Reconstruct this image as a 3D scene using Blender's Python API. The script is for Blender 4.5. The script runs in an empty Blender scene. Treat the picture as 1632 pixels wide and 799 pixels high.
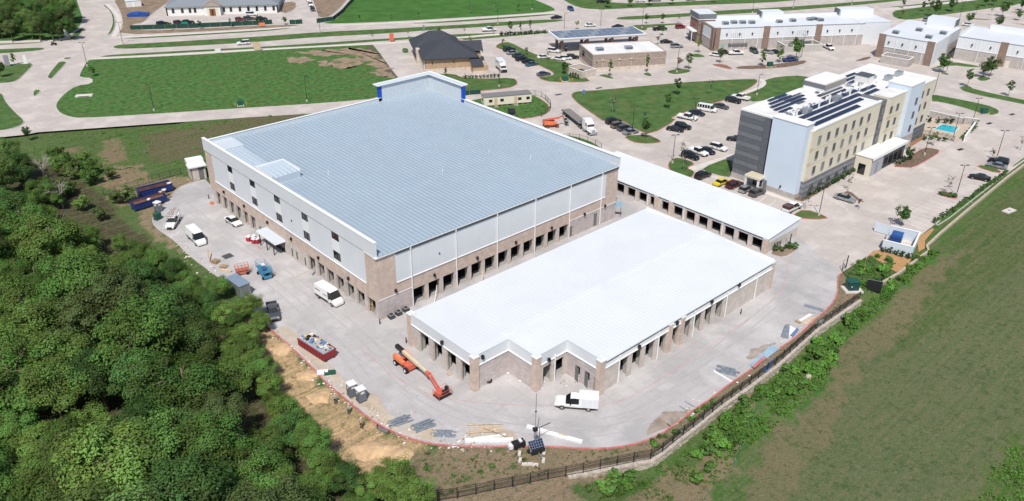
import bpy, bmesh, math, random
from mathutils import Vector, Matrix, noise as mnoise
C = bpy.context.scene.collection
SC = bpy.context.scene
rad = math.radians
R = random.Random(7)

# ------------------------------------------------------------------ camera
IW, IH = 1632.0, 799.0
CF, CP, CY, CR = 1312.0, .49247, .74842, -.01155
CO = Vector((-64.65, -102.88, 78.0))
_f = Vector((math.sin(CY)*math.cos(CP), math.cos(CY)*math.cos(CP), -math.sin(CP)))
_r = Vector((math.cos(CY), -math.sin(CY), 0)); _d = _f.cross(_r)
_r, _d = _r*math.cos(CR)+_d*math.sin(CR), _d*math.cos(CR)-_r*math.sin(CR)
cam = bpy.data.cameras.new('camera'); camo = bpy.data.objects.new('camera', cam); C.objects.link(camo)
camo.matrix_world = Matrix(((_r.x, -_d.x, -_f.x, CO.x), (_r.y, -_d.y, -_f.y, CO.y), (_r.z, -_d.z, -_f.z, CO.z), (0, 0, 0, 1)))
cam.sensor_fit = 'HORIZONTAL'; cam.sensor_width = 36; cam.lens = 36*CF/IW
cam.clip_start = 1; cam.clip_end = 6000
SC.camera = camo
def at(u, v, z=0.0):
    """survey: the point of the site seen at photo pixel (u, v), on the plane at height z"""
    d = _r*((u-IW/2)/CF)+_d*((v-IH/2)/CF)+_f
    return CO+d*((z-CO.z)/d.z)
def xy(u, v, z=0.0):
    p = at(u, v, z); return (p.x, p.y)

# ------------------------------------------------------------------ light
SUN_AZ = math.atan2(-1.0, -.86); SUN_EL = rad(55)
wd = bpy.data.worlds.new('World'); SC.world = wd; wd.use_nodes = True
wn = wd.node_tree; wn.nodes.clear()
sk = wn.nodes.new('ShaderNodeTexSky'); sk.sky_type = 'NISHITA'; sk.sun_disc = False
sk.sun_elevation = SUN_EL; sk.sun_rotation = SUN_AZ % (2*math.pi); sk.altitude = 200; sk.air_density = 1.0; sk.dust_density = 1.5; sk.ozone_density = 1.0
bg = wn.nodes.new('ShaderNodeBackground'); bg.inputs[1].default_value = .11
wo = wn.nodes.new('ShaderNodeOutputWorld')
wn.links.new(sk.outputs[0], bg.inputs[0]); wn.links.new(bg.outputs[0], wo.inputs[0])
sl = bpy.data.lights.new('sun', 'SUN'); sl.energy = 4.5; sl.angle = rad(.53); sl.color = (1, .955, .89)
so = bpy.data.objects.new('sun', sl); C.objects.link(so)
sd = Vector((math.sin(SUN_AZ)*math.cos(SUN_EL), math.cos(SUN_AZ)*math.cos(SUN_EL), math.sin(SUN_EL)))
so.rotation_euler = sd.to_track_quat('Z', 'Y').to_euler()
SC.view_settings.view_transform = 'Standard'; SC.view_settings.look = 'None'
SC.view_settings.exposure = -0.05; SC.view_settings.gamma = 1.0
SC.render.engine = 'CYCLES'; SC.cycles.max_bounces = 5; SC.cycles.diffuse_bounces = 3; SC.cycles.glossy_bounces = 3
SC.cycles.transparent_max_bounces = 6

# ------------------------------------------------------------------ materials
MATS = {}
def mat(name, col, rough=.7, metal=0.0, vary=.1, scale=1.5, bump=0.0, bscale=20.0, world=False, spec=.4, grime=None, gscale=.3, gamt=.5):
    if name in MATS: return MATS[name]
    m = bpy.data.materials.new(name); m.use_nodes = True; nt = m.node_tree; N = nt.nodes; L = nt.links
    b = N['Principled BSDF']; b.inputs['Roughness'].default_value = rough; b.inputs['Metallic'].default_value = metal
    b.inputs['Specular IOR Level'].default_value = spec
    if world: co = N.new('ShaderNodeNewGeometry').outputs['Position']
    else: co = N.new('ShaderNodeTexCoord').outputs['Object']
    def noise(sc, det=6.0):
        n = N.new('ShaderNodeTexNoise'); n.inputs['Scale'].default_value = sc; n.inputs['Detail'].default_value = det; L.new(co, n.inputs['Vector']); return n.outputs['Fac']
    r = N.new('ShaderNodeValToRGB'); e = r.color_ramp.elements
    e[0].position, e[1].position = .3, .7
    e[0].color = (*[max(0, c*(1-vary)) for c in col], 1); e[1].color = (*[min(1, c*(1+vary)) for c in col], 1)
    L.new(noise(scale), r.inputs[0]); out = r.outputs[0]
    if grime:
        g = N.new('ShaderNodeValToRGB'); g.color_ramp.elements[0].position = .48; g.color_ramp.elements[1].position = .75
        g.color_ramp.elements[0].color = (0, 0, 0, 1); g.color_ramp.elements[1].color = (gamt, gamt, gamt, 1)
        L.new(noise(gscale, 9), g.inputs[0])
        mx = N.new('ShaderNodeMix'); mx.data_type = 'RGBA'; L.new(g.outputs[0], mx.inputs[0]); L.new(out, mx.inputs[6]); mx.inputs[7].default_value = (*grime, 1); out = mx.outputs[2]
    L.new(out, b.inputs['Base Color'])
    if bump:
        bp = N.new('ShaderNodeBump'); bp.inputs['Strength'].default_value = bump; bp.inputs['Distance'].default_value = .05
        L.new(noise(bscale, 5), bp.inputs['Height']); L.new(bp.outputs[0], b.inputs['Normal'])
    MATS[name] = m; return m
def brickmat(name, c1, c2, mortar, w, h, rough=.85, msize=.012):
    """masonry too small to tell block from block at this distance: colour and fine relief only"""
    if name in MATS: return MATS[name]
    m = mat(name, c1, rough); nt = m.node_tree; N = nt.nodes; L = nt.links; b = N['Principled BSDF']
    tc = N.new('ShaderNodeTexCoord'); sp = N.new('ShaderNodeSeparateXYZ'); L.new(tc.outputs['Object'], sp.inputs[0])
    ad = N.new('ShaderNodeMath'); L.new(sp.outputs[0], ad.inputs[0]); L.new(sp.outputs[1], ad.inputs[1])
    cb = N.new('ShaderNodeCombineXYZ'); L.new(ad.outputs[0], cb.inputs[0]); L.new(sp.outputs[2], cb.inputs[1])
    br = N.new('ShaderNodeTexBrick'); L.new(cb.outputs[0], br.inputs['Vector']); br.inputs['Scale'].default_value = 1
    br.inputs['Brick Width'].default_value = w; br.inputs['Row Height'].default_value = h; br.inputs['Mortar Size'].default_value = msize
    br.inputs['Color1'].default_value = (*c1, 1); br.inputs['Color2'].default_value = (*c2, 1); br.inputs['Mortar'].default_value = (*mortar, 1)
    no = N.new('ShaderNodeTexNoise'); no.inputs['Scale'].default_value = .8; no.inputs['Detail'].default_value = 8; L.new(tc.outputs['Object'], no.inputs[0])
    mr = N.new('ShaderNodeMapRange'); mr.inputs[1].default_value = .3; mr.inputs[2].default_value = .7; mr.inputs[3].default_value = .86; mr.inputs[4].default_value = 1.12; L.new(no.outputs[0], mr.inputs[0])
    vm = N.new('ShaderNodeVectorMath'); vm.operation = 'SCALE'; L.new(br.outputs[0], vm.inputs[0]); L.new(mr.outputs[0], vm.inputs['Scale'])
    L.new(vm.outputs[0], b.inputs['Base Color'])
    bp = N.new('ShaderNodeBump'); bp.inputs['Strength'].default_value = .12; bp.inputs['Distance'].default_value = .01; L.new(br.outputs['Fac'], bp.inputs['Height']); bp.invert = True; L.new(bp.outputs[0], b.inputs['Normal'])
    return m

white_metal = mat('white metal', (.78, .79, .80), .45, vary=.03, scale=.4)
panel_grey = mat('pale grey wall panel', (.66, .685, .715), .5, vary=.03, scale=.3)
white_trim = mat('white trim', (.82, .82, .82), .5, vary=.03)
brick_tan = brickmat('tan brick', (.52, .405, .34), (.60, .475, .40), (.55, .455, .40), .4, .2)
stone_grey = brickmat('grey split face block', (.455, .40, .39), (.54, .475, .46), (.46, .42, .41), .8, .3, .9, .02)
block_pale = brickmat('pale block', (.52, .46, .415), (.58, .515, .47), (.52, .47, .43), .4, .2)
dark_gap = mat('dark gutter steel', (.10, .115, .13), .5, metal=.3)
glass = mat('dark glass', (.012, .016, .018), .06, spec=.8, vary=.3)
glass_pale = mat('pale blind glass', (.20, .24, .24), .15, spec=.6, vary=.3)
black = mat('black rubber', (.012, .012, .013), .8)
black_metal = mat('black painted steel', (.02, .02, .022), .45)
steel = mat('galvanised steel', (.42, .45, .48), .4, metal=.6, vary=.15)
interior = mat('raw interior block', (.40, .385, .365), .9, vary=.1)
deep = mat('unlit interior', (.035, .035, .035), .95, vary=.1)  # near-black colour paints in the shade deep inside the bays
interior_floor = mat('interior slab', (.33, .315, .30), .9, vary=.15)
door_grey = mat('grey door', (.16, .17, .18), .5)
bark = mat('bark', (.16, .12, .085), .9, vary=.3, scale=4)
bark_pale = mat('pale bark', (.36, .32, .28), .9, vary=.3, scale=4)

# ------------------------------------------------------------------ mesh builder
class MB:
    def __init__(s): s.v = []; s.f = []; s.m = []
    def quad(s, *p, m=0):
        n = len(s.v); s.v += [tuple(q) for q in p]; s.f.append(tuple(range(n, n+len(p)))); s.m.append(m)
    def box(s, x0, x1, y0, y1, z0, z1, m=0, M=None):
        n = len(s.v); P = [(x, y, z) for z in (z0, z1) for y in (y0, y1) for x in (x0, x1)]
        if M is not None: P = [tuple(M @ Vector(p)) for p in P]
        s.v += P
        for q in ((0, 2, 3, 1), (4, 5, 7, 6), (0, 1, 5, 4), (2, 6, 7, 3), (0, 4, 6, 2), (1, 3, 7, 5)):
            s.f.append(tuple(n+i for i in q)); s.m.append(m)
    def prism(s, poly, z0, z1, m=0, mtop=None, bottom=True):
        n = len(s.v); k = len(poly); zz0 = z0 if callable(z0) else (lambda p: z0); zz1 = z1 if callable(z1) else (lambda p: z1)
        a = sum(poly[i][0]*poly[(i+1) % k][1]-poly[(i+1) % k][0]*poly[i][1] for i in range(k))
        if a < 0: poly = poly[::-1]
        s.v += [(p[0], p[1], zz0(p)) for p in poly]+[(p[0], p[1], zz1(p)) for p in poly]
        for i in range(k):
            j = (i+1) % k; s.f.append((n+i, n+j, n+k+j, n+k+i)); s.m.append(m)
        s.f.append(tuple(n+k+i for i in range(k))); s.m.append(m if mtop is None else mtop)
        if bottom: s.f.append(tuple(n+i for i in reversed(range(k)))); s.m.append(m)
    def tube(s, pts, r, n=6, m=0, r1=None, caps=True):
        pts = [Vector(p) for p in pts]; base = len(s.v); K = len(pts)
        for i, p in enumerate(pts):
            t = (pts[min(i+1, K-1)]-pts[max(i-1, 0)]).normalized()
            a = t.orthogonal().normalized(); b = t.cross(a)
            rr = r if r1 is None else r+(r1-r)*i/(K-1)
            for j in range(n):
                w = 2*math.pi*j/n; s.v.append(tuple(p+a*(rr*math.cos(w))+b*(rr*math.sin(w))))
        if K > 1:
            # keep rings aligned: orthogonal() is continuous enough for the gentle bends used here
            for i in range(K-1):
                for j in range(n):
                    k = (j+1) % n; s.f.append((base+i*n+j, base+i*n+k, base+(i+1)*n+k, base+(i+1)*n+j)); s.m.append(m)
        if caps:
            s.f.append(tuple(base+j for j in reversed(range(n)))); s.m.append(m)
            s.f.append(tuple(base+(K-1)*n+j for j in range(n))); s.m.append(m)
    def ico(s, c, r, m=0, jit=0.0, rnd=None, sx=1, sy=1, sz=1):
        bm = bmesh.new(); bmesh.ops.create_icosphere(bm, subdivisions=1, radius=1)
        n = len(s.v); rnd = rnd or R
        for v in bm.verts:
            k = r*(1+jit*(rnd.random()-.5)*2); s.v.append((c[0]+v.co.x*k*sx, c[1]+v.co.y*k*sy, c[2]+v.co.z*k*sz))
        for f in bm.faces: s.f.append(tuple(n+v.index for v in f.verts)); s.m.append(m)
        bm.free()
    def build(s, name, mats, parent=None, loc=None, rz=None, smooth=False):
        me = bpy.data.meshes.new(name)
        me.from_pydata(s.v, [], s.f)
        if not isinstance(mats, (list, tuple)): mats = [mats]
        for k in mats: me.materials.append(k)
        if len(mats) > 1: me.polygons.foreach_set('material_index', s.m)
        if smooth: me.polygons.foreach_set('use_smooth', [True]*len(s.f))
        me.update()
        return link(name, me, parent, loc, rz)
def link(name, me, parent=None, loc=None, rz=None):
    o = bpy.data.objects.new(name, me); C.objects.link(o)
    if parent is not None: o.parent = parent
    if loc is not None: o.location = (loc[0], loc[1], loc[2] if len(loc) > 2 else 0)
    if rz is not None: o.rotation_euler = (0, 0, rz)
    return o
def tag(o, label=None, cat=None, group=None, kind=None):
    if label: o['label'] = label
    if cat: o['category'] = cat
    if group: o['group'] = group
    if kind: o['kind'] = kind
    return o
def thing(name, label, cat, loc=(0, 0, 0), rz=0.0, group=None):
    o = bpy.data.objects.new(name, None); C.objects.link(o); o.empty_display_size = .5
    o.location = (loc[0], loc[1], loc[2] if len(loc) > 2 else 0); o.rotation_euler = (0, 0, rz)
    return tag(o, label, cat, group)
def copy_tree(o, parent=None):
    c = o.copy(); C.objects.link(c)
    if parent is not None: c.parent = parent
    k = o.name
    if k not in CH: CH[k] = list(o.children)
    for ch in CH[k]: copy_tree(ch, c)
    return c
CH = {}
def boxpart(name, m, parent, *a, M=None):
    b = MB(); b.box(*a, M=M); return b.build(name, m, parent)
def chaikin(P, n=2, closed=True):
    for _ in range(n):
        Q = []; k = len(P)
        for i in range(k if closed else k-1):
            a, b = P[i], P[(i+1) % k]
            Q += [(a[0]*.75+b[0]*.25, a[1]*.75+b[1]*.25), (a[0]*.25+b[0]*.75, a[1]*.25+b[1]*.75)]
        P = Q if closed else [P[0]]+Q+[P[-1]]
    return P
def px(P, z=0.0): return [xy(u, v, z) for u, v in P]
def offset(poly, d):
    """inset (d>0) a closed polygon"""
    k = len(poly); a = sum(poly[i][0]*poly[(i+1) % k][1]-poly[(i+1) % k][0]*poly[i][1] for i in range(k))
    if a < 0: poly = poly[::-1]
    out = []
    for i in range(k):
        p, q, r = Vector(poly[i-1]), Vector(poly[i]), Vector(poly[(i+1) % k])
        e1, e2 = (q-p), (r-q)
        if e1.length < 1e-6 or e2.length < 1e-6: out.append(tuple(q)); continue
        e1.normalize(); e2.normalize(); n1, n2 = Vector((-e1.y, e1.x)), Vector((-e2.y, e2.x))
        b = n1+n2
        if b.length < 1e-3: b = n1
        b.normalize(); out.append(tuple(q+b*min(d*2, d/max(.4, b.dot(n1)))))
    return out
def wall(mb, o, u, length, z0, z1, th, holes=(), m=0, mrev=None):
    """solid wall from o along unit vector u; the wall's outer face is on the right of u; th is its thickness inward (left of u)"""
    o = Vector((o[0], o[1])); u = Vector(u); n = Vector((-u.y, u.x))
    us = sorted({0.0, length, *[h[0] for h in holes], *[h[1] for h in holes]})
    M = Matrix(((u.x, n.x, 0, o.x), (u.y, n.y, 0, o.y), (0, 0, 1, 0), (0, 0, 0, 1)))
    i = 0
    cols = []
    for a, b in zip(us, us[1:]):
        hs = sorted((h[2], h[3]) for h in holes if h[0] <= a+1e-6 and h[1] >= b-1e-6)
        runs = []; z = z0
        for h0, h1 in hs:
            if h0 > z+1e-6: runs.append((z, h0))
            z = max(z, h1)
        if z < z1-1e-6: runs.append((z, z1))
        if cols and cols[-1][2] == runs and abs(cols[-1][1]-a) < 1e-6: cols[-1] = (cols[-1][0], b, runs)
        else: cols.append((a, b, runs))
    for a, b, runs in cols:
        for r0, r1 in runs: mb.box(a, b, 0, th, r0, r1, m, M)
# ================================================================== SETTING
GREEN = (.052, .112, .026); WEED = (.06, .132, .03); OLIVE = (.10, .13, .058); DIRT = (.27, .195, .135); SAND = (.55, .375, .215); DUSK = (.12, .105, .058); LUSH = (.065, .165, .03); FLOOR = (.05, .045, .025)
def inpoly(x, y, P):
    c = False; j = len(P)-1
    for i in range(len(P)):
        xi, yi = P[i]; xj, yj = P[j]
        if (yi > y) != (yj > y) and x < (xj-xi)*(y-yi)/(yj-yi)+xi: c = not c
        j = i
    return c
WALL_PX = [(905, 760), (983, 745), (1041, 733), (1078, 705), (1115, 676), (1148, 649), (1190, 620), (1240, 582), (1300, 528), (1372, 478)]
WALL = px(WALL_PX)
WX0, WX1 = WALL[0][0], WALL[-1][0]
CURB = px([(1372, 478), (1420, 444), (1478, 398), (1496, 370), (1540, 334), (1602, 283), (1660, 240), (1900, 60)])
EDGE = WALL+CURB[1:]
def wally(x):
    for a, b in zip(EDGE, EDGE[1:]):
        if min(a[0], b[0]) <= x <= max(a[0], b[0]) and a[0] != b[0]: return a[1]+(b[1]-a[1])*(x-a[0])/(b[0]-a[0])
    return EDGE[0][1] if x < EDGE[0][0] else EDGE[-1][1]
def sst(a, b, t):
    t = max(0, min(1, (t-a)/(b-a))); return t*t*(3-2*t)
def drop(x):
    return 1.35*sst(WX0-3, WX0+9, x)*(1-.75*sst(WX1-6, WX1+14, x))
def gh(x, y):
    d = wally(x)-y
    h = -.05-drop(x)*sst(-.9, .2, d)
    n = mnoise.noise(Vector((x*.15, y*.15, 3)))*.12+mnoise.noise(Vector((x*.6, y*.6, 9)))*.05
    if d > .5: h += n*min(1, (d-.5)/3)
    if x < -12: h -= .02*min(60, -12-x)*(1-sst(55, 80, y))
    return h
REG = [(px(p), c) for p, c in [
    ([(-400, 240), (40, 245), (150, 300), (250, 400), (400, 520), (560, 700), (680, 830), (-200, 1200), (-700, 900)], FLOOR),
    ([(1170, 830), (1225, 720), (1330, 600), (1400, 500), (1480, 415), (1560, 350), (1700, 230), (2300, 200), (2300, 1000), (1150, 1000)], OLIVE),
    ([(1470, 430), (1530, 372), (1632, 285), (1900, 100), (2100, 200), (1632, 420), (1560, 470), (1480, 540), (1420, 560)], (.075, .115, .036)),
    ([(1505, 400), (1462, 438), (1420, 475), (1390, 512), (1340, 545), (1325, 575), (1327, 610), (1290, 640), (1240, 672), (1200, 740), (1170, 810), (1245, 810), (1285, 735), (1330, 690), (1352, 625), (1362, 590), (1395, 556), (1435, 522), (1462, 488), (1500, 443), (1545, 400)], (.165, .145, .08)),
    ([(1590, 700), (1540, 800), (1700, 820), (1700, 660)], (.065, .13, .025)),
    ([(640, 715), (690, 705), (950, 716), (1060, 690), (1000, 750), (910, 770), (940, 830), (650, 830)], DIRT),
    ([(1000, 780), (1060, 740), (1120, 730), (1180, 700), (1150, 760), (1130, 830), (990, 830)], (.23, .175, .11)),
    ([(1180, 600), (1165, 640), (1190, 660), (1215, 610)], (.25, .19, .12)),
    ([(1150, 690), (1190, 640), (1250, 585), (1330, 525), (1400, 470), (1480, 405), (1510, 398), (1460, 440), (1400, 490), (1330, 545), (1320, 600), (1260, 650), (1200, 700)], LUSH),
    ([(405, 500), (440, 530), (490, 577), (520, 611), (560, 638), (610, 679), (650, 696), (690, 709), (705, 722), (690, 745), (640, 775), (540, 745), (500, 690), (430, 600), (395, 545)], SAND),
    ([(650, 725), (700, 715), (760, 760), (700, 800), (640, 800)], (.24, .18, .12)),
    ([(168, 268), (225, 262), (250, 300), (190, 330), (160, 300)], (.27, .19, .125)),
    ([(185, 290), (330, 278), (300, 300), (262, 330), (240, 350), (300, 405), (280, 400), (215, 350)], (.3, .22, .15)),
    ([(160, 222), (196, 218), (200, 258), (165, 262)], (.22, .165, .1)),
    ([(225, 215), (340, 196), (600, 165), (600, 185), (330, 235), (310, 250), (240, 262)], DUSK),
    ([(100, 232), (132, 230), (130, 243), (100, 243)], (.21, .16, .1)),
]]
REGB = [(min(q[0] for q in p), max(q[0] for q in p), min(q[1] for q in p), max(q[1] for q in p)) for p, c in REG]
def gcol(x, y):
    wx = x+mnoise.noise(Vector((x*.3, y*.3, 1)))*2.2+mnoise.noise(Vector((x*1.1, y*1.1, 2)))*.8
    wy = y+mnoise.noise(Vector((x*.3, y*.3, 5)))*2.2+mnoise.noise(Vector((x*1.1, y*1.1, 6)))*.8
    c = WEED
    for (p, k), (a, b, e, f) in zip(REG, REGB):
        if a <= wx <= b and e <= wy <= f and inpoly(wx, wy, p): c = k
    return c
GX0, GX1, GY0, GY1, GS = -115, 235, -135, 120, 1.0
def make_ground():
    nx, ny = int((GX1-GX0)/GS)+1, int((GY1-GY0)/GS)+1
    V = []; COL = []
    for j in range(ny):
        y = GY0+j*GS
        for i in range(nx):
            x = GX0+i*GS; V.append((x, y, gh(x, y))); COL += [*gcol(x, y), 1.0]
    F = [(j*nx+i, j*nx+i+1, (j+1)*nx+i+1, (j+1)*nx+i) for j in range(ny-1) for i in range(nx-1)]
    n = len(V)
    B = 4000
    ring = [(-B, -B), (B, -B), (B, B), (-B, B)]; inn = [(GX0, GY0), (GX1, GY0), (GX1, GY1), (GX0, GY1)]
    for q in ring: V.append((*q, -.6)); COL += [*WEED, 1]
    for q in inn: V.append((*q, -.6)); COL += [*WEED, 1]
    for k in range(4): F.append((n+k, n+(k+1) % 4, n+4+(k+1) % 4, n+4+k))
    me = bpy.data.meshes.new('ground'); me.from_pydata(V, [], F)
    a = me.color_attributes.new('soil', 'FLOAT_COLOR', 'POINT'); a.data.foreach_set('color', COL)
    m = bpy.data.materials.new('open ground'); m.use_nodes = True; nt = m.node_tree; N = nt.nodes; L = nt.links; b = N['Principled BSDF']
    b.inputs['Roughness'].default_value = .95; b.inputs['Specular IOR Level'].default_value = .1
    at_ = N.new('ShaderNodeAttribute'); at_.attribute_name = 'soil'
    ge = N.new('ShaderNodeNewGeometry')
    def noise(sc, det, vec=None):
        n_ = N.new('ShaderNodeTexNoise'); n_.inputs['Scale'].default_value = sc; n_.inputs['Detail'].default_value = det; n_.inputs['Roughness'].default_value = .65
        L.new(vec or ge.outputs['Position'], n_.inputs[0]); return n_.outputs[0]
    def ramp(src, p0, p1):
        r = N.new('ShaderNodeMapRange'); r.inputs[1].default_value = p0; r.inputs[2].default_value = p1; L.new(src, r.inputs[0]); return r.outputs[0]
    def mix(fac, a_, b_):
        x = N.new('ShaderNodeMix'); x.data_type = 'RGBA'; L.new(fac, x.inputs[0])
        for s_, i in ((a_, 6), (b_, 7)):
            if isinstance(s_, tuple): x.inputs[i].default_value = (*s_, 1)
            else: L.new(s_, x.inputs[i])
        return x.outputs[2]
    # mown-row streaks stretched along the field's rows, small dry and green patches
    mp = N.new('ShaderNodeMapping'); mp.inputs['Rotation'].default_value = (0, 0, rad(-12)); mp.inputs['Scale'].default_value = (.06, 1.5, 1); L.new(ge.outputs['Position'], mp.inputs[0])
    st = ramp(noise(1.0, 4, mp.outputs[0]), .42, .68)
    f1 = N.new('ShaderNodeMath'); f1.operation = 'MULTIPLY'; L.new(ramp(noise(1.6, 12), .5, .6), f1.inputs[0]); f1.inputs[1].default_value = .42
    f2 = N.new('ShaderNodeMath'); f2.operation = 'MULTIPLY'; L.new(ramp(noise(.16, 9), .5, .62), f2.inputs[0]); f2.inputs[1].default_value = .3
    f3 = N.new('ShaderNodeMath'); f3.operation = 'MULTIPLY'; L.new(st, f3.inputs[0]); f3.inputs[1].default_value = .62
    c = mix(f2.outputs[0], at_.outputs[0], (.078, .13, .038)); c = mix(f3.outputs[0], c, (.165, .155, .082)); c = mix(f1.outputs[0], c, (.19, .165, .10))
    f4 = N.new('ShaderNodeMath'); f4.operation = 'MULTIPLY'; L.new(ramp(noise(1.1, 12), .53, .62), f4.inputs[0]); f4.inputs[1].default_value = .5
    c = mix(f4.outputs[0], c, (.035, .075, .018))
    hs = N.new('ShaderNodeHueSaturation'); L.new(c, hs.inputs['Color']); mr = N.new('ShaderNodeMapRange'); mr.inputs[1].default_value = .25; mr.inputs[2].default_value = .75; mr.inputs[3].default_value = .5; mr.inputs[4].default_value = 1.4; L.new(noise(5, 8), mr.inputs[0]); L.new(mr.outputs[0], hs.inputs['Value'])
    L.new(hs.outputs[0], b.inputs['Base Color'])
    bp = N.new('ShaderNodeBump'); bp.inputs['Strength'].default_value = .7; bp.inputs['Distance'].default_value = .25; L.new(noise(2.5, 10), bp.inputs['Height']); L.new(bp.outputs[0], b.inputs['Normal'])
    me.materials.append(m); me.polygons.foreach_set('use_smooth', [True]*len(F))
    tag(link('ground', me), kind='structure')
make_ground()

def paving(name, col, joint, var, ang=0.0, jw=.03, stain=(.25, .235, .22), stain_amt=.45):
    m = bpy.data.materials.new(name); m.use_nodes = True; nt = m.node_tree; N = nt.nodes; L = nt.links; b = N['Principled BSDF']; b.inputs['Roughness'].default_value = .85; b.inputs['Specular IOR Level'].default_value = .25
    ge = N.new('ShaderNodeNewGeometry'); mp = N.new('ShaderNodeMapping'); mp.inputs['Rotation'].default_value = (0, 0, ang); L.new(ge.outputs['Position'], mp.inputs[0])
    br = N.new('ShaderNodeTexBrick'); br.offset = 0; L.new(mp.outputs[0], br.inputs[0]); br.inputs['Scale'].default_value = 1; br.inputs['Brick Width'].default_value = joint; br.inputs['Row Height'].default_value = joint; br.inputs['Mortar Size'].default_value = jw; br.inputs['Mortar Smooth'].default_value = .3
    k = var; br.inputs['Color1'].default_value = (*[c*(1-k) for c in col], 1); br.inputs['Color2'].default_value = (*[c*(1+k) for c in col], 1); br.inputs['Mortar'].default_value = (*[c*.72 for c in col], 1)
    def noise(sc, det, lo, hi, amt):
        n = N.new('ShaderNodeTexNoise'); n.inputs['Scale'].default_value = sc; n.inputs['Detail'].default_value = det; n.inputs['Roughness'].default_value = .6; L.new(ge.outputs['Position'], n.inputs[0])
        r = N.new('ShaderNodeMapRange'); r.inputs[1].default_value = lo; r.inputs[2].default_value = hi; r.inputs[4].default_value = amt; L.new(n.outputs[0], r.inputs[0]); return r.outputs[0]
    out = br.outputs[0]
    for sc, det, lo, hi, amt, c in ((.09, 7, .45, .72, stain_amt, stain), (.35, 9, .52, .8, .35, tuple(x*.8 for x in stain)), (.16, 9, .48, .66, .75, tuple(min(.75, x*1.25) for x in col)), (2.5, 8, .45, .8, .3, tuple(x*.72 for x in col)), (.7, 4, .66, .74, .55, tuple(x*.6 for x in col))):
        x = N.new('ShaderNodeMix'); x.data_type = 'RGBA'; L.new(noise(sc, det, lo, hi, amt), x.inputs[0]); L.new(out, x.inputs[6]); x.inputs[7].default_value = (*c, 1); out = x.outputs[2]
    L.new(out, b.inputs['Base Color']); return m
pave_m = paving('street concrete', (.485, .435, .40), 4.6, .03, 0.0, .04, (.40, .36, .34), .5)
yard_m = paving('yard concrete', (.445, .425, .42), 4.5, .035, 0.0, .035, (.335, .325, .325), .85)
walk_m = mat('pale walk concrete', (.60, .555, .51), .85, vary=.08, scale=.4, world=True)
kerb_m = mat('kerb concrete', (.50, .46, .43), .85, vary=.1, world=True)
redkerb_m = mat('faded red kerb paint', (.50, .17, .16), .7, vary=.2, scale=1.2, world=True, grime=(.52, .36, .34), gscale=.8, gamt=.8)
redline_m = mat('red line paint', (.49, .30, .30), .7, vary=.2, scale=.8, world=True, grime=(.5, .44, .43), gscale=.5, gamt=.85)
white_paint = mat('white line paint', (.74, .73, .72), .7, vary=.1, scale=2, world=True)
lawn_m = mat('mown lawn', (.07, .132, .040), .95, vary=.28, scale=.35, bump=.25, bscale=3, world=True, spec=.1, grime=(.135, .15, .06), gscale=.16, gamt=.8)
rough_m = mat('overgrown lot grass', (.066, .142, .038), .95, vary=.42, scale=.7, bump=.25, bscale=.6, world=True, spec=.1, grime=(.10, .125, .045), gscale=.22, gamt=.8)
field_m = mat('far bright field', (.06, .145, .034), .95, vary=.2, scale=.15, bump=.5, bscale=1.5, world=True, spec=.1, grime=(.04, .11, .02), gscale=.1, gamt=.7)
mulch_m = mat('brown mulch', (.16, .115, .085), .95, vary=.3, scale=2, bump=.8, bscale=6, world=True, spec=.1, grime=(.24, .17, .12), gscale=1, gamt=.6)
orange_m = mat('orange mulch', (.42, .25, .12), .95, vary=.15, scale=1.5, bump=.6, bscale=6, world=True, spec=.1)
soil_m = mat('graded dirt', (.25, .185, .135), .95, vary=.2, scale=.3, bump=.6, bscale=2, world=True, spec=.1, grime=(.15, .13, .07), gscale=.25, gamt=.7)

def sheet(name, poly, m, z):
    b = MB(); b.quad(*[(p[0], p[1], z) for p in poly]); 
    o = b.build(name, m); tag(o, kind='structure'); return o
PAVE = px([(-160, 229), (0, 219), (40, 215), (60, 211), (130, 206), (270, 196), (400, 187), (500, 181)])+[(61.5, 72)]+[(61.5, -41)]+px([(1341, 435), (1391, 402)])+[xy(1402, 398), xy(1450, 411)]+px([(1464, 378), (1490, 357.5), (1600, 281)])+px([(1662, 235), (1900, 55), (2100, -70), (1900, -110), (1300, -70), (600, -75), (0, -75), (-300, 0)])
sheet('pavement', PAVE, pave_m, 0.0)
YARD_EDGE = [(328, 287), (307, 291), (283, 300), (272, 315), (252, 338), (243, 350), (246, 360), (263, 373), (282, 386), (297, 403), (328, 427), (365, 453), (400, 490), (434, 527), (460, 548), (487, 574), (508, 595), (522, 611), (550, 634), (575, 655), (607, 679), (648, 697), (690, 708), (740, 711), (800, 711), (875, 711), (938, 715), (985, 713), (1028, 703), (1064, 685), (1102, 655), (1136, 632), (1160, 613), (1190, 593), (1235, 560), (1272, 534), (1299, 508), (1322, 489), (1333, 471), (1334, 455), (1334, 441), (1341, 435)]
YE = px(YARD_EDGE)
sheet('yard', YE+[(83.2, -31.5), (83.2, 66), (61.4, 66), (3, 66), (3, 70)], yard_m, .004)
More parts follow.
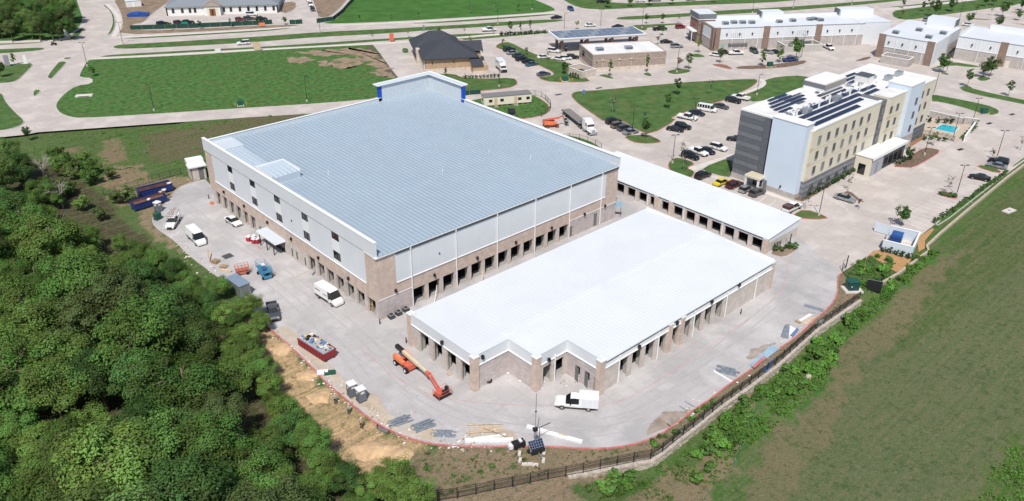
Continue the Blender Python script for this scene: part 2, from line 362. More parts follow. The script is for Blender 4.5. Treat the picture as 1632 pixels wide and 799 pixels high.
def ribbon(name, pts, w, z0, z1, m, side=0.0, parent=None):
    """strip of width w along a polyline; side moves it to the left(+) or right(-)"""
    b = MB(); k = len(pts); Lp, Rp = [], []
    for i in range(k):
        a, c = Vector(pts[max(i-1, 0)]), Vector(pts[min(i+1, k-1)]); t = (c-a).normalized(); n = Vector((-t.y, t.x)); p = Vector(pts[i])
        Lp.append(p+n*(w/2+side)); Rp.append(p+n*(side-w/2))
    for i in range(k-1):
        A, B_, C_, D = Rp[i], Rp[i+1], Lp[i+1], Lp[i]
        b.quad((*A, z1), (*B_, z1), (*C_, z1), (*D, z1))
        if z1-z0 > .02: b.quad((*A, z0), (*B_, z0), (*B_, z1), (*A, z1)); b.quad((*B_, z0) if 0 else (*C_, z0), (*D, z0), (*D, z1), (*C_, z1))
    if z1-z0 > .02:
        b.quad((*Lp[0], z0), (*Rp[0], z0), (*Rp[0], z1), (*Lp[0], z1)); b.quad((*Rp[-1], z0), (*Lp[-1], z0), (*Lp[-1], z1), (*Rp[-1], z1))
    o = b.build(name, m, parent)
    if parent is None: tag(o, kind='structure')
    return o
ye = chaikin(YE, 1, False)
ribbon('kerb', ye[int(len(ye)*.3):], .24, -.3, .125, redkerb_m, side=-.12)
ribbon('kerb', ye[:int(len(ye)*.3)+1], .16, -.3, .12, kerb_m, side=-.08)
RL = chaikin(px([(573, 556), (594.5, 572), (616, 591), (651, 615), (675, 626), (740, 640), (800, 645), (873, 647), (967, 646), (1004, 634), (1036, 614), (1075, 590), (1128, 554), (1220, 489), (1246, 466), (1252, 452), (1254, 426), (1263, 405), (1268, 396)]), 2, False)
ribbon('fire_lane_line', RL, .15, 0, .008, redline_m)
GROUND_LINES = [([(1391, 402), (1381, 410), (1376, 440)], .2), ([(1372, 321), (1455, 269), (1500, 241.5), (1554, 208)], .14), ([(1430, 351), (1443, 342), (1495, 308), (1575, 254.5), (1632, 213)], .16)]
for pts_, w_ in GROUND_LINES: ribbon('fire_lane_line', px(pts_), w_, 0, .012, redline_m)
# strip of bare soil between the yard kerb and the stone wall
vs = [xy(u, v) for u, v in YARD_EDGE[24:]]
def verge():
    P = vs+px([(1341, 434), (1372, 470)])+[(p[0], p[1]) for p in WALL[::-1]]
    o = sheet('verge', P, bpy.data.materials['open ground'], -.03); ca = o.data.color_attributes.new('soil', 'FLOAT_COLOR', 'POINT'); ca.data.foreach_set('color', [*DIRT, 1.0]*len(P))
verge()

ribbon('sand_spill', px([(436, 527), (462, 546), (489, 572), (510, 593), (524, 609), (552, 632), (577, 653), (609, 677), (650, 694), (692, 705)]), 2.2, 0, .010, mat('sandy dust on concrete', (.47, .40, .32), .9, vary=.12, scale=.7, world=True, grime=(.46, .44, .425), gscale=.45, gamt=1.0), side=1.1)
tyre_m = mat('tyre marks', (.395, .375, .37), .85, vary=.06, scale=1, world=True, grime=(.46, .44, .43), gscale=.35, gamt=1.0)
for kt, pts_ in enumerate(([(300, 420 - 90), (352, 372), (420, 412), (500, 470), (590, 545), (640, 600), (740, 660), (900, 680), (1010, 668), (1120, 600)], [(560, 520), (600, 560), (650, 622), (740, 668), (860, 690), (980, 690), (1060, 650)], [(420, 440), (470, 480), (540, 550), (585, 610)], [(1250, 470), (1180, 530), (1080, 605), (1000, 655)], [(985, 372), (1000, 350), (1020, 335)])):
    c_ = chaikin(px(pts_), 3, False)
    for sd in (-.85, .85): ribbon('tyre_mark', c_, .26, 0, .0095+.0012*kt+(.0006 if sd < 0 else 0), tyre_m, side=sd)
def ragged(P, amp, step=.8):
    out = []
    for a, c in zip(P, P[1:]+P[:1]):
        n = max(1, int(math.dist(a, c)/step))
        for k in range(n):
            x, y = a[0]+(c[0]-a[0])*k/n, a[1]+(c[1]-a[1])*k/n
            out.append((x+amp*(mnoise.noise(Vector((x*.35, y*.35, 1)))+.6*mnoise.noise(Vector((x*1.3, y*1.3, 2)))), y+amp*(mnoise.noise(Vector((x*.35, y*.35, 7)))+.6*mnoise.noise(Vector((x*1.3, y*1.3, 8))))))
    return out
def lot(name, pts, m, red=False, rnd=1, z=.125, world=False, kerb=True):
    P = pts if world else px(pts)
    if rnd: P = chaikin(P, rnd)
    if kerb:
        b = MB(); b.prism(P, -.1, z, bottom=False); tag(b.build('kerb', redkerb_m if red else kerb_m), kind='structure')
        P = offset(P, .17)
    sheet(name, P, m, z+.006 if kerb else z)
LOTS = [
 ('grass_lot', [(139, 96.5), (150, 95.3), (300, 88.5), (420, 80.5), (592, 71.5), (597, 73), (634, 124), (640, 140), (610, 157), (520, 165), (400, 172.5), (245, 182.5), (130, 189.5), (110, 187), (95, 181), (88, 171), (91, 162), (105, 147.5), (122, 137), (146, 134), (147.5, 125.5), (128, 124), (125.5, 120)], rough_m, 0),
 ('grass_verge', [(153, 92.3), (172, 88.3), (200, 86.5), (315, 80.2), (420, 75), (520, 68.3), (640, 60.5), (711, 55.8), (779, 53.2), (800, 53), (730, 60), (640, 64), (520, 73), (420, 78), (310, 84), (221, 89.2)], lawn_m, 0),
 ('grass_median', [(-120, 84), (0, 79.2), (50, 76.8), (68, 76.6), (72, 78), (66, 80.6), (45, 83), (0, 86.3), (-120, 92)], lawn_m, 0),
 ('grass_median', [(179, 76.5), (183, 73.5), (194.5, 71.5), (263, 67.8), (420, 58.4), (510, 51.5), (610, 47), (741, 39.5), (820, 34.2), (863, 32), (895, 31.6), (902, 33), (879, 36.6), (800, 42), (689, 48.6), (610, 54.7), (505, 60), (420, 67), (339, 72.4), (229, 77.8), (190, 78.8)], lawn_m, 0),
 ('grass_median', [(981, 30.5), (984, 28.5), (1000, 26.5), (1088, 22.3), (1128, 18.6), (1251, 11.8), (1343, 5.3), (1422, -1), (1560, -14), (1590, -14), (1500, -4), (1441, 1), (1383, 7.4), (1330, 11.8), (1254, 18.2), (1088, 27.6), (1010, 32.2), (986, 32)], lawn_m, 0),
 ('grass_field', [(566, -2), (547, 21), (531, 34), (512, 37.5), (531, 38.8), (623, 35.3), (715, 30), (800, 25.2), (886, 18.8), (883, 13), (866, 5.5), (845, -3), (800, -30), (580, -30)], field_m, 0),
 ('grass_verge', [(640, 39), (715, 34), (800, 28), (886, 22.2), (888, 24), (800, 31), (710, 37.2)], lawn_m, 0),
 ('grass_lot', [(890, -4), (911, 8.5), (931, 14.6), (955, 15.8), (968, 15.7), (1089, 9.7), (1220, 5.2), (1268, 1.4), (1300, -4), (1230, -5), (1150, 0), (1060, 4.6), (975, 5.8), (950, -2), (940, -8), (890, -9)], lawn_m, 0),
 ('grass_verge', [(1408, 12), (1446, 9), (1501, 2.6), (1560, -5), (1500, 5.4), (1440, 11.6)], lawn_m, 0),
 ('grass_lot', [(1420, 18.2), (1448, 14.5), (1527, 4.6), (1561, 0), (1595, -6), (1640, -2), (1622, 9), (1593, 12), (1522, 22), (1490, 26), (1450, 33), (1425, 30)], lawn_m, 0),
 ('wood_floor', [(-150, 72), (0, 66), (79, 64.4), (103, 62), (113, 54), (127, 44), (133, 30), (127, 13), (122, -3), (100, -40), (-150, -20)], rough_m, 0),
 ('grass_verge', [(109, 63), (118, 63.3), (129, 55), (134, 45), (132, 44), (119, 52)], lawn_m, 0),
 ('grass_verge', [(-100, 75), (0, 70.4), (45, 68.6), (68, 67.6), (68, 69), (30, 71), (0, 72.6), (-100, 77.5)], lawn_m, 0),
 ('grass_verge', [(163, 8.5), (168, 8), (181, 21), (184.5, 39), (180, 52), (172, 56.6), (171.5, 55), (177, 46), (180, 34), (176, 18)], lawn_m, 0),
 ('bare_soil', [(178, -4), (193, 21), (196, 42), (187, 56.5), (300, 52.3), (420, 45.8), (474, 42.3), (476, 40), (420, 41), (300, 47), (209, 49.5), (208, 40), (229, 37), (243, 21), (270, 3), (280, -8)], soil_m, 0),
 ('bare_soil', [(494, -8), (501, 8), (507, 26), (512, 29), (526, 27), (543, 12), (560, -8)], soil_m, 0),
 ('bare_soil', [(445, 6), (472, 2), (472, 15), (448, 24)], soil_m, 0),
 ('grass_verge', [(189, 62.2), (221, 60), (300, 55.6), (420, 48.6), (462, 44.6), (466, 45.6), (420, 51), (300, 58), (221, 62.4)], lawn_m, 0),
 ('grass_island', [(-90, 105), (0, 103.3), (50, 102.3), (53.5, 103.6), (40, 118), (28, 129), (15, 132.5), (0, 133.5), (-90, 138)], lawn_m, 0),
 ('grass_island', [(75, 122), (77, 125.5), (81, 126.3), (84, 124.5), (106, 101), (105, 98.6), (94.6, 98.8), (90, 103)], lawn_m, 0),
 ('grass_island', [(100.5, 94), (104, 92.3), (113, 91.8), (114, 93.5), (105, 95.8)], lawn_m, 0),
 ('grass_island', [(52.5, 144), (68, 143.4), (53, 157)], lawn_m, 0),
 ('grass_island', [(-90, 152), (0, 149.5), (5, 150.5), (9, 162), (24, 179), (40, 193), (37, 198), (26, 204), (0, 209.5), (-90, 214)], lawn_m, 0),
 ('lawn', [(690, 118), (724, 118.3), (736, 124), (772, 126.3), (818, 124.2), (826, 131.5), (822, 137), (808, 141.5), (762, 146), (735, 147.6), (690, 150)], lawn_m, 1),
 ('grass_island', [(741, 72.5), (746, 71), (753, 72), (761, 77), (757, 80.5), (742, 81.5)], lawn_m, 0),
 ('grass_island', [(640, 77.5), (648, 77), (652, 80), (651, 85.5), (641, 85.5)], lawn_m, 0),
 ('grass_island', [(789, 75.5), (793, 71), (800, 68.6), (812, 67), (842, 83), (884, 97), (906, 100.5), (915, 105), (918, 114), (941, 129), (938, 130.5), (926, 131.6), (880, 131.6), (864, 128), (856, 123.3), (880, 121.5), (883, 116), (858, 104.5), (820, 84), (799, 79.5)], lawn_m, 1),
 ('grass_verge', [(690, 64.6), (726, 62.7), (800, 56.3), (866, 51), (880, 51), (870, 54), (800, 60), (735, 65.6)], lawn_m, 0),
 ('grass_verge', [(996, 41.2), (1063, 38.3), (1087, 37.3), (1088, 39.3), (1032, 44), (1031, 49.5), (1018, 48.3)], lawn_m, 0),
 ('grass_island', [(950, 120.4), (968, 118.4), (981, 127), (972, 126.3)], lawn_m, 0),
 ('grass_island', [(1023, 118.2), (1034, 115.4), (1041, 122), (1032, 122.3)], lawn_m, 0),
 ('grass_island', [(1061.5, 114.5), (1072, 111.5), (1086, 110), (1101, 112), (1101, 115.5), (1080, 119.6), (1068, 118.5)], lawn_m, 0),
 ('planted_bed', [(1097, 90), (1107.5, 85.5), (1118, 87.5), (1126, 91.5), (1110, 92.5)], lawn_m, 0),
 ('planted_bed', [(1128.5, 103), (1155, 102.3), (1169, 110.4), (1163, 111.9)], mat('red mulch', (.25, .12, .085), .95, vary=.2, scale=1, world=True), 0),
 ('planted_bed', [(1169, 106.4), (1221, 104.4), (1261, 99.5), (1281, 96.5), (1287, 98.3), (1280, 103.5), (1244, 109.5), (1178, 112)], mulch_m, 0),
 ('lawn', [(910, 151), (916, 147), (930, 145.6), (958, 144), (1036, 136.5), (1115, 130), (1200, 126), (1209, 128.5), (1202, 137), (1177, 150), (1172, 154.5), (1160, 159), (1137, 165), (1110, 173.5), (1067, 188.3), (1080, 191.5), (1037, 215.5), (1018, 209), (988, 191), (964, 195.5), (950, 186), (924, 168), (912, 157)], lawn_m, 1),
 ('grass_island', [(992, 217.2), (1021.7, 215.4), (1037, 216.6), (1056, 226), (1046, 229), (1024, 229.6), (1007, 227)], lawn_m, 1),
 ('lawn', [(1181, 152), (1190, 146), (1211, 136), (1218, 128), (1240, 122.6), (1280, 120.5), (1300, 128), (1260, 150), (1205, 165), (1184, 158)], lawn_m, 0),
 ('grass_island', [(1064, 262), (1069, 256), (1079, 250.8), (1111, 261), (1094, 268.3), (1108, 274), (1105, 281), (1095, 288), (1078, 281), (1066, 271.5)], lawn_m, 1),
 ('lawn', [(1114, 269.5), (1168, 249), (1168, 284), (1151, 282.5), (1128.6, 275.6)], lawn_m, 0),
 ('grass_island', [(1260, 345), (1281.7, 332.6), (1321, 347), (1314, 350), (1296, 350.6), (1277, 349)], lawn_m, 1),
 ('planted_bed', [(1212, 298), (1240, 310), (1277, 323.6), (1286, 320), (1340, 288.5), (1366, 272), (1360, 262), (1300, 270), (1220, 280)], mulch_m, 0),
 ('planted_bed', [(1340, 308), (1354, 303.5), (1374, 321), (1366, 321.8), (1358, 313.5)], mulch_m, 0),
 ('planted_bed', [(1420, 266), (1445, 253), (1471.5, 235.4), (1486, 237), (1501, 241), (1480, 255), (1456, 268), (1440, 267.5)], mulch_m, 1),
 ('planted_bed', [(1494, 309), (1502, 304), (1528, 313), (1524, 318), (1508, 315.5)], mulch_m, 1),
 ('grass_island', [(1554, 266), (1566, 263), (1597, 272.6), (1592, 278)], lawn_m, 1),
 ('hedge_strip', [(1489, 357), (1548, 314), (1593, 278.5), (1600, 273.5), (1608, 273.5), (1560, 312), (1497, 361)], rough_m, 0),
 ('hedge_strip', [(1608, 268), (1622, 258), (1680, 215), (1682, 219), (1622, 264)], rough_m, 0),
 ('grass_island', [(1484, 154), (1486, 150.7), (1509, 155), (1572, 167.5), (1592, 175.5), (1593, 181.5), (1580, 185), (1561.5, 181), (1540, 173.5), (1498, 163), (1484, 163)], lawn_m, 0),
 ('grass_island', [(1527, 140), (1534, 137.6), (1546, 137.8), (1552, 143), (1632, 160), (1680, 170), (1680, 178), (1632, 167.3), (1540, 148.7)], lawn_m, 0),
 ('grass_island', [(1555, 126), (1563, 121.6), (1583, 125.4), (1567, 131.2)], lawn_m, 0),
 ('grass_island', [(1477.5, 112), (1501, 103.5), (1514, 98), (1570, 107.6), (1546, 108.2), (1517, 104.6)], lawn_m, 0),
 ('planted_bed', [(1498, 117), (1504, 115.4), (1515, 119.4), (1508, 120.6)], lawn_m, 0),
 ('planted_bed', [(1358, 99), (1381, 90.4), (1391, 92), (1379, 97.3)], mulch_m, 0),
 ('planted_bed', [(1543, 29), (1580, 31.6), (1583, 33), (1545, 31.4)], mulch_m, 0),
 ('planted_bed', [(1588, 27), (1600, 26.4), (1606, 29), (1594, 29.6)], mulch_m, 0),
 ('planted_bed', [(1604, 20), (1632, 17.6), (1660, 18), (1650, 22), (1630, 21.6)], mulch_m, 0),
 ('planted_bed', [(1613, 37.5), (1632, 39), (1650, 40), (1640, 41.5)], mulch_m, 0),
 ('grass_lot', [(728, 166), (768, 157), (800, 152), (847, 151), (863, 158.5), (877, 170), (874, 179.5), (858, 187), (826, 191), (790, 184), (760, 176)], rough_m, 1),
 ('planted_bed', [(888, 219), (902, 215.5), (927, 220.5), (948, 229), (963, 240), (950, 247), (900, 235)], rough_m, 0),
 ('planted_bed', [(1227, 404), (1233, 397), (1262, 389), (1271, 398), (1267, 402), (1249.6, 412), (1231, 407.5)], soil_m, 0),
]
for nm, pts, m_, red in LOTS: lot(nm, pts, m_, bool(red))
# pool terrace, orange mulch round the bin enclosure, walks, dirt apron of the vacant lot
lot('mulch_bed', [(1386, 407), (1391.5, 400), (1403, 399), (1452, 412), (1446, 428), (1428, 434), (1406, 420)], orange_m, rnd=0, kerb=False, z=.03)
lot('mulch_bed', [(1462, 386), (1465, 378), (1485, 364), (1489, 366), (1474, 384), (1474, 396), (1464, 402)], orange_m, rnd=0, kerb=False, z=.03)
dry_m = mat('dry soil patch', (.29, .205, .145), .95, vary=.25, scale=.5, world=True, grime=(.06, .115, .032), gscale=.3, gamt=1.0)
for pts_, am_ in (([(470, 84), (520, 80), (565, 78), (592, 80), (612, 100), (628, 122), (600, 122), (592, 106), (572, 90), (540, 88), (500, 90)], 3.0), ([(520, 95), (565, 92), (586, 97), (580, 104), (550, 110), (525, 108)], 3.5), ([(455, 93), (480, 90), (500, 97), (480, 103), (458, 99)], 3.0), ([(505, 100), (520, 97), (522, 104), (508, 106)], 2.0)): sheet('bare_soil', ragged(px(pts_), am_), dry_m, .15+.004*am_)
ribbon('gravel_edge', px([(594, 75), (634, 124)]), 2.5, 0, .16, mat('dark soil edge', (.11, .085, .065), .95, vary=.2, world=True), side=-1.2)
def walk(pts, w, z=.145, n=1): ribbon('walk', chaikin(px(pts), n, False), w, 0, z, walk_m)
walk([(1172, 158), (1176, 153), (1210, 141), (1219, 133), (1212, 127)], 1.6)
walk([(-60, 68.4), (20, 66.6), (80, 64.9), (103, 62.6), (107, 58), (115, 52)], 1.6, .13)
walk([(170, 7), (178, 14), (187, 24), (190.5, 32), (189, 44), (181, 59)], 1.8, .05)
walk([(188, 59.6), (300, 54.2), (420, 47.2), (470, 43.2)], 1.6, .05)
walk([(531, 40.6), (623, 37.2), (715, 32), (800, 26.8), (886, 20.3)], 1.6, .05)
walk([(150, 94), (221, 90.5), (310, 85.4), (420, 79.2), (592, 70.2), (640, 67.6), (711, 61), (800, 54.6)], 1.8, .05)
walk([(1402, 15.8), (1446, 12), (1527, 2.8), (1560, -2)], 1.8, .05)
sheet('walk', px([(1094, 268.6), (1168, 245), (1170, 250), (1104, 273.5)]), walk_m, .02)
sheet('walk', px([(1107, 274.5), (1110, 272.4), (1216, 303), (1276, 325), (1276, 328), (1210, 306)]), walk_m, .012)
def stripes(a, b, n, ln, w=.1, skip=()):
    """parking stall lines: n lines between photo points a and b, each from the point to +ln (world vector)"""
    A, B_ = Vector(xy(*a)), Vector(xy(*b)); mb = MB(); lv = Vector(ln); nn = Vector((-lv.y, lv.x)).normalized()*w/2
    for i in range(n):
        if i in skip: continue
        p = A+(B_-A)*i/(n-1); q = p+lv
        mb.quad((*(p-nn), .011), (*(q-nn), .011), (*(q+nn), .011), (*(p+nn), .011))
    tag(mb.build('stall_lines', white_paint), kind='structure')
stripes((1413, 352), (1496, 306), 12, Vector(xy(1470, 372))-Vector(xy(1413, 352)))
stripes((1530, 300), (1552, 272), 5, (1.3, -5.2))
stripes((1605, 252), (1632, 236), 4, (1.3, -5.2))
stripes((1130, 296), (1256, 343), 9, (5.2, .9))
stripes((1320, 318), (1352, 336), 5, (3.2, 3.8))
stripes((1052, 215), (1064, 220), 4, (5, 1.6))
stripes((1085, 205), (1165, 165), 9, (-1.7, 5.0))
stripes((1128, 240), (1170, 222), 7, (-.8, -4.5))
stripes((958, 196), (1022, 226), 6, (4.5, 1.5))
# ================================================================== BUILDINGS
def ray_(u, v): return _r*((u-IW/2)/CF)+_d*((v-IH/2)/CF)+_f
def onx(u, v, x): d = ray_(u, v); return CO+d*((x-CO.x)/d.x)
def ony(u, v, y): d = ray_(u, v); return CO+d*((y-CO.y)/d.y)
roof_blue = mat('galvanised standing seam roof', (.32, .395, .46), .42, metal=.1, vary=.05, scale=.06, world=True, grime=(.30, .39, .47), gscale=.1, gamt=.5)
roof_pale = mat('pale roof sheet', (.60, .655, .70), .45, metal=.1, vary=.03)
roof_mid = mat('pale blue grey roof sheet', (.47, .545, .61), .45, vary=.03)
roof_white = mat('white coated roof', (.66, .685, .715), .5, vary=.03, scale=.1, grime=(.60, .62, .64), gscale=.15, gamt=.5)
membrane = mat('white roof membrane', (.72, .71, .70), .7, vary=.06, scale=.3, grime=(.55, .53, .50), gscale=.25, gamt=.6)
blue_panel = mat('bright blue panel', (.012, .075, .46), .4)
cap_white = mat('white parapet cap', (.80, .80, .80), .5, vary=.02)
cream = mat('cream render', (.64, .59, .485), .85, vary=.04, scale=.3)
beige = mat('beige band', (.55, .475, .345), .85, vary=.04)
pale_blue = mat('pale blue render', (.56, .64, .74), .8, vary=.03, scale=.2)
slate_a = mat('slate grey siding', (.105, .115, .13), .6, vary=.08); slate_b = mat('mid grey siding', (.15, .16, .175), .6, vary=.08)
mall_brick = brickmat('brown mall brick', (.21, .145, .115), (.26, .18, .145), (.25, .2, .17), .4, .2)
mall_stone = brickmat('grey mall block', (.40, .365, .345), (.45, .41, .39), (.38, .35, .33), .8, .2)
gas_brick = brickmat('taupe brick', (.30, .235, .20), (.36, .285, .25), (.33, .28, .25), .4, .2)
fire_brick = brickmat('orange tan brick', (.40, .27, .17), (.46, .32, .21), (.42, .33, .25), .4, .2)
fire_stone = brickmat('pale field stone', (.52, .45, .38), (.62, .54, .46), (.5, .45, .40), .7, .35, .9, .03)
shingle = mat('charcoal shingle roof', (.045, .05, .062), .85, vary=.25, scale=3, bump=.5, bscale=8)
wood_door = mat('varnished wood door', (.25, .10, .035), .5)

def each(name, m, parent, mb):
    """one part per box collected in mb"""
    for i in range(0, len(mb.v), 8):
        q = MB(); q.v = mb.v[i:i+8]; q.f = [tuple(k-i for k in f) for f in mb.f[i//8*6:i//8*6+6]]; q.m = [0]*6; q.build(name, m, parent)
def cut(name, m, parent, b): return b.build(name, m, parent)
def window(parent, o, u, w, z0, z1, depth=.08, frame=black_metal, pane=glass, mull=1, fw=.09):
    """window standing just proud of a wall: o = lower start on the wall face, u = direction (outside on the right)"""
    u = Vector(u); n = Vector((u.y, -u.x)); o = Vector((o[0], o[1]))
    M = Matrix(((u.x, n.x, 0, o.x), (u.y, n.y, 0, o.y), (0, 0, 1, 0), (0, 0, 0, 1)))
    b = MB(); b.box(0, w, -.02, depth, z0, z0+fw, 0, M); b.box(0, w, -.02, depth, z1-fw, z1, 0, M)
    b.box(0, fw, -.02, depth, z0+fw, z1-fw, 0, M); b.box(w-fw, w, -.02, depth, z0+fw, z1-fw, 0, M)
    for k in range(1, mull+1):
        c = w*k/(mull+1); b.box(c-fw*.4, c+fw*.4, -.02, depth, z0+fw, z1-fw, 0, M)
    f = b.build('window', frame, parent)
    p = MB(); p.box(fw, w-fw, -.01, depth*.45, z0+fw, z1-fw, 0, M); p.build('pane', pane, f)
    return f
def wlight(parent, p, n, s=.3):
    b = MB(); b.box(-s*.6, s*.6, -s*.6, s*.6, -s, s*.6); b.box(-s*.4, s*.4, -s*.4, s*.4, s*.6, s*.9)
    return b.build('wall_light', black_metal, parent, (p[0]+n[0]*(s*.6+.01), p[1]+n[1]*(s*.6+.01), p[2]))
def spout(parent, x, y, z1, z0=.1, s=.07):
    b = MB(); b.box(x-s, x+s, y-s, y+s, z0, z1); b.box(x-s*1.8, x+s*1.8, y-s*1.2, y+s*1.2, z1-.3, z1+.02); return b.build('downspout', white_trim, parent)

# ---------------------------------------------------------------- the big storage building
S = thing('storage_building', 'large tan brick and grey panel storage building under a wide blue-grey metal roof', 'building', (0, 0, 0))
W_, L_ = 61.2, 65.0
LD = [(1.0, 3.5), (4.4, 6.95), (7.75, 10.25), (11.1, 13.65), (14.45, 16.95), (17.7, 20.2), (21.0, 23.4)]+[(44.55+3.2*k, 46.95+3.2*k) for k in range(7)]
LW = [(24.5, 25.15), (27.6, 28.3), (29.4, 30.1), (42.3, 43.2)]
holes = [(L_-b, L_-a, 0, 3.3) for a, b in LD]+[(L_-b, L_-a, .3, 2.15) for a, b in LW]
b = MB(); wall(b, (0, L_), (0, -1), L_-.4, 0, 3.4, .4, holes); b.build('block_wall', block_pale, S)
boxpart('brick_band', brick_tan, S, -.02, .4, .022, L_, 3.4, 6.0)
boxpart('brick_corner', brick_tan, S, -.022, .4, .02, 3.3, 6.0, 12.1); boxpart('brick_corner', brick_tan, S, -.022, .4, 61.6, L_, 6.0, 12.1)
WC = [(11.2, 13.65), (21.7, 24.0), (32.0, 34.4), (42.05, 44.4), (51.95, 54.2)]
ed = [3.3]+[v for w in WC for v in w]+[61.6]
for a, c in zip(ed[::2], ed[1::2]):
    n = max(1, round((c-a)/2.6)); w = (c-a)/n
    for k in range(n): boxpart('wall_panel', panel_grey, S, -.06, .35, a+w*k+.006, a+w*(k+1)-.006, 6.0, 12.1)
for a, c in WC:
    boxpart('window_wall', white_metal, S, -.03, .35, a, c, 6.0, 6.7); boxpart('window_wall', white_metal, S, -.03, .35, a, c, 8.4, 10.7)
    boxpart('window_back', interior, S, .3, .35, a, c, 6.7, 8.4); boxpart('window_back', interior, S, .3, .35, a, c, 10.7, 12.1)
    for z0, z1 in ((6.7, 8.4), (10.7, 12.1)): window(S, (.1, c), (0, -1), c-a, z0, z1, .1)
boxpart('ledge', white_trim, S, -.16, -.062, 3.3, 61.6, 5.9, 6.06)
boxpart('shadow_joint', dark_gap, S, -.03, .3, 0, L_, 12.1, 12.32)
boxpart('parapet', panel_grey, S, -.16, .34, -.05, L_, 12.32, 15.0)
boxpart('parapet_cap', cap_white, S, -.22, .42, -.1, L_+.05, 15.0, 15.1)
boxpart('parapet_base', cap_white, S, -.2, .2, -.25, 3.3, 12.12, 12.30)
# right wall
RD = [(7.3+3.33*k, 9.95+3.33*k-.05) for k in range(12)]
b = MB(); wall(b, (0, 0), (1, 0), 7.05, 0, 3.8, .4); b.build('stone_wall', stone_grey, S)
b = MB(); wall(b, (46.7, 0), (1, 0), W_-46.7, 0, 3.8, .4, [(.35, 1.2, 0, 2.4), (7.6, 8.7, 0, 3.0)]); b.build('stone_wall', stone_grey, S)
for x0, x1, z1 in ((47.05, 47.9, 2.4), (54.3, 55.4, 3.0)): boxpart('door', door_grey, S, x0, x1, .12, .2, 0, z1)
b = MB(); wall(b, (7.05, 0), (1, 0), 39.65, 0, 3.35, .4, [(a-7.05, c-7.05, 0, 3.3) for a, c in RD]); b.build('block_wall', block_pale, S)
b = MB(); wall(b, (0, -.02), (1, 0), 7.05, 3.8, 6.0, .4); wall(b, (7.05, -.02), (1, 0), 39.65, 3.35, 6.0, .4); wall(b, (46.7, -.02), (1, 0), W_-46.7, 3.8, 6.0, .4); b.build('brick_band', brick_tan, S)
boxpart('brick_corner', brick_tan, S, 0, 3.9, -.022, .4, 6.0, 12.05); boxpart('brick_corner', brick_tan, S, 57.4, W_, -.022, .4, 6.0, 12.05)
for k in range(20):
    w = 53.5/20; boxpart('wall_panel', panel_grey, S, 3.9+w*k+.006, 3.9+w*(k+1)-.006, -.06, .35, 6.06, 12.05)
boxpart('ledge', white_trim, S, 3.9, 57.4, -.16, -.062, 5.95, 6.1)
boxpart('stone_cap', white_trim, S, 0, 7.05, -.07, -.021, 3.75, 3.9); boxpart('stone_cap', white_trim, S, 46.7, W_, -.07, -.021, 3.75, 3.9)
boxpart('soffit', dark_gap, S, 4, W_, -.2, -.061, 11.5, 12.05)
boxpart('gutter', white_metal, S, -.25, W_+.1, -.34, .3, 12.06, 12.24)
for x in (7.0, 17.0, 26.9, 36.8, 46.6, 56.05): spout(S, x, -.22, 11.9)
# other walls, roof
boxpart('back_wall', brick_tan, S, .4, W_, L_-.4, L_, 0, 12.3); boxpart('back_wall', brick_tan, S, W_-.4, W_, .4, L_-.4, 0, 12.3)
def rz_(y): return 12.26+1.25*y/L_
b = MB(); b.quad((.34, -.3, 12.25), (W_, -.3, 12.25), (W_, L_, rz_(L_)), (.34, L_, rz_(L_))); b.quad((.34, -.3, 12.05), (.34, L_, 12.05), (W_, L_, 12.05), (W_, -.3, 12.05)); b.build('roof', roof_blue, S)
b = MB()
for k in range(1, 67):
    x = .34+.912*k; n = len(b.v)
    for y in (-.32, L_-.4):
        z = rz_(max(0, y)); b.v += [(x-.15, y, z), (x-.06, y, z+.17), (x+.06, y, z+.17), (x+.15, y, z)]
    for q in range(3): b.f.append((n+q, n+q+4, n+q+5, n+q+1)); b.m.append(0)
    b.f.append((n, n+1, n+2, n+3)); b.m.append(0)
tag(b.build('standing_seams', mat('seam with painted sunlight', (.395, .47, .54), .4, metal=.1, vary=.05, scale=.3), S), kind='stuff')  # seams coloured lighter than the pans to paint in sunlit rib lines
boxpart('back_parapet', roof_pale, S, .34, 46, L_-.3, L_+.05, 12.3, 14.35); boxpart('parapet_cap', cap_white, S, .4, 46, L_-.4, L_+.1, 14.35, 14.43)
boxpart('side_parapet', roof_pale, S, W_-.05, W_+.3, -.1, 52, 12.25, 14.05); boxpart('parapet_cap', cap_white, S, W_-.2, W_+.75, -.25, 52, 14.05, 14.15)
boxpart('parapet_end', panel_grey, S, W_-.02, W_+.28, -.2, -.1, 12.25, 14.05)
# corner sign tower: two wings with an overhanging top
for nm, q in (('tower_wall', (46.3, W_, L_-.35, L_+.05)), ('tower_wall', (W_-.05, W_+.35, 51.8, L_-.36))):
    boxpart(nm, roof_pale, S, *q, 12.3, 17.4)
for k in range(22): boxpart('tower_panel', roof_pale, S, 46.35+.67*k, 46.35+.67*k+.05, L_-.41, L_-.36, 13.4, 17.35)
for k in range(20): boxpart('tower_panel', roof_pale, S, W_-.11, W_-.06, 51.9+.64*k, 51.95+.64*k, 13.2, 17.35)
boxpart('blue_side', blue_panel, S, 45.3, 46.29, L_-.3, L_+.3, 12.2, 17.4); boxpart('blue_side', blue_panel, S, W_-.1, W_+.5, 50.8, 51.79, 12.2, 17.4)
TX0, TY0, TXE, TYE = 44.9, 51.0, W_+1.3, L_+1.2
b = MB(); b.prism([(TX0, L_-.7), (W_-.5, L_-.7), (W_-.5, TY0), (TXE, TY0), (TXE, TYE), (TX0, TYE)], 17.4, 17.65); b.build('tower_top', roof_pale, S)
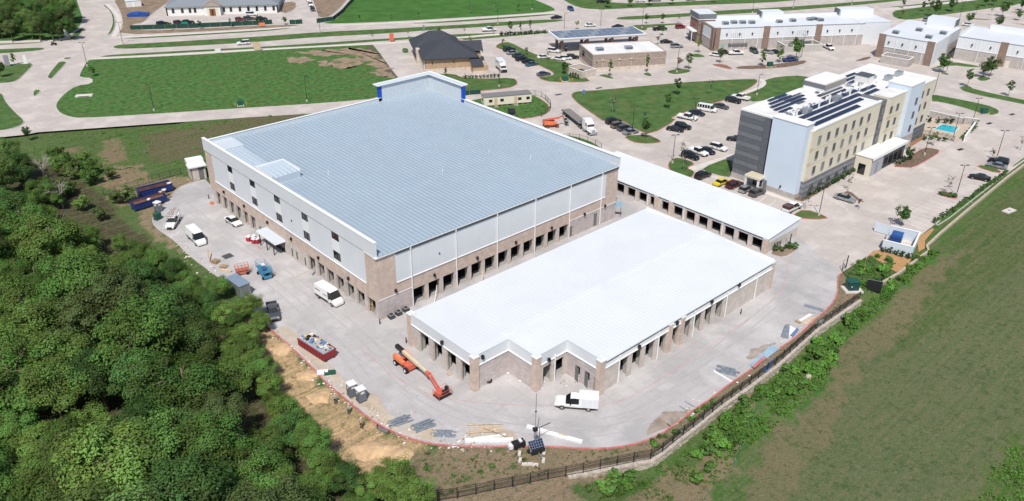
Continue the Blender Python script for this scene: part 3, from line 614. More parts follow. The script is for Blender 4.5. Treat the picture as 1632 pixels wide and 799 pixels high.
for q in ((TX0-.1, TXE+.1, TYE-.1, TYE+.1), (TX0-.1, W_-.4, L_-.8, L_-.6), (TX0-.1, TX0+.1, L_-.6, TYE-.1), (TXE-.1, TXE+.1, TY0-.1, TYE-.1), (W_-.6, W_-.4, TY0+.1, L_-.8), (W_-.4, TXE-.1, TY0-.1, TY0+.1)): boxpart('tower_edge', cap_white, S, *q, 17.55, 17.78)
# roof patches, lift overrun, hatch poles
def onroof(x0, x1, y0, y1, h, nm, m):
    b = MB(); b.quad(*[(x, y, rz_(y)+h) for x, y in ((x0, y0), (x1, y0), (x1, y1), (x0, y1))])
    for (xa, ya), (xb, yb) in zip([(x0, y0), (x1, y0), (x1, y1), (x0, y1)], [(x1, y0), (x1, y1), (x0, y1), (x0, y0)]): b.quad((xa, ya, rz_(ya)), (xb, yb, rz_(yb)), (xb, yb, rz_(yb)+h), (xa, ya, rz_(ya)+h))
    return b.build(nm, m, S)
onroof(.45, 6.3, 58.8, 64.6, .25, 'roof_patch', roof_pale); onroof(.45, 5.6, 43.8, 58.7, .12, 'roof_patch', roof_mid)
b = MB()
for k in range(8): b.box(.5+.65*k, .56+.65*k, 43.9, 58.6, 13.3, 13.5)
tag(b.build('patch_seams', roof_mid, S), kind='stuff')
b = MB(); n = 0
P0 = [(1.2, 36.6, 12.9), (7.3, 36.6, 12.9), (7.3, 43.4, 12.9), (1.2, 43.4, 12.9)]; P1 = [(1.2, 36.6, 14.2), (7.2, 36.6, 14.4), (7.2, 43.3, 14.7), (1.2, 43.4, 14.5)]
b.quad(*P1)
for i in range(4): j = (i+1) % 4; b.quad(P0[i], P0[j], P1[j], P1[i])
b.build('lift_overrun', roof_mid, S)
for k in range(6): boxpart('overrun_seam', roof_mid, S, 1.6+k, 1.66+k, 36.7, 43.2, 14.3, 14.72-.03*(5-k))
for q in ((1.1, 1.25, 36.5, 43.5), (7.15, 7.3, 36.5, 43.5), (1.25, 7.15, 43.3, 43.5)): boxpart('overrun_edge', cap_white, S, *q, 14.25, 14.78)
for x, y in ((12, 34), (30, 20), (49, 14), (44.3, 22)): b = MB(); b.tube([(x, y, rz_(y)), (x, y, rz_(y)+.9)], .07, 6); b.build('vent_pipe', white_trim, S)
# interiors seen through the openings
b = MB()
for a, c in zip(LD[:-1], LD[1:]):
    if c[0]-a[1] < 3: b.box(.41, 1.3, (a[1]+c[0])/2-.08, (a[1]+c[0])/2+.08, .02, 3.4)
b.box(.41, 1.3, .5, .66, .02, 3.4); b.box(.41, 1.3, 23.9, 24.05, .02, 3.4); b.box(.41, 1.3, 43.6, 43.75, .02, 3.4); b.box(.41, 1.3, 64.3, 64.4, .02, 3.4)
for a, c in zip(RD[:-1], RD[1:]): b.box((a[1]+c[0])/2-.08, (a[1]+c[0])/2+.08,   .41, 1.35, .02, 3.4)
b.box(6.9, 7.04,   .41, 1.35, .02, 3.4); b.box(46.75, 46.9,   .41, 1.35, .02, 3.4)
each('partition', interior, S, b)
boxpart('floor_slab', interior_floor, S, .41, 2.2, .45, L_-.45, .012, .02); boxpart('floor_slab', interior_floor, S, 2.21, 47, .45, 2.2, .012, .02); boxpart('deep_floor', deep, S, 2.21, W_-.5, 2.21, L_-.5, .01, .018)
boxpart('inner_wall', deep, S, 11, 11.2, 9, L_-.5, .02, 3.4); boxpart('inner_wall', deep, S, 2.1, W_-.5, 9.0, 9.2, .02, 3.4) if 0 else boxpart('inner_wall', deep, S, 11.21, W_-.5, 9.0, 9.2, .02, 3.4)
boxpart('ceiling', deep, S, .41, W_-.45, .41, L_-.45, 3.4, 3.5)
for a, c in LW: boxpart('window_frame', dark_gap, S, .1, .16, a, c, .3, 2.15)
for k, q in enumerate(((357.6, 305.6), (390, 328), (427, 354), (465, 380.5), (508.4, 410.4), (556.3, 443.3))): p = onx(*q, -.02); wlight(S, (p.x, p.y, p.z), (-1, 0))
for q in ((630, 462.6), (691.7, 438), (760, 410.5), (821.5, 386), (878.6, 362.8), (931, 341), (963.6, 327.7)): p = ony(*q, -.02); wlight(S, (p.x, p.y, p.z), (0, -1))
for q in ((465, 351.7), (700, 403.5)):
    p = onx(*q, -.06) if q[0] < 600 else ony(*q, -.06); wlight(S, (p.x, p.y, p.z), (-1, 0) if q[0] < 600 else (0, -1), .14)
# entrance canopy
b = MB(); b.box(-2.3, -.03, 32.0, 39.6, 3.0, 3.12)
for k in range(8): b.box(-2.3, -.05, 32.4+k*.95, 32.46+k*.95, 3.12, 3.17)
b.build('canopy_roof', roof_pale, S)
b = MB(); b.box(-2.34, -2.24, 32.0, 39.6, 2.72, 3.1); b.box(-2.24, -.03, 31.95, 32.05, 2.72, 3.1); b.box(-2.24, -.03, 39.55, 39.65, 2.72, 3.1); b.build('canopy_fascia', white_trim, S)
for y in (33.2, 36, 38.8): boxpart('canopy_post', black_metal, S, -2.2, -2.05, y-.07, y+.07, 0, 2.72)
b = MB(); b.box(-.06, -.005, 32.6, 39, 0, 2.7); e = b.build('entrance_glazing', glass, S)
for y in (33.9, 35.2, 36.5, 37.8): boxpart('mullion', black_metal, e, -.09, -.061, y-.05, y+.05, 0, 2.7)

# guard hut / stair annex at the far end of the left wall
a0 = Vector(xy(307, 289)); a1 = Vector(xy(330, 284.5)); u = (a1-a0).normalized(); n_ = Vector((-u.y, u.x))
A = thing('annex', 'small white roofed annex with grey door beside the far end of the tan brick building', 'annex', (a0.x, a0.y, 0), math.atan2(u.y, u.x))
w = (a1-a0).length
b = MB(); wall(b, (0, 0), (1, 0), w, 0, 3.3, .25, [(w*.52, w*.86, 0, 2.5)]); wall(b, (0, 4), (0, -1), 4, 0, 3.3, .25); b.box(.25, w, 3.7, 4, 0, 3.3); b.box(w-.25, w, .25, 3.7, 0, 3.3); b.build('block_wall', block_pale, A)
boxpart('door', door_grey, A, w*.52, w*.86, .1, .16, 0, 2.5); boxpart('roof', white_metal, A, -.5, w+.3, -.5, 2.1, 3.3, 3.6); boxpart('roof', white_metal, A, -.2, w+.3, 2.12, 4.4, 3.3, 4.3); boxpart('sign_band', dark_gap, A, w*.5, w*.95, -.04, -.005, 2.6, 3.2)

# ---------------------------------------------------------------- low white-roofed storage building
X0, X1, YA, YB = -.5, 60.0, -9.3, -39.0
B2 = thing('low_storage_building', 'low white roofed storage building with stepped block front and rows of open bays', 'building', (X0, YA, 0))
B2.location = (0, 0, 0)
def b2wall(o, u, ln, holes=(), m=block_pale, nm='block_wall'):
    b = MB(); wall(b, o, u, ln, 0, 4.3, .35, holes); return b.build(nm, m, B2)
FD = [(-12.2, -14.55), (-15.75, -18.0), (-19.1, -21.45), (-22.6, -24.9)]
b2wall((X0, YA), (0, -1), 16.5, [(YA-a, YA-c, 0, 4.1) for a, c in FD])
b2wall((X0, -25.8), (1, 0), 6.9, m=stone_grey, nm='stone_wall'); b2wall((6.4, -25.8), (0, -1), 6.2, m=stone_grey, nm='stone_wall')
b2wall((6.4, -32), (1, 0), 6.6, [(1.5, 3.3, 0, 3.6), (4.2, 6.0, 0, 3.6)]); b2wall((13, -32), (0, -1), 7, [(1.9, 2.9, 0, 2.7), (3.9, 4.9, 0, 2.7), (5.8, 6.5, 0, 2.5)], stone_grey, 'stone_wall')
BD = [(17.2, 19.5), (20.4, 22.7), (23.6, 25.9), (26.7, 29.0), (30.1, 32.2), (33.4, 35.5), (36.3, 38.5), (39.3, 41.5), (42.4, 44.7)]
b2wall((13, YB), (1, 0), 47, [(a-13, c-13, 0, 4.1) for a, c in BD]); b2wall((X1, YB), (0, 1), YA-YB, m=stone_grey, nm='stone_wall'); b2wall((X1, YA), (-1, 0), X1-X0)
# upper metal bands
def band(o, u, ln, z0, z1, nm='metal_band', m=panel_grey, th=.3, off=.04):
    u = Vector(u); n = Vector((u.y, -u.x)); b = MB(); wall(b, Vector(o)+n*off, u, ln, z0, z1, th); return b.build(nm, m, B2)
for kk, (o, u, ln, par) in enumerate((((X0, YA), (0, -1), 16.5, 1), ((X0, -25.8), (1, 0), 6.86, 1), ((6.4, -25.84), (0, -1), 6.2, 1), ((6.4, -32), (1, 0), 6.56, 1), ((13, -32.04), (0, -1), 6.96, 1))):
    band(o, u, ln, 4.46, 6.34); band(o, u, ln, 4.3, 4.462+.004*kk, 'ledge', white_trim, .3, .16); band(o, u, ln, 6.34, 6.42+.004*kk, 'parapet_cap', roof_white, .5, .08)
band((13.04, YB), (1, 0), 46.9, 4.46, 5.3, m=white_metal); band((13, YB), (1, 0), 47, 4.3, 4.46, 'ledge', white_trim, .3, .14); band((13.6, YB), (1, 0), 46.6, 5.3, 5.62, 'gutter', dark_gap, .3, .1); band((13.6, YB), (1, 0), 46.8, 5.62, 5.8, 'fascia', roof_white, .4, .2)
band((X1, YB), (0, 1), YA-YB, 4.3, 6.2, m=white_metal); band((X1, YA), (-1, 0), X1-X0, 4.3, 5.75, m=white_metal)
b = MB(); RY = -24.2; e = 5.8; rg = 6.36
def rzb(y): return rg-(rg-e)*abs(y-RY)/15
Fp = [(X0+.1, YA+.25), (X0+.1, -25.7), (6.5, -25.7), (6.5, -31.9), (13.1, -31.9), (13.1, YB-.15), (X1+.2, YB-.15), (X1+.2, YA+.25)]
b.quad(*[(x, y, rzb(y)) for x, y in [(X0+.1, YA+.25), (X0+.1, RY), (X1+.2, RY), (X1+.2, YA+.25)]][::-1])
for xa, ya, yb in ((X0+.1, RY, -25.7), (6.5, -25.7, -31.9), (13.1, -31.9, YB-.15)): b.quad(*[(x, y, rzb(y)) for x, y in [(xa, ya), (xa, yb), (X1+.2, yb), (X1+.2, ya)]][::-1])
b.build('roof', roof_white, B2)
b = MB()
for k in range(77):
    x = X0+.4+.78*k
    yb = -25.6 if x < 6.5 else (-31.8 if x < 13.1 else YB-.1)
    for y0, y1 in ((YA+.2, RY), (RY, yb)):
        n = len(b.v)
        for y in (y0, y1): b.v += [(x-.07, y, rzb(y)), (x-.03, y, rzb(y)+.018), (x+.03, y, rzb(y)+.018), (x+.07, y, rzb(y))]
        for q in range(3): b.f.append((n+q, n+q+4, n+q+5, n+q+1)); b.m.append(0)
tag(b.build('standing_seams', roof_white, B2), kind='stuff')
boxpart('ridge_cap', roof_white, B2, 6.5, X1+.2, RY-.42, RY-.34, rg-.02, rg+.07); boxpart('ridge_cap', roof_white, B2, 6.5, X1+.2, RY+.34, RY+.42, rg-.02, rg+.07)
for x, y in ((X0-.3, -26.1), (6.1, -32.3), (12.7, -39.3), (X0-.25, -10.2), (29.1, YB-.25), (32.3, YB-.25), (59.35, YB-.12)):
    s = 1.0; m_ = brick_tan
    boxpart('brick_pillar', m_, B2, x, x+s, y, y+s, 0, 6.1 if x < 13 else 5.4); boxpart('pillar_cap', white_trim, B2, x-.06, x+s+.06, y-.06, y+s+.06, 6.1 if x < 13 else 5.4, 6.3 if x < 13 else 5.55)
for x in (17.05, 26.55, 35.95, 45.3, 54.5): spout(B2, x, YB-.22, 5.3)
spout(B2, 10.2, -32.25, 5.0)
for q in ((1176.9, 453), (1133.2, 479.8), (1078, 513.7), (1017.6, 551.8)): p = ony(*q, YB-.04); wlight(B2, p, (0, -1), .34)
for q in ((706, 545),): p = onx(*q, X0-.04); wlight(B2, p, (-1, 0), .34)
for q in ((768, 568),): p = ony(*q, -25.84); wlight(B2, p, (0, -1), .34)
for q in ((873.6, 572.6),): p = ony(*q, -32.04); wlight(B2, p, (0, -1), .34)
b = MB()
for a, c in zip(FD[:-1], FD[1:]): y = (a[1]+c[0])/2; b.box(X0+.36, .8, y-.07, y+.07, .02, 4.3)
b.box(X0+.36, .8, -25.4, -25.3, .02, 4.3); b.box(X0+.36, .8, -11.9, -11.8, .02, 4.3)
for a, c in zip(BD[:-1], BD[1:]): x = (a[1]+c[0])/2; b.box(x-.07, x+.07, YB+.36, YB+1.3, .02, 4.3)
b.box(16.9, 17.05, YB+.36, YB+1.3, .02, 4.3); b.box(44.9, 45.0, YB+.36, YB+1.3, .02, 4.3); b.box(10.1, 10.2, -31.6, -29.6, .02, 4.3)
each('partition', interior, B2, b)
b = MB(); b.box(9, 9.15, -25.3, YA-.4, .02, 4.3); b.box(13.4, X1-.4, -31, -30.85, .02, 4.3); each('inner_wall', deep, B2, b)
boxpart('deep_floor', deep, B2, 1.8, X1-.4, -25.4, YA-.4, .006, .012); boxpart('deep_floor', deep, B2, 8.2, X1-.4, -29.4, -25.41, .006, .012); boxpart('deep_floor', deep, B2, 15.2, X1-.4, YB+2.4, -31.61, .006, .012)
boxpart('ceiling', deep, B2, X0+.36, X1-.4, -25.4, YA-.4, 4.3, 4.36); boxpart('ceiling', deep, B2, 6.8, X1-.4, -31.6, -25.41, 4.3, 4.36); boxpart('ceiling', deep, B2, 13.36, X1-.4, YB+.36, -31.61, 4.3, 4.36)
for y, ang in ((-33.95, 2.5), (-35.95, 2.5)):
    M = Matrix.Translation((12.97, y, 0)) @ Matrix.Rotation(ang+1.9, 4, 'Z'); b = MB(); b.box(0, 1.0, -.03, .03, .05, 2.65, 0, M); b.build('open_door', door_grey, B2)

# ---------------------------------------------------------------- long row of storage bays behind it
CX, CXB, CY0, CY1 = 71.4, 83.0, -31.0, 18.6
B3 = thing('storage_row', 'long narrow white roofed row of open storage bays behind the low building', 'building', (0, 0, 0))
SP = [CY0+1.15+3.28*k for k in range(15)]
b = MB(); wall(b, (CX, CY1), (0, -1), CY1-CY0, 0, 2.75, .35, [(CY1-(y+2.3), CY1-y, 0, 2.6) for y in SP]); b.build('block_wall', block_pale, B3)
boxpart('metal_band', white_metal, B3, CX-.05, CX+.3, CY0, CY1, 2.75, 3.05); boxpart('gutter', dark_gap, B3, CX-.16, CX+.2, CY0+.5, CY1, 3.05, 3.3); boxpart('fascia', roof_white, B3, CX-.3, CX+.2, CY0-.1, CY1, 3.3, 3.42)
b = MB(); b.prism([(CX, CY0), (CXB, CY0), (CXB, CY0+.3), (CX, CY0+.3)], 0, 2.2); b.build('block_wall', block_pale, B3)
b = MB(); b.prism([(CX+.02, CY0-.03), (CXB-.02, CY0-.03), (CXB-.02, CY0+.27), (CX+.02, CY0+.27)], 2.2, lambda p: 3.3+.75*(p[0]-CX)/(CXB-CX)); b.build('gable_panel', panel_grey, B3)
boxpart('back_wall', block_pale, B3, CXB-.3, CXB, CY0+.3, CY1, 0, 4.0); boxpart('end_wall', block_pale, B3, CX+.35, CXB-.3, CY1-.3, CY1, 0, 3.3)
b = MB(); zs = lambda x: 3.43+.8*(x-CX)/(CXB-CX)
b.quad((CX-.32, CY0-.25, zs(CX-.3)), (CXB+.3, CY0-.25, zs(CXB+.3)), (CXB+.3, CY1+.2, zs(CXB+.3)), (CX-.32, CY1+.2, zs(CX-.3)))
b.quad((CX-.32, CY0-.25, zs(CX-.3)-.12), (CXB+.3, CY0-.25, zs(CXB+.3)-.12), (CXB+.3, CY0-.25, zs(CXB+.3)), (CX-.32, CY0-.25, zs(CX-.3)))
b.quad((CXB+.3, CY0-.25, zs(CXB+.3)-.2), (CXB+.3, CY1+.2, zs(CXB+.3)-.2), (CXB+.3, CY1+.2, zs(CXB+.3)), (CXB+.3, CY0-.25, zs(CXB+.3)))
b.build('roof', roof_white, B3)
b = MB()
for k in range(83):
    y = CY0+.61*k; n = len(b.v)
    for x in (CX-.3, CXB+.28): b.v += [(x, y-.04, zs(x)), (x, y-.02, zs(x)+.05), (x, y+.02, zs(x)+.05), (x, y+.04, zs(x))]
    for q in range(3): b.f.append((n+q, n+q+1, n+q+5, n+q+4)); b.m.append(0)
tag(b.build('standing_seams', roof_white, B3), kind='stuff')
for y in (CY0-.1, onx(1044, 345, CX).y-.5, onx(1067, 352, CX).y-.5):
    boxpart('brick_pillar', brick_tan, B3, CX-.25, CX+.55, y, y+1.0, 0, 3.1); boxpart('pillar_cap', white_trim, B3, CX-.3, CX+.6, y-.05, y+1.05, 3.1, 3.25)
for k in range(0, len(SP), 3): spout(B3, CX-.12, SP[k]-.45, 3.1)
b = MB()
for y in SP: b.box(CX+.36, CX+1.2, y-.53, y-.4, .02, 3.2)
each('partition', interior, B3, b)
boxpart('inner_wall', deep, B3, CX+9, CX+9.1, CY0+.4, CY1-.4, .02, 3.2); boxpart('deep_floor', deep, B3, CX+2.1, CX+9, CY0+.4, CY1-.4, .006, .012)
# ---------------------------------------------------------------- hotel
H = thing('hotel', 'four storey cream and pale blue hotel with rooftop solar rows and grey end wall', 'hotel', (0, 0, 0))
hx0, hx1, hy0, hy1 = 99.8, 163.0, -21.5, -3.6
# dark sided stair end
boxpart('stone_base', mall_stone, H, hx0-.12, hx0+14, -11.7, hy1+.12, 0, 1.25)
for k in range(13):
    z = 1.25+1.19*k
    M = Matrix.Translation((hx0, 0, z)) @ Matrix.Rotation(rad(2.6), 4, 'Y')
    b = MB(); b.box(-.02, .25, -10.1, hy1, 0, 1.17, 0, M); b.build('siding_panel', slate_a if k % 2 else slate_b, H)  # alternating greys put the siding's shadow bands into the colour
boxpart('slate_pier', slate_a, H, hx0-.06, hx0+.4, -11.7, -10.1, 1.25, 16.6); boxpart('core', slate_a, H, hx0+.25, hx0+14, -11.7, hy1, 1.25, 16.7)
boxpart('stair_glazing', glass, H, hx0+.5, hx0+1, -12.4, -11.7, 2.6, 16.3)
# pale blue end panel
boxpart('stone_base', mall_stone, H, 99.0, 101.6, -20.9, -12.4, 0, 1.25); boxpart('blue_wall', pale_blue, H, 99.1, 102.2, -20.8, -12.4, 1.25, 17.55)
boxpart('door', door_grey, H, 98.97, 98.995, -13.6, -12.7, 0, 2.3); boxpart('coping', cap_white, H, 98.95, 102.3, -20.95, -12.3, 17.55, 17.75)
p = onx(1244, 297, 99.05); wlight(H, p, (-1, 0), .25)
# entrance canopy at the end wall
b = MB(); b.box(96.6, 99.6, -12.9, -9.0, 2.7, 3.2); b.build('canopy', cream, H)
boxpart('canopy_top', beige, H, 96.9, 99.4, -12.6, -9.3, 3.2, 3.26)
for x, y in ((96.7, -12.8), (96.7, -9.5)): boxpart('canopy_column', cap_white, H, x, x+.4, y, y+.4, 0, 2.7)
boxpart('end_door', glass, H, hx0-.2, hx0-.13, -11.6, -9.6, 0, 2.4)
# front, left wing
fx = [ony(u, v, hy0).x for u, v in ((1306.6, 219.7), (1321, 213), (1334.5, 207), (1347.5, 201.6), (1360.7, 196), (1373, 190.7), (1385.3, 185))]
gx0, gx1 = ony(1399, 190, hy0).x, ony(1407.5, 185, hy0).x
boxpart('cream_wall', cream, H, 101.0, gx0, hy0, hy1, 4.0, 16.0)
for x0, x1 in ((101.0, gx0),):
    for z in (4.0, 7.7, 11.2): boxpart('beige_band', beige, H, x0-.05, x0+1.4, hy0-.06, hy0-.004, z, z+.9)
    for z in (7.75, 11.25): boxpart('floor_joint', beige, H, x0+1.4, x1, hy0-.04, hy0-.004, z, z+.16)
for k in range(6): boxpart('striped_base', slate_b if k % 2 else mat('grey tile', (.23, .24, .265), .6, vary=.15), H, 101.05, gx0+25, hy0-.10-.02*(k % 2), hy0+6, .02+.66*k, .02+.66*(k+1))
for x in fx[:5]: window(H, (x-1.1, hy0-.13), (1, 0), 2.2, .8, 2.9, .1, steel, glass, 2)
for z0 in (5.1, 8.75, 12.4):
    for x in fx:
        window(H, (x-.62, hy0), (1, 0), 1.25, z0, z0+1.85, .09, door_grey, glass_pale if R.random() < .2 else glass); boxpart('grille', steel, H, x-.62, x+.62, hy0-.07, hy0-.005, z0-.42, z0-.02)
boxpart('coping', cap_white, H, 102.31, gx0, hy0-.12, hy0+.5, 16.0, 16.4)
# dark tile strip
for k in range(10): boxpart('tile_panel', slate_a if k % 3 else slate_b, H, gx0, gx1, hy0-.05-.04*(k % 2), hy0+6, 3.9+1.22*k, 3.9+1.22*(k+1))
for k in range(3): window(H, (gx0+.9, hy0-.1), (1, 0), 1.2, 5.2+3.6*k, 7.1+3.6*k, .1, door_grey, glass_pale)
# cream bay, blue tower, right wing
bx1 = ony(1441, 175, hy0-1.4).x; tx0, tx1 = bx1, ony(1470, 150, hy0-2.0).x
boxpart('cream_wall', cream, H, gx1, bx1, hy0-1.0, hy0+3.5, 4.0, 16.6); boxpart('cream_wall', cream, H, gx1, bx1, hy0+3.51, hy1, 4.0, 16.0); boxpart('roof_deck', membrane, H, gx1+.1, bx1-.1, hy0-.59, hy0+3.4, 16.6, 16.66); boxpart('coping', cap_white, H, gx1-.1, bx1, hy0-1.1, hy0-.6, 16.6, 16.9)
for z in (4.0, 7.7, 11.2): boxpart('beige_band', beige, H, gx1-.05, gx1+1.6, hy0-1.06, hy0-1.004, z, z+.9)
for z in (7.75, 11.25): boxpart('floor_joint', beige, H, gx1+1.6, bx1, hy0-1.04, hy0-1.004, z, z+.16)
cx_ = [ony(u, v, hy0-1.0).x for u, v in ((1421, 171.5), (1431.3, 167))]
for z0 in (5.1, 8.75, 12.4):
    for x in cx_: window(H, (x-.62, hy0-1.0), (1, 0), 1.25, z0, z0+1.85, .09, door_grey, glass)
boxpart('blue_tower', pale_blue, H, tx0, tx1, hy0-2.0, hy0+4, 1.2, 18.0); boxpart('stone_base', mall_stone, H, tx0-.05, tx1+.05, hy0-2.08, hy0+4.05, 0, 4.4); boxpart('coping', cap_white, H, tx0-.1, tx1+.1, hy0-2.1, hy0+4.1, 18.0, 18.2)
wx = ony(1459, 166, hy0-2).x
for z0 in (5.1, 8.75, 12.4): window(H, (wx-.6, hy0-2.0), (1, 0), 1.2, z0, z0+1.85, .09, door_grey, glass)
boxpart('cream_wall', cream, H, tx1, hx1, hy0-.6, hy1, 4.0, 16.0); boxpart('coping', cap_white, H, tx1, hx1+.1, hy0-.7, hy0-.1, 16.0, 16.4)
for k in range(6): boxpart('striped_base', slate_a if k % 2 else slate_b, H, tx1+.06, hx1-.1, hy0-.70-.02*(k % 2), hy0+4, .02+.66*k, .02+.66*(k+1))
rx = [ony(u, v, hy0-.6).x for u, v in ((1470.6, 148.5), (1479.7, 144.6))]
for z0 in (5.1, 8.75, 12.4):
    for x in rx: window(H, (x-.62, hy0-.6), (1, 0), 1.25, z0, z0+1.85, .09, door_grey, glass)
# roof
boxpart('roof_deck', membrane, H, 102.21, hx1-.3, hy0+.5, hy1-.4, 15.4, 16.04)
boxpart('back_parapet', cap_white, H, hx0+14, hx1, hy1-.4, hy1, 14, 16.4); boxpart('end_parapet', cap_white, H, hx1-.3, hx1, hy0-.1, hy1-.4, 15.5, 16.4); boxpart('end_parapet', cap_white, H, hx0+.2, hx0+1.1, -12.3, hy1+.1, 16.7, 17.1); boxpart('back_parapet', cap_white, H, hx0+1.1, hx0+14, hy1-.5, hy1+.1, 16.7, 17.0); boxpart('roof_deck', membrane, H, hx0+1.1, hx0+13.9, -11.7, hy1-.5, 16.7, 16.76)
boxpart('back_wall', cream, H, hx0+14, hx1, hy1-.39, hy1+.02, 0, 13.98)
q = at(1330, 125, 16); bt = (q.x, q.y)
boxpart('roof_tower', cap_white, H, 128, 138.5, hy1-5.5, hy1+.3, 15.4, 18.6); boxpart('roof_tower_band', slate_b, H, 127.9, 128, hy1-5.6, hy1+.4, 17.2, 18.3)
boxpart('roof_tower_band', mat('taupe band', (.33, .30, .27), .7), H, 128, 138.5, hy1-5.62, hy1-5.5, 17.0, 18.3)
boxpart('lift_house', membrane, H, 143.5, 147, -12.5, -9, 15.6, 18.1); boxpart('lift_house_top', dark_gap, H, 143.4, 147.1, -12.6, -8.9, 18.1, 18.25)
boxpart('roof_screen', cap_white, H, 118, 124.5, hy1-2.5, hy1-.6, 15.6, 17.2)
pv = mat('dark blue solar cells', (.012, .022, .055), .18, spec=.7, vary=.25, scale=1.2); pvf = mat('solar frame', (.35, .38, .42), .4, metal=.4)
def solar_row(x0, x1, y, z=16.1, parent=None, w=1.9, tilt=7):
    n = int((x1-x0)/1.05); M0 = Matrix.Translation((x0, y, z+.15)) @ Matrix.Rotation(rad(tilt), 4, 'X')
    r_ = MB(); r_.box(0, n*1.05, .05, w-.05, -.12, -.05, 0, M0)
    for k in range(0, n, 4): r_.box(k*1.05, k*1.05+.08, .1, .18, -.5, -.12, 0, M0); r_.box(k*1.05, k*1.05+.08, w-.3, w-.2, -.7, -.12, 0, M0)
    ro = r_.build('solar_rack', pvf, parent)
    p_ = MB()
    for k in range(n):
        for j in range(1): p_.box(k*1.05+.02, k*1.05+1.03, .03, w-.03, -.04, .01, 0, M0)
    tag(p_.build('solar_panels', pv, ro), kind='stuff')
for k, (a, c) in enumerate(((104.5, 126), (104.0, 131.5), (104.0, 134.5), (108.5, 137.5))): solar_row(a, c, hy0+1.3+2.15*k, parent=H, w=1.3)
solar_row(106, 111, -12.3, parent=H, w=1.0); solar_row(113, 117, -12.3, parent=H, w=1.0)
for k, (a, c) in enumerate(((104.5, 110), (105, 119), (106, 121), (108, 122), (110, 121))): solar_row(a, c, -11.3+1.6*k, 16.85, parent=H, w=.95, tilt=6)
for k, (a, c) in enumerate(((124, 136), (125, 137), (127, 136), (129, 136))): solar_row(a, c, -11.5+1.75*k, parent=H, w=1.0, tilt=6)
for k, (a, c) in enumerate(((141, 153), (141, 154), (143, 152))): solar_row(a, c, -9.4+1.75*k, parent=H, w=1.0, tilt=6)
for k, (a, c) in enumerate(((135.5, 142), (137, 144.5))): solar_row(a, c, hy0+4.6+2.1*k, parent=H, w=1.2)
rr = random.Random(3)
for k in range(64):
    x = 104+rr.random()*50; y = -13.2+rr.random()*1.6+(.0 if x < 138 else 1.5)
    s = .35+rr.random()*.5; boxpart('rooftop_unit', cap_white if rr.random() < .6 else steel, H, x, x+s*1.3, y, y+s, 16.04, 16.3+rr.random()*.8)
for k in range(9): boxpart('vent_stack', cap_white, H, 107+k*5, 107.25+k*5, -13.9, -13.6, 16.04, 17.9)
for x in (110, 124, 151, 157): boxpart('hvac_unit', steel, H, x, x+2.2, -14.8, -13.3, 16.04, 17.4)
# lobby wing
lx0, lx1, ly = 125.0, 143.5, -26.0
boxpart('lobby_wall', cream, H, lx0, lx0+3.0, ly+.2, hy0-.2, 0, 4.6); boxpart('lobby_door', glass, H, lx0-.04, lx0-.002, ly+1.4, hy0-1.3, 0, 2.7)
boxpart('lobby_wall', mat('lilac grey panel', (.36, .36, .41), .6), H, lx0+.3, lx0+6, ly, hy0-.2, .02, 4.3); boxpart('lobby_wall', slate_b, H, lx0+6, lx1, ly+.3, hy0-.2, .02, 4.4)
boxpart('lobby_roof', membrane, H, lx0-.15, lx1+.1, ly-.15, hy0-.15, 4.6, 4.75); boxpart('lobby_edge', cap_white, H, lx0-.2, lx1+.2, ly-.25, ly-.15, 4.2, 4.95)
for k in range(4): window(H, (lx0+7.2+2.6*k, ly+.3), (1, 0), 2.1, .3, 2.9, .1, black_metal, glass, 2)
window(H, (lx0+2.2, ly), (1, 0), 1.2, .4, 3.2, .1, steel, glass_pale)

# ---------------------------------------------------------------- long retail block
def frame(A, B):
    A, B = Vector(A), Vector(B); u = (B-A).normalized(); return math.atan2(u.y, u.x), (B-A).length
def hvac(parent, x, y, z, sx=2.2, sy=1.6, sz=1.1):
    b = MB(); b.box(x, x+sx, y, y+sy, z, z+sz); b.box(x+sx*.15, x+sx*.6, y+sy*.2, y+sy*.8, z+sz, z+sz+.12); o = b.build('hvac_unit', steel, parent)
    f = MB(); f.box(x+.1, x+sx-.1, y-.03, y-.003, z+.2, z+sz-.15); f.build('louvre', dark_gap, o)
def retail(parent, L, D, Hh, cols, lights, side=True):
    b = MB(); b.box(0, L, 0, D, 0, 4.0); b.build('block_wall', mall_stone, parent)
    n = max(1, round(L/6.2)); w = L/n
    for k in range(n): boxpart('upper_panel', panel_grey, parent, w*k+.02, w*(k+1)-.02, -.06, .3, 4.18, Hh)
    boxpart('wall_core', panel_grey, parent, 0, L, .05, D-.05, 4.0, Hh-.15); boxpart('ledge', white_trim, parent, -.05, L+.05, -.14, .1, 4.0, 4.17)
    boxpart('coping', steel, parent, -.1, L+.1, -.16, .3, Hh, Hh+.14); boxpart('roof', roof_white, parent, -.1, L+.1, .31, D, Hh-.14, Hh+.02)
    for c in cols: boxpart('brick_pilaster', mall_brick, parent, c-1.2, c+1.2, -.3, .2, 0, Hh+.35)
    for c in lights: wlight(parent, (c, -.06, 5.9), (0, -1), .35); spout(parent, c+2.4, -.16, Hh-.2)
A_, B_ = (195.2, 69.7), (246.0, 37.6)
rz, L1 = frame(A_, B_)
Mq = thing('retail_block', 'long white roofed retail block with grey rear wall and brown brick corner', 'shops', (*A_, 0), rz)
retail(Mq, L1, 15.5, 8.0, [1.2, 20.6, 41.5], [5, 10, 15, 25, 31, 37, 45, 50, 55])
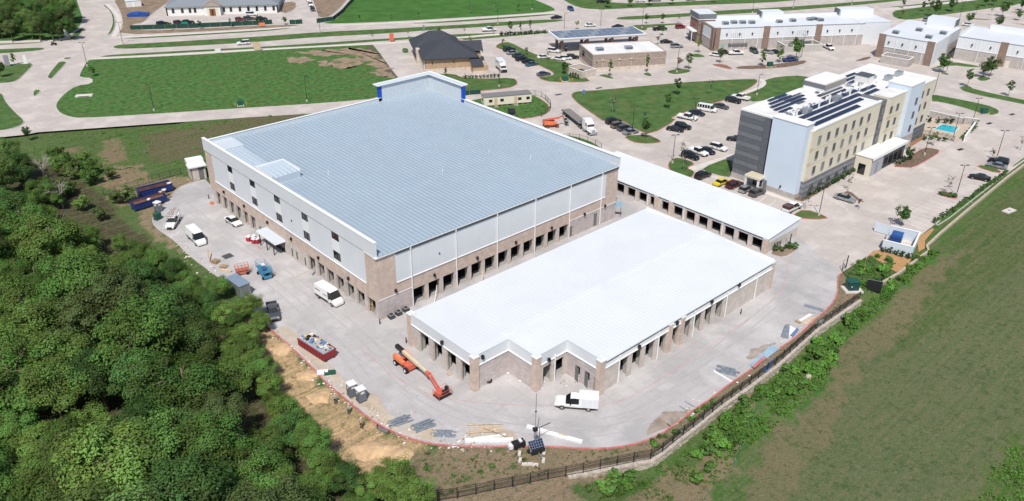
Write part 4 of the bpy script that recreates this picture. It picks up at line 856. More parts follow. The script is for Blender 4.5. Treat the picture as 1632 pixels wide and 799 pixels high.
# brick fronted end with a tall corner sign wall
boxpart('brick_wall', mall_brick, Mq, -.35, .6, -.3, 15.6, 0, 8.2); boxpart('end_panel', panel_grey, Mq, -.42, -.351, 2, 9.5, 4.2, 7.7); boxpart('end_panel', mall_stone, Mq, -.42, -.351, 2, 9.5, .3, 4.0); boxpart('ledge', white_trim, Mq, -.5, -.421, 2, 9.5, 4.0, 4.2)
boxpart('end_tower', mall_brick, Mq, -1.6, 5, 11.5, 19.6, 0, 9.0); boxpart('tower_fascia', slate_b, Mq, -1.9, 5.3, 11.2, 19.9, 9.0, 10.8); boxpart('tower_band', white_trim, Mq, -1.85, 5.1, 11.25, 19.8, 8.7, 8.99); boxpart('tower_roof', roof_white, Mq, -1.7, 5.1, 11.4, 19.7, 10.8, 10.95)
boxpart('awning', white_metal, Mq, -3.6, -1.6, 12, 19, 4.2, 4.6); boxpart('shop_glass', glass, Mq, -1.68, -1.61, 12.6, 18.6, .3, 4.0)
sgn = boxpart('sign_letters', mat('red sign', (.45, .05, .05), .5), Mq, -1.75, -1.61, 14, 17, 6.0, 6.8)
for y in (12.1, 18.8): boxpart('awning_post', white_trim, Mq, -3.6, -3.4, y, y+.2, 0, 4.2)
for x0, x1 in ((24.5, 33), (57, 71)):
    boxpart('sign_parapet', roof_white, Mq, x0, x1, 12.6, 17.2, 7.8, 10.6); boxpart('parapet_side', slate_b, Mq, x0-.08, x0, 13.5, 17.3, 8.6, 10.7); boxpart('parapet_side', slate_b, Mq, x1, x1+.08, 13.5, 17.3, 8.6, 10.7)
boxpart('front_parapet', roof_white, Mq, 5.4, 57, 15.2, 16.0, 8.0, 9.0)
for x, y in ((5.5, 5), (9.3, 6), (12.6, 5.6), (16, 5), (27, 5), (33, 6), (40.5, 7), (42.5, 7.6), (44, 5.5)): hvac(Mq, x, y, 8.02)
for k in range(6): boxpart('meter_pipe', steel, Mq, 6.8+.8*k, 6.88+.8*k, -.2, -.1, 4.6, 6.4); boxpart('meter_pipe', steel, Mq, 33+.8*k, 33.08+.8*k, -.2, -.1, 4.6, 6.4)
boxpart('meter_rack', door_grey, Mq, 6, 13.5, -.7, -.15, 2.0, 2.5); boxpart('meter_rack', door_grey, Mq, 32, 39, -.7, -.15, 2.0, 2.5); boxpart('door', mat('teal door', (.25, .38, .36), .5), Mq, 3.6, 4.7, -.06, -.003, 0, 2.4)
# the wing that turns towards the front
rz2, L2 = frame(B_, (249.5, 27.0))
boxpart('wing', panel_grey, Mq, L1-1, L1+12, 1.5, 15, 0, 8.0); boxpart('wing_roof', roof_white, Mq, L1-1, L1+12.1, 1.4, 15, 8.0, 8.14)

Mr = thing('retail_block', 'white roofed retail block with brown brick piers behind the hotel on the right', 'shops', (234.0, 26.2, 0), frame((234.0, 26.2), (236.3, 7.2))[0])
retail(Mr, 19.1, 32, 8.0, [1.3, 17.9], [3.9, 8.6, 13.2])
for x, y in ((3, 4), (8, 14), (14, 5), (16, 15)): hvac(Mr, x, y, 8.02)
boxpart('side_wall', panel_grey, Mr, 19.12, 19.4, -.05, 17, 0, 8.1); boxpart('sign_parapet', roof_white, Mr, 8, 17.6, 27, 33, 7.9, 11); boxpart('parapet_side', slate_b, Mr, 17.6, 17.7, 28, 33, 8.6, 11.1)
Ms = thing('retail_block', 'white roofed retail block with grey rear wall cut by the right edge', 'shops', (252.8, 6.0, 0), frame((252.8, 6.0), (257.2, -22))[0])
retail(Ms, 60, 22, 8.0, [15.0, 38], [5, 11, 19.5, 26, 32, 45])
boxpart('front_parapet', roof_white, Ms, 6, 60, 20, 21.5, 8.0, 9.6); boxpart('side_parapet', roof_white, Ms, 0, .4, .4, 22, 8.0, 8.8); boxpart('door', cream, Ms, 16.6, 18, -.1, -.003, 0, 2.3)
# plain bin enclosures
def enclosure(label, P, Q, depth, h, m, door=None):
    rz, w = frame(P, Q); t = thing('bin_enclosure', label, 'enclosure', (*P, 0), rz)
    boxpart('wall', m, t, 0, w, 0, .25, 0, h); boxpart('wall', m, t, 0, .25, .25, depth, 0, h); boxpart('wall', m, t, w-.25, w, .25, depth, 0, h); boxpart('wall', m, t, .25, w-.25, depth-.25, depth, 0, h)
    for q in ((-.05, w+.05, -.05, .3), (-.05, .3, .3, depth+.05), (w-.3, w+.05, .3, depth+.05), (.3, w-.3, depth-.3, depth+.05)): boxpart('coping', white_trim, t, *q, h, h+.1)
    b = MB(); b.box(w*.3, w*.55, depth*.3, depth*.7, .1, 1.5); b.build('bin', black_metal, t)
    return t
enclosure('plain concrete bin enclosure behind the long retail block', xy(1249, 84), xy(1309, 82), 6.5, 2.6, mat('grey stucco', (.42, .40, .37), .8))
enclosure('grey walled bin enclosure beside the retail block behind the hotel', xy(1402, 100), xy(1446, 108), 5.5, 2.6, mall_stone)
e_ = enclosure('pale stone bin enclosure with shrubs beside the fuel station shop', xy(903, 117.5), xy(928, 126), 6, 2.4, fire_stone)

# ---------------------------------------------------------------- fuel station
ga, gb = Vector((141.6, 80.4)), Vector((164.6, 67.4)); rz, Lg = frame(ga, gb)
G = thing('fuel_shop', 'taupe brick fuel station shop with a white flat roof', 'shop', (*ga, 0), rz)
Dg = 15.0
b = MB(); b.box(0, Lg, 0, Dg, 0, 5.2); b.build('brick_wall', gas_brick, G)
boxpart('stone_base', fire_stone, G, -.08, Lg+.08, -.08, Dg+.08, 0, 1.0); boxpart('trim_line', beige, G, -.06, Lg+.06, -.06, Dg+.06, 3.3, 3.42); boxpart('roof', membrane, G, .3, Lg-.3, .3, Dg-.3, 5.2, 5.26)
for q in ((-.05, Lg+.05, -.05, .3), (-.05, Lg+.05, Dg-.3, Dg+.05), (-.05, .3, .3, Dg-.3), (Lg-.3, Lg+.05, .3, Dg-.3)): boxpart('coping', mat('taupe coping', (.42, .34, .29), .6), G, *q, 5.2, 5.5)
for c in (3.4, 9.3, 13.6, 18.9): boxpart('downpipe', beige, G, c, c+.2, -.2, -.08, 0, 3.9); boxpart('hopper', beige, G, c-.35, c+.55, -.35, -.08, 3.4, 3.9)
for x in (3, 13.5): hvac(G, x, 5, 5.26, 2.6, 2.0, 1.0)
boxpart('joint', mall_brick, G, 10.4, 10.5, -.02, -.003, 1, 5.2); wlight(G, (1.5, -.0, 3.0), (0, -1), .2)
boxpart('side_window', glass, G, -.1, -.003, 9, 11.5, 2.6, 4.3)
pvc = mat('pale solar glass', (.13, .16, .215), .25, spec=.7, vary=.3, scale=.8)
ca, cb = Vector((148.2, 103.2)), Vector((178.6, 87.6)); rz, Lc = frame(ca, cb)
K = thing('fuel_canopy', 'wide flat fuel canopy topped with blue solar panels', 'canopy', (*ca, 0), rz)
boxpart('canopy_roof', cap_white, K, 0, Lc, 0, 12, 4.8, 5.5); boxpart('fascia', mat('mauve fascia', (.46, .42, .43), .5), K, -.06, Lc+.06, -.08, -.004, 4.9, 5.3)
for i in range(14):
    for j in range(3): boxpart('solar_panel', pvc if (i*7+j*3) % 5 else pvf, K, .5+i*(Lc-1)/14+.06, .5+(i+1)*(Lc-1)/14-.06, .6+3.7*j, 4.1+3.7*j, 5.5, 5.56)
for i in range(4):
    for y in (3, 9):
        x = 2.5+i*(Lc-5)/3; boxpart('column', mall_brick, K, x-.45, x+.45, y-.4, y+.4, 0, 4.8)
        pm = boxpart('fuel_pump', black_metal, K, x+1.2, x+2.0, y-.35, y+.35, 0, 2.1); boxpart('pump_screen', steel, pm, x+1.3, x+1.9, y-.38, y-.352, 1.2, 1.8)

# ---------------------------------------------------------------- fire station (brick, hipped dark roof)
fa, fb = Vector((97.8, 115.4)), Vector((112.6, 107.0)); rz, Lf = frame(fa, fb)
F_ = thing('brick_station', 'tan brick station building with a dark hipped shingle roof', 'building', (*fa, 0), rz)
Df = 25.0
boxpart('brick_wall', fire_brick, F_, 0, Lf, 0, Df, 1.0, 4.4); boxpart('stone_base', fire_stone, F_, -.1, Lf+.1, -.1, Df+.1, 0, 1.1)
for y0, y1 in ((0, 1.0), (2.6, 3.6), (5.2, 6.2), (7.8, 8.6)): boxpart('stone_pier', fire_stone, F_, -.5, -.1, y0+.1, y1+.1, 0, 4.2)
for k in range(3): boxpart('bay_opening', glass, F_, -.16, -.101, 1.15+2.6*k, 2.65+2.6*k, .2, 3.4)
boxpart('stone_front', fire_stone, F_, -1.6, -.1, 11, 22, 0, 5.0)
for k in range(3): window(F_, (-1.6, 13.5+3*k), (0, -1), 1.3, 1, 3.2, .1, black_metal, glass)
def hip(x0, x1, y0, y1, z0, z1, name='roof', ins=None):
    ins = ins if ins is not None else (x1-x0)/2; xm = (x0+x1)/2; b = MB()
    if (y1-y0) > (x1-x0): r0, r1 = (xm, y0+ins, z1), (xm, y1-ins, z1); P = [(x0, y0, z0), (x1, y0, z0), (x1, y1, z0), (x0, y1, z0)]; b.quad(P[0], P[1], r0); b.quad(P[1], P[2], r1, r0); b.quad(P[2], P[3], r1); b.quad(P[3], P[0], r0, r1)
    else: ym = (y0+y1)/2; i_ = (y1-y0)/2; r0, r1 = (x0+i_, ym, z1), (x1-i_, ym, z1); P = [(x0, y0, z0), (x1, y0, z0), (x1, y1, z0), (x0, y1, z0)]; b.quad(P[0], P[1], r1, r0); b.quad(P[1], P[2], r1); b.quad(P[2], P[3], r0, r1); b.quad(P[3], P[0], r0)
    for i in range(4): j = (i+1) % 4; b.quad((*P[i][:2], z0-.3), (*P[j][:2], z0-.3), P[j], P[i])
    b.quad(*[(*p[:2], z0-.3) for p in P][::-1]); return b
hip(-1, Lf+1, -1, 18, 4.7, 9.4).build('roof', shingle, F_)
hip(-2.4, Lf-2, 13.0, Df+1.5, 4.72, 9.2).build('roof', shingle, F_)
# side gable and lean-to
b = MB(); b.prism([(Lf+.2, 9), (Lf+3.4, 9), (Lf+3.4, 14), (Lf+.2, 14)], 0, 3.6); b.build('side_wing', fire_brick, F_)
b = MB(); b.quad((Lf-5, 11.5, 7.2), (Lf+4.2, 11.5, 7.2), (Lf+4.2, 8.2, 4.2), (Lf-3, 8.2, 4.4)); b.quad((Lf+4.2, 11.5, 7.2), (Lf-5, 11.5, 7.2), (Lf-3, 14.8, 4.4), (Lf+4.2, 14.8, 4.2)); b.quad((Lf+4.1, 8.4, 3.6), (Lf+4.1, 14.6, 3.6), (Lf+4.1, 14.6, 4.2), (Lf+4.1, 11.5, 7.1), (Lf+4.1, 8.4, 4.2)); b.build('side_gable', shingle, F_)
boxpart('chimney_post', steel, F_, 2.4, 2.9, 22.0, 22.5, 8.5, 10.6)
b = MB(); b.prism([(Lf-1.8, -4.6), (Lf+3.4, -4.6), (Lf+3.4, -.12), (Lf-1.8, -.12)], 0, 2.6); b.build('yard_wall', fire_brick, F_)
b = MB(); b.quad((Lf-2.2, -5, 2.75), (Lf+1.8, -5, 2.75), (Lf+1.8, -.02, 4.2), (Lf-2.2, -.02, 4.2)); b.quad((Lf-2.2, -5, 2.6), (Lf-2.2, -.02, 4.05), (Lf+1.8, -.02, 4.05), (Lf+1.8, -5, 2.6)); b.quad((Lf-2.2, -5, 2.6), (Lf+1.8, -5, 2.6), (Lf+1.8, -5, 2.75), (Lf-2.2, -5, 2.75)); b.build('lean_to_roof', shingle, F_)
boxpart('stone_base', fire_stone, F_, Lf-1.9, Lf+3.5, -4.72, -4.61, 0, .9)
for x in (2.3, 9.5): wlight(F_, (x, 0, 3.2), (0, -1), .25)

# ---------------------------------------------------------------- site office trailer
ta, tb = Vector(xy(772, 172)), Vector(xy(847, 165.5)); rz, Lt = frame(ta, tb)
T = thing('office_trailer', 'cream site office trailer on blocks with wooden steps', 'trailer', (*ta, 0), rz)
boxpart('body', mat('cream trailer siding', (.72, .67, .56), .6, vary=.05), T, 0, Lt, 0, 3.6, .55, 3.1)
boxpart('roof', mat('grey trailer roof', (.20, .19, .19), .8), T, -.1, Lt+.1, -.15, 3.7, 3.1, 3.25); boxpart('corner_trim', white_trim, T, -.02, Lt+.02, -.03, -.002, 2.95, 3.09)
for x in (1.4, 4.9, 10.4, 13.0): window(T, (x, 0), (1, 0), 1.05, 1.5, 2.3, .06, black_metal, glass)
for x in (3.0, 9.2): boxpart('door', mat('tan door', (.55, .44, .30), .6), T, x, x+.95, -.05, -.003, .6, 2.7)
window(T, (0, 2.6), (0, -1), .8, 1.5, 2.3, .06, black_metal, glass)
for k in range(9): boxpart('block', mall_stone, T, .4+k*Lt/9, .8+k*Lt/9, .2, .6, 0, .55)
for x in (2.8, 9.0):
    for k in range(3): boxpart('step', bark_pale, T, x, x+1.3, -.4-.35*k, -.05-.35*k, .12+.14*(2-k), .2+.14*(2-k))

# ---------------------------------------------------------------- white church-like building at the top edge
ha, hb = Vector(xy(267, 25.5)), Vector(xy(443, 20.5)); rz, Lh = frame(ha, hb)
Hc = thing('white_hall', 'long white building with grey hipped metal roof and timber door porch', 'building', (*ha, 0), rz)
hall_w = mat('white render', (.70, .70, .69), .7, vary=.04)
Dh = 24.0
boxpart('wall', hall_w, Hc, 0, Lh, 0, Dh, 0, 3.4); hip(-.7, Lh+.7, -.7, Dh+.7, 3.7, 8.8).build('roof', mat('grey metal roof', (.22, .245, .27), .5, vary=.08), Hc)
for c in (2.0, 5.6, 8.6, 10.6, 22.0, 24.8, 28.4, 31.8, 35.2, 38.6, 42): window(Hc, (c*Lh/44, 0), (1, 0), 1.0, 1.0, 2.9, .08, black_metal, glass, 0)
pc = Lh*.415
boxpart('porch', hall_w, Hc, pc-3.2, pc+3.2, -2.4, -.003, 0, 4.0); boxpart('porch_inset', cream, Hc, pc-2.2, pc+2.2, -2.46, -2.402, 0, 3.6); boxpart('porch_door', wood_door, Hc, pc-1.2, pc+1.2, -2.52, -2.462, 0, 2.9); boxpart('door_glass', glass, Hc, pc-.35, pc+.35, -2.56, -2.522, .1, 2.6)
b = MB(); gz = mat('taupe gable', (.36, .31, .26), .7)
b.quad((pc-3.6, -3, 4.0), (pc, -3, 6.2), (pc, 6, 6.2), (pc-3.6, 2, 4.0)); b.quad((pc, -3, 6.2), (pc+3.6, -3, 4.0), (pc+3.6, 2, 4.0), (pc, 6, 6.2)); b.quad((pc-3.5, -2.9, 4.0), (pc+3.5, -2.9, 4.0), (pc, -2.9, 6.1)); b.build('porch_gable', gz, Hc)
for q in ((-.2, .25), (Lh-.25, Lh+.2)): boxpart('corner_board', black_metal, Hc, q[0], q[1], -.2, .1, 0, 3.4)

# small white shed, blue tarped pile
sa = Vector(xy(202, 12.5)); sb = Vector(xy(226, 10.5)); rz, w = frame(sa, sb)
Sh = thing('site_shed', 'plain white flat roofed shed beside the side road at the top', 'shed', (*sa, 0), rz)
boxpart('wall', hall_w, Sh, 0, w, 0, 4, 0, 2.6); boxpart('roof', roof_white, Sh, -.15, w+.15, -.15, 4.15, 2.6, 2.8); boxpart('door', white_trim, Sh, w*.4, w*.55, -.05, -.003, 0, 2.1)

# ---------------------------------------------------------------- bin enclosure of the yard, right
q0, q1 = Vector(xy(1404, 399)), Vector(xy(1452, 411)); rz, w = frame(q0, q1)
E_ = thing('bin_enclosure', 'pale blue walled bin enclosure with open gate beside the orange mulch', 'enclosure', (*q0, 0), rz)
pb = mat('pale blue panel wall', (.56, .63, .70), .7, vary=.03)
dep = 8.0; hh = 2.3
boxpart('wall', pb, E_, 0, w, 0, .25, 0, hh); boxpart('wall', pb, E_, w-.25, w, .25, dep, 0, hh); boxpart('wall', pb, E_, 0, w-.25, dep-.25, dep, 0, hh)
for q in ((-.05, w+.05, -.05, .3), (w-.3, w+.05, .3, dep+.05), (0, w-.3, dep-.3, dep+.05)): boxpart('coping', white_trim, E_, *q, hh, hh+.08)
boxpart('gate_post', steel, E_, -.12, .02, .25, .4, 0, hh); boxpart('gate_leaf', slate_b, E_, -.06, 0, .45, 3.4, .1, hh-.1)
M = Matrix.Translation((-.1, dep-.15, 0)) @ Matrix.Rotation(rad(172), 4, 'Z'); b = MB(); b.box(0, 3.0, -.04, .04, .1, hh-.1, 0, M); b.build('gate_leaf', pb, E_)
boxpart('floor', walk_m, E_, .05, w-.3, .3, dep-.3, .008, .03)
cz = (q0+Vector((math.cos(rz), math.sin(rz)))*.8+Vector((-math.sin(rz), math.cos(rz)))*3.4)
Db = thing('waste_container', 'blue steel waste container inside the pale blue walled enclosure', 'waste container', (*cz, .03), rz)
bl = mat('container blue', (.015, .06, .22), .5, vary=.15, grime=(.05, .05, .07), gscale=1.5, gamt=.5)
boxpart('body', bl, Db, 0, 2.0, 0, 3.2, .15, 1.9); boxpart('lid', mat('container lid', (.03, .10, .30), .5), Db, -.05, 2.05, .9, 3.25, 1.9, 2.0); boxpart('rim', bl, Db, -.06, 2.06, -.06, 0, 1.75, 1.9)
for k in range(4): boxpart('rib', bl, Db, -.08, -.003, .3+.8*k, .4+.8*k, .2, 1.85)
# ================================================================== VEGETATION
def leafmat(name, col, var=.35, trans=.3):
    m = bpy.data.materials.new(name); m.use_nodes = True; nt = m.node_tree; N = nt.nodes; L = nt.links; N.remove(N['Principled BSDF'])
    at_ = N.new('ShaderNodeAttribute'); at_.attribute_name = 'tint'; oi = N.new('ShaderNodeObjectInfo')
    hs = N.new('ShaderNodeHueSaturation'); hs.inputs['Color'].default_value = (*col, 1)
    a = N.new('ShaderNodeMapRange'); a.inputs[3].default_value = 1-var; a.inputs[4].default_value = 1+var; L.new(at_.outputs['Fac'], a.inputs[0])
    b = N.new('ShaderNodeMapRange'); b.inputs[3].default_value = .68; b.inputs[4].default_value = 1.5; L.new(oi.outputs['Random'], b.inputs[0])
    mu = N.new('ShaderNodeMath'); mu.operation = 'MULTIPLY'; L.new(a.outputs[0], mu.inputs[0]); L.new(b.outputs[0], mu.inputs[1]); L.new(mu.outputs[0], hs.inputs['Value'])
    h = N.new('ShaderNodeMapRange'); h.inputs[3].default_value = .475; h.inputs[4].default_value = .52; L.new(at_.outputs['Fac'], h.inputs[0]); L.new(h.outputs[0], hs.inputs['Hue'])
    d = N.new('ShaderNodeBsdfDiffuse'); t = N.new('ShaderNodeBsdfTranslucent'); g = N.new('ShaderNodeBsdfGlossy'); g.inputs['Roughness'].default_value = .45; g.inputs['Color'].default_value = (.5, .5, .5, 1)
    L.new(hs.outputs[0], d.inputs[0]); L.new(hs.outputs[0], t.inputs[0])
    x = N.new('ShaderNodeMixShader'); x.inputs[0].default_value = trans; L.new(d.outputs[0], x.inputs[1]); L.new(t.outputs[0], x.inputs[2])
    y = N.new('ShaderNodeMixShader'); y.inputs[0].default_value = .012; L.new(x.outputs[0], y.inputs[1]); L.new(g.outputs[0], y.inputs[2]); L.new(y.outputs[0], N['Material Output'].inputs[0]); return m
LEAF = {'forest': leafmat('woodland leaves', (.105, .168, .048)), 'dark': leafmat('dark oak leaves', (.072, .138, .038)), 'mid': leafmat('mid green leaves', (.10, .182, .043)), 'light': leafmat('light yellow green leaves', (.132, .21, .05)), 'olive': leafmat('olive leaves', (.115, .158, .055)),
        'dusty': leafmat('dusty grey green leaves', (.10, .12, .07)), 'rust': leafmat('reddish leaves', (.14, .10, .06)), 'deep': leafmat('deep green needles', (.03, .07, .022)), 'weed': leafmat('weed leaves', (.13, .27, .052))}
def leafmesh(name, clumps, size, rnd, up=.35, core=None):
    """clumps: (centre, radius, leaves) ; each leaf one small bent-free quad"""
    V, F, TT = [], [], []
    for c, r, n, tn in clumps:
        for _ in range(n):
            d = Vector((rnd.gauss(0, 1), rnd.gauss(0, 1), rnd.gauss(0, 1))).normalized()
            p = Vector(c)+Vector((d.x, d.y, d.z*.75))*(r*rnd.random()**.45)
            q_ = d*.7+Vector((rnd.gauss(0, .42), rnd.gauss(0, .42), rnd.gauss(0, .42)+up))
            if core: q_ += (p-Vector(core)).normalized()*.7
            nr = q_.normalized()
            a = nr.orthogonal().normalized(); b = nr.cross(a); w = rnd.random()*6.28; a, b = a*math.cos(w)+b*math.sin(w), b*math.cos(w)-a*math.sin(w)
            s = size*(.6+.8*rnd.random()); k = len(V)
            V += [p-a*s*.5, p+b*s*.28, p+a*s*.5, p-b*s*.28]; F.append((k, k+1, k+2, k+3)); t_ = min(1, max(0, tn+rnd.gauss(0, .14))); TT += [t_]*4
    me = bpy.data.meshes.new(name); me.from_pydata([tuple(v) for v in V], [], F)
    at_ = me.attributes.new('tint', 'FLOAT', 'POINT'); at_.data.foreach_set('value', TT); return me
def trunkmesh(h, r, rnd, crown_r, crown_z, limbs, bend=.4, sub=2):
    b = MB(); top = (rnd.gauss(0, bend), rnd.gauss(0, bend), h*.78); mid = (top[0]*.35, top[1]*.35, h*.36)
    b.tube([(0, 0, -.3), (mid[0]*.4, mid[1]*.4, h*.15), mid, top], r, 7, r1=r*.35)
    for k in range(limbs):
        w = 6.28*k/limbs+rnd.random(); t = .35+.5*rnd.random(); s = Vector(mid)*(1-t)+Vector(top)*t if t > 0 else Vector(mid)
        e = Vector((math.cos(w)*crown_r*(.4+.35*rnd.random()), math.sin(w)*crown_r*(.4+.35*rnd.random()), crown_z+rnd.uniform(-.25, .5)*crown_r)); m_ = (s+e)/2+Vector((0, 0, .15*crown_r))
        b.tube([s, m_, e], r*.42, 5, r1=r*.1)
        for q in range(sub):
            e2 = e+Vector((rnd.gauss(0, .4), rnd.gauss(0, .4), rnd.uniform(-.1, .5)))*crown_r*.45; b.tube([m_, (m_+e2)/2+Vector((0, 0, .1)), e2], r*.2, 4, r1=r*.05)
    return b
def tree_proto(name, kind, h, cr, seed, nclump, leaves, size, leafkind, barkm=bark, ch=None, limbs=6, low=.3, shape='round', r=None):
    rnd = random.Random(seed); root = bpy.data.objects.new(name, None); C.objects.link(root)
    ch = ch or (h*(1-low)); cz = h-ch/2
    trunkmesh(h, r or h*.022, rnd, cr, cz, limbs).build('trunk', barkm, root, smooth=True)
    cl = []
    for _ in range(nclump):
        d = Vector((rnd.gauss(0, 1), rnd.gauss(0, 1), rnd.gauss(0, 1))).normalized(); q = rnd.random()**.38
        rr_ = 1.0
        if shape == 'cone': rr_ = 1.15-.85*(d.z*q*.5+.5)
        if shape == 'round' and d.z < -.35: q *= .75
        k = 1+.28*mnoise.noise(Vector((d.x*1.6, d.y*1.6, d.z*1.6+seed*3.1)))*1.6
        c = (d.x*cr*q*.86*rr_*k, d.y*cr*q*.86*rr_*k, cz+d.z*ch*.5*q*.88*(k*.5+.5))
        cl.append((c, cr*(.17+.17*rnd.random())*(1.15 if shape == 'round' else .9), max(4, int(leaves*(.6+.8*rnd.random()))), rnd.random()))
    me = leafmesh('crown', cl, size, rnd, core=(0, 0, cz-ch*.3)); me.materials.append(LEAF[leafkind]); o = link('crown', me, root); CH[root.name] = list(root.children); return root
PROTO = {}
def place_tree(proto, p, s=1.0, rz=None, label='', group=None, cat='tree', name=None, sz=None):
    first = not proto.get('used'); o = proto if first else copy_tree(proto); proto['used'] = 1
    o.location = (p[0], p[1], p[2] if len(p) > 2 else 0); o.rotation_euler = (0, 0, R.random()*6.28 if rz is None else rz); o.scale = (s, s, sz or s)
    if 'used' in o: 
        if o is not proto: del o['used']
    for k_ in ('group',):
        if k_ in o: del o[k_]
    tag(o, label, cat, group); return o
FOREST = [tree_proto('forest_tree', '', 10.5, 3.9, 11, 71, 332, .25, 'dark'), tree_proto('forest_tree', '', 9.5, 3.6, 12, 66, 332, .24, 'mid'), tree_proto('forest_tree', '', 11.5, 4.2, 13, 80, 332, .25, 'forest'),
          tree_proto('forest_tree', '', 8.5, 3.5, 14, 62, 332, .22, 'light', low=.2), tree_proto('forest_tree', '', 9.0, 3.9, 15, 57, 350, .23, 'mid', low=.2), tree_proto('forest_tree', '', 10.0, 3.5, 16, 64, 315, .23, 'olive'),
          tree_proto('forest_tree', '', 12.0, 4.4, 17, 82, 332, .26, 'forest'), tree_proto('forest_tree', '', 7.5, 3.4, 18, 52, 367, .22, 'light', low=.12)]
FLAB = ['dark green oak in the dense woodland at the lower left', 'mid green leafy tree in the dense woodland at the lower left', 'tall dark oak in the dense woodland at the lower left', 'small yellow green tree in the dense woodland at the lower left',
        'broad mid green tree in the dense woodland at the lower left', 'olive toned tree in the dense woodland at the lower left', 'tall broad green tree in the dense woodland at the lower left', 'low bushy light green tree in the dense woodland at the lower left']
FPOLY = [(-140, 262), (-60, 232), (0, 228), (38, 248), (95, 300), (130, 330), (190, 335), (215, 352), (232, 385), (262, 402), (300, 418), (322, 446), (372, 474), (398, 500), (398, 530), (405, 552), (432, 588), (455, 632), (480, 672), (505, 708), (535, 740), (580, 762), (622, 772), (648, 795), (668, 840), (700, 1000), (-200, 1000)]
SHRUBBY = [(45, 245), (130, 240), (175, 265), (205, 310), (222, 345), (190, 345), (120, 335), (80, 300)]
frnd = random.Random(21)
def proj(P):
    q = Vector(P)-CO; z = q.dot(_f); return (IW/2+CF*q.dot(_r)/z, IH/2+CF*q.dot(_d)/z)
NF = 0
sp_ = 6.7; cnt = {}
for j in range(-22, 34):
    for i in range(-26, 26):
        x = -50+(i+.5*(j % 2))*sp_+frnd.uniform(-1.5, 1.5); y = 30+j*sp_*.88+frnd.uniform(-1.5, 1.5)
        u, v = proj((x, y, 6.0))
        if u < -130 or v > 960 or u > 760 or v < 190: continue
        if not inpoly(u, v, FPOLY): continue
        ub, vb = proj((x, y, 0))
        z = gh(x, y)-.1
        n = mnoise.noise(Vector((x*.045, y*.045, 4)))
        k = frnd.choice([0, 2, 6, 4, 0, 5, 1]) if n < -.12 else (frnd.choice([1, 3, 4, 7, 3]) if n > .08 else frnd.choice([0, 1, 2, 3, 4, 4, 5, 6, 7, 1]))
        if v < 330: k = frnd.choice([0, 1, 2, 6, 4])
        s = frnd.choice([.95, 1.1, 1.2, 1.35, 1.5, 1.75])*frnd.uniform(.94, 1.06)
        edge = not inpoly(u+46*s, v-26*s, FPOLY) or not inpoly(u+46*s, v, FPOLY) or not inpoly(u+46*s, v+20*s, FPOLY)
        if edge: k = frnd.choice([3, 7, 4, 1]); s = min(.62*s, .74) if inpoly(u+30, v-14, FPOLY) and inpoly(u+30, v+8, FPOLY) else min(.5*s, .52)
        if z < -.6: z = max(z, -1.2)
        if u < 60: wh = 'at the left frame edge' if v < 620 else 'in the bottom left corner'
        elif edge: wh = 'by the yard kerb and parked vans' if v < 520 else 'above the sand slope beside the yard'
        elif v > 700: wh = 'along the bottom edge' if u < 330 else 'at the bottom near the iron fence'
        elif v < 420: wh = 'at the upper end near the blue containers'
        else: wh = ('in the left middle' if u < 190 else 'in the right middle')
        lb = FLAB[k].split(' in the dense')[0]+' of the woodland, '+wh
        place_tree(FOREST[k], (x, y, z), s, label=lb, group=lb.replace(' of the woodland,', 's of the woodland,'), sz=s*frnd.uniform(.8, 1.0)); NF += 1
for u, v, k, s in ((398, 476, 3, .62), (412, 497, 7, .6), (384, 482, 3, .5), (345, 447, 4, .62)):
    p = at(u, v, 4); place_tree(FOREST[k], (p.x, p.y, -.3), s, label={398: 'bright green tree right in front of the grey shed', 412: 'bushy tree between shed and grey pickup', 384: 'small bright tree at the shed corner', 345: 'tree at the kerb beside the brown pallets'}[u])
for u, v, k, s, lb in ((8, 262, 2, 1.05, 'tall dark tree at the left edge just below the road'), (34, 272, 0, .9, 'dark tree beside the scrub below the left road'), (2, 300, 6, 1.1, 'large dark tree at the left edge above the bright oaks'), (62, 300, 4, .85, 'mid green tree between the leafless grey trees'), (592, 752, 7, .72, 'light green tree at the bottom left of the sand slope'), (628, 748, 3, .8, 'bright tree rising before the sand slope at the bottom'), (662, 772, 3, .72, 'bright tree at the left end of the iron fence'), (640, 792, 7, .8, 'bushy tree at the bottom edge by the iron fence'), (676, 792, 4, .5, 'small dark tree touching the iron fence end')):
    p = at(u, v, 5); place_tree(FOREST[k], (p.x, p.y, gh(p.x, p.y)), s, label=lb)
EDGE_L = [(222, 392), (252, 412), (290, 432), (318, 462), (352, 486), (384, 508), (396, 534), (402, 560), (424, 590), (446, 626), (466, 658), (486, 690), (510, 716), (540, 742), (575, 764)]
for (ua, va), (ub, vb) in zip(EDGE_L, EDGE_L[1:]):
    for q in range(2):
        f = (q+frnd.random()*.6)/2; u, v = ua+(ub-ua)*f-frnd.uniform(0, 14), va+(vb-va)*f+frnd.uniform(-6, 8); p = at(u, v, 4); k = frnd.choice([3, 4, 7, 1, 0]); s = frnd.uniform(.52, .8)
        lb = ['dark leafy tree', 'mid green tree', '', 'yellow green tree', 'broad green tree', '', '', 'bushy light green tree'][k]+(' on the woodland rim beside the parked vans' if v < 500 else ' on the woodland rim facing the sandy bank')
        place_tree(FOREST[k], (p.x, p.y, gh(p.x, p.y)-.2), s, label=lb, group=lb.replace(' on the', 's on the'))
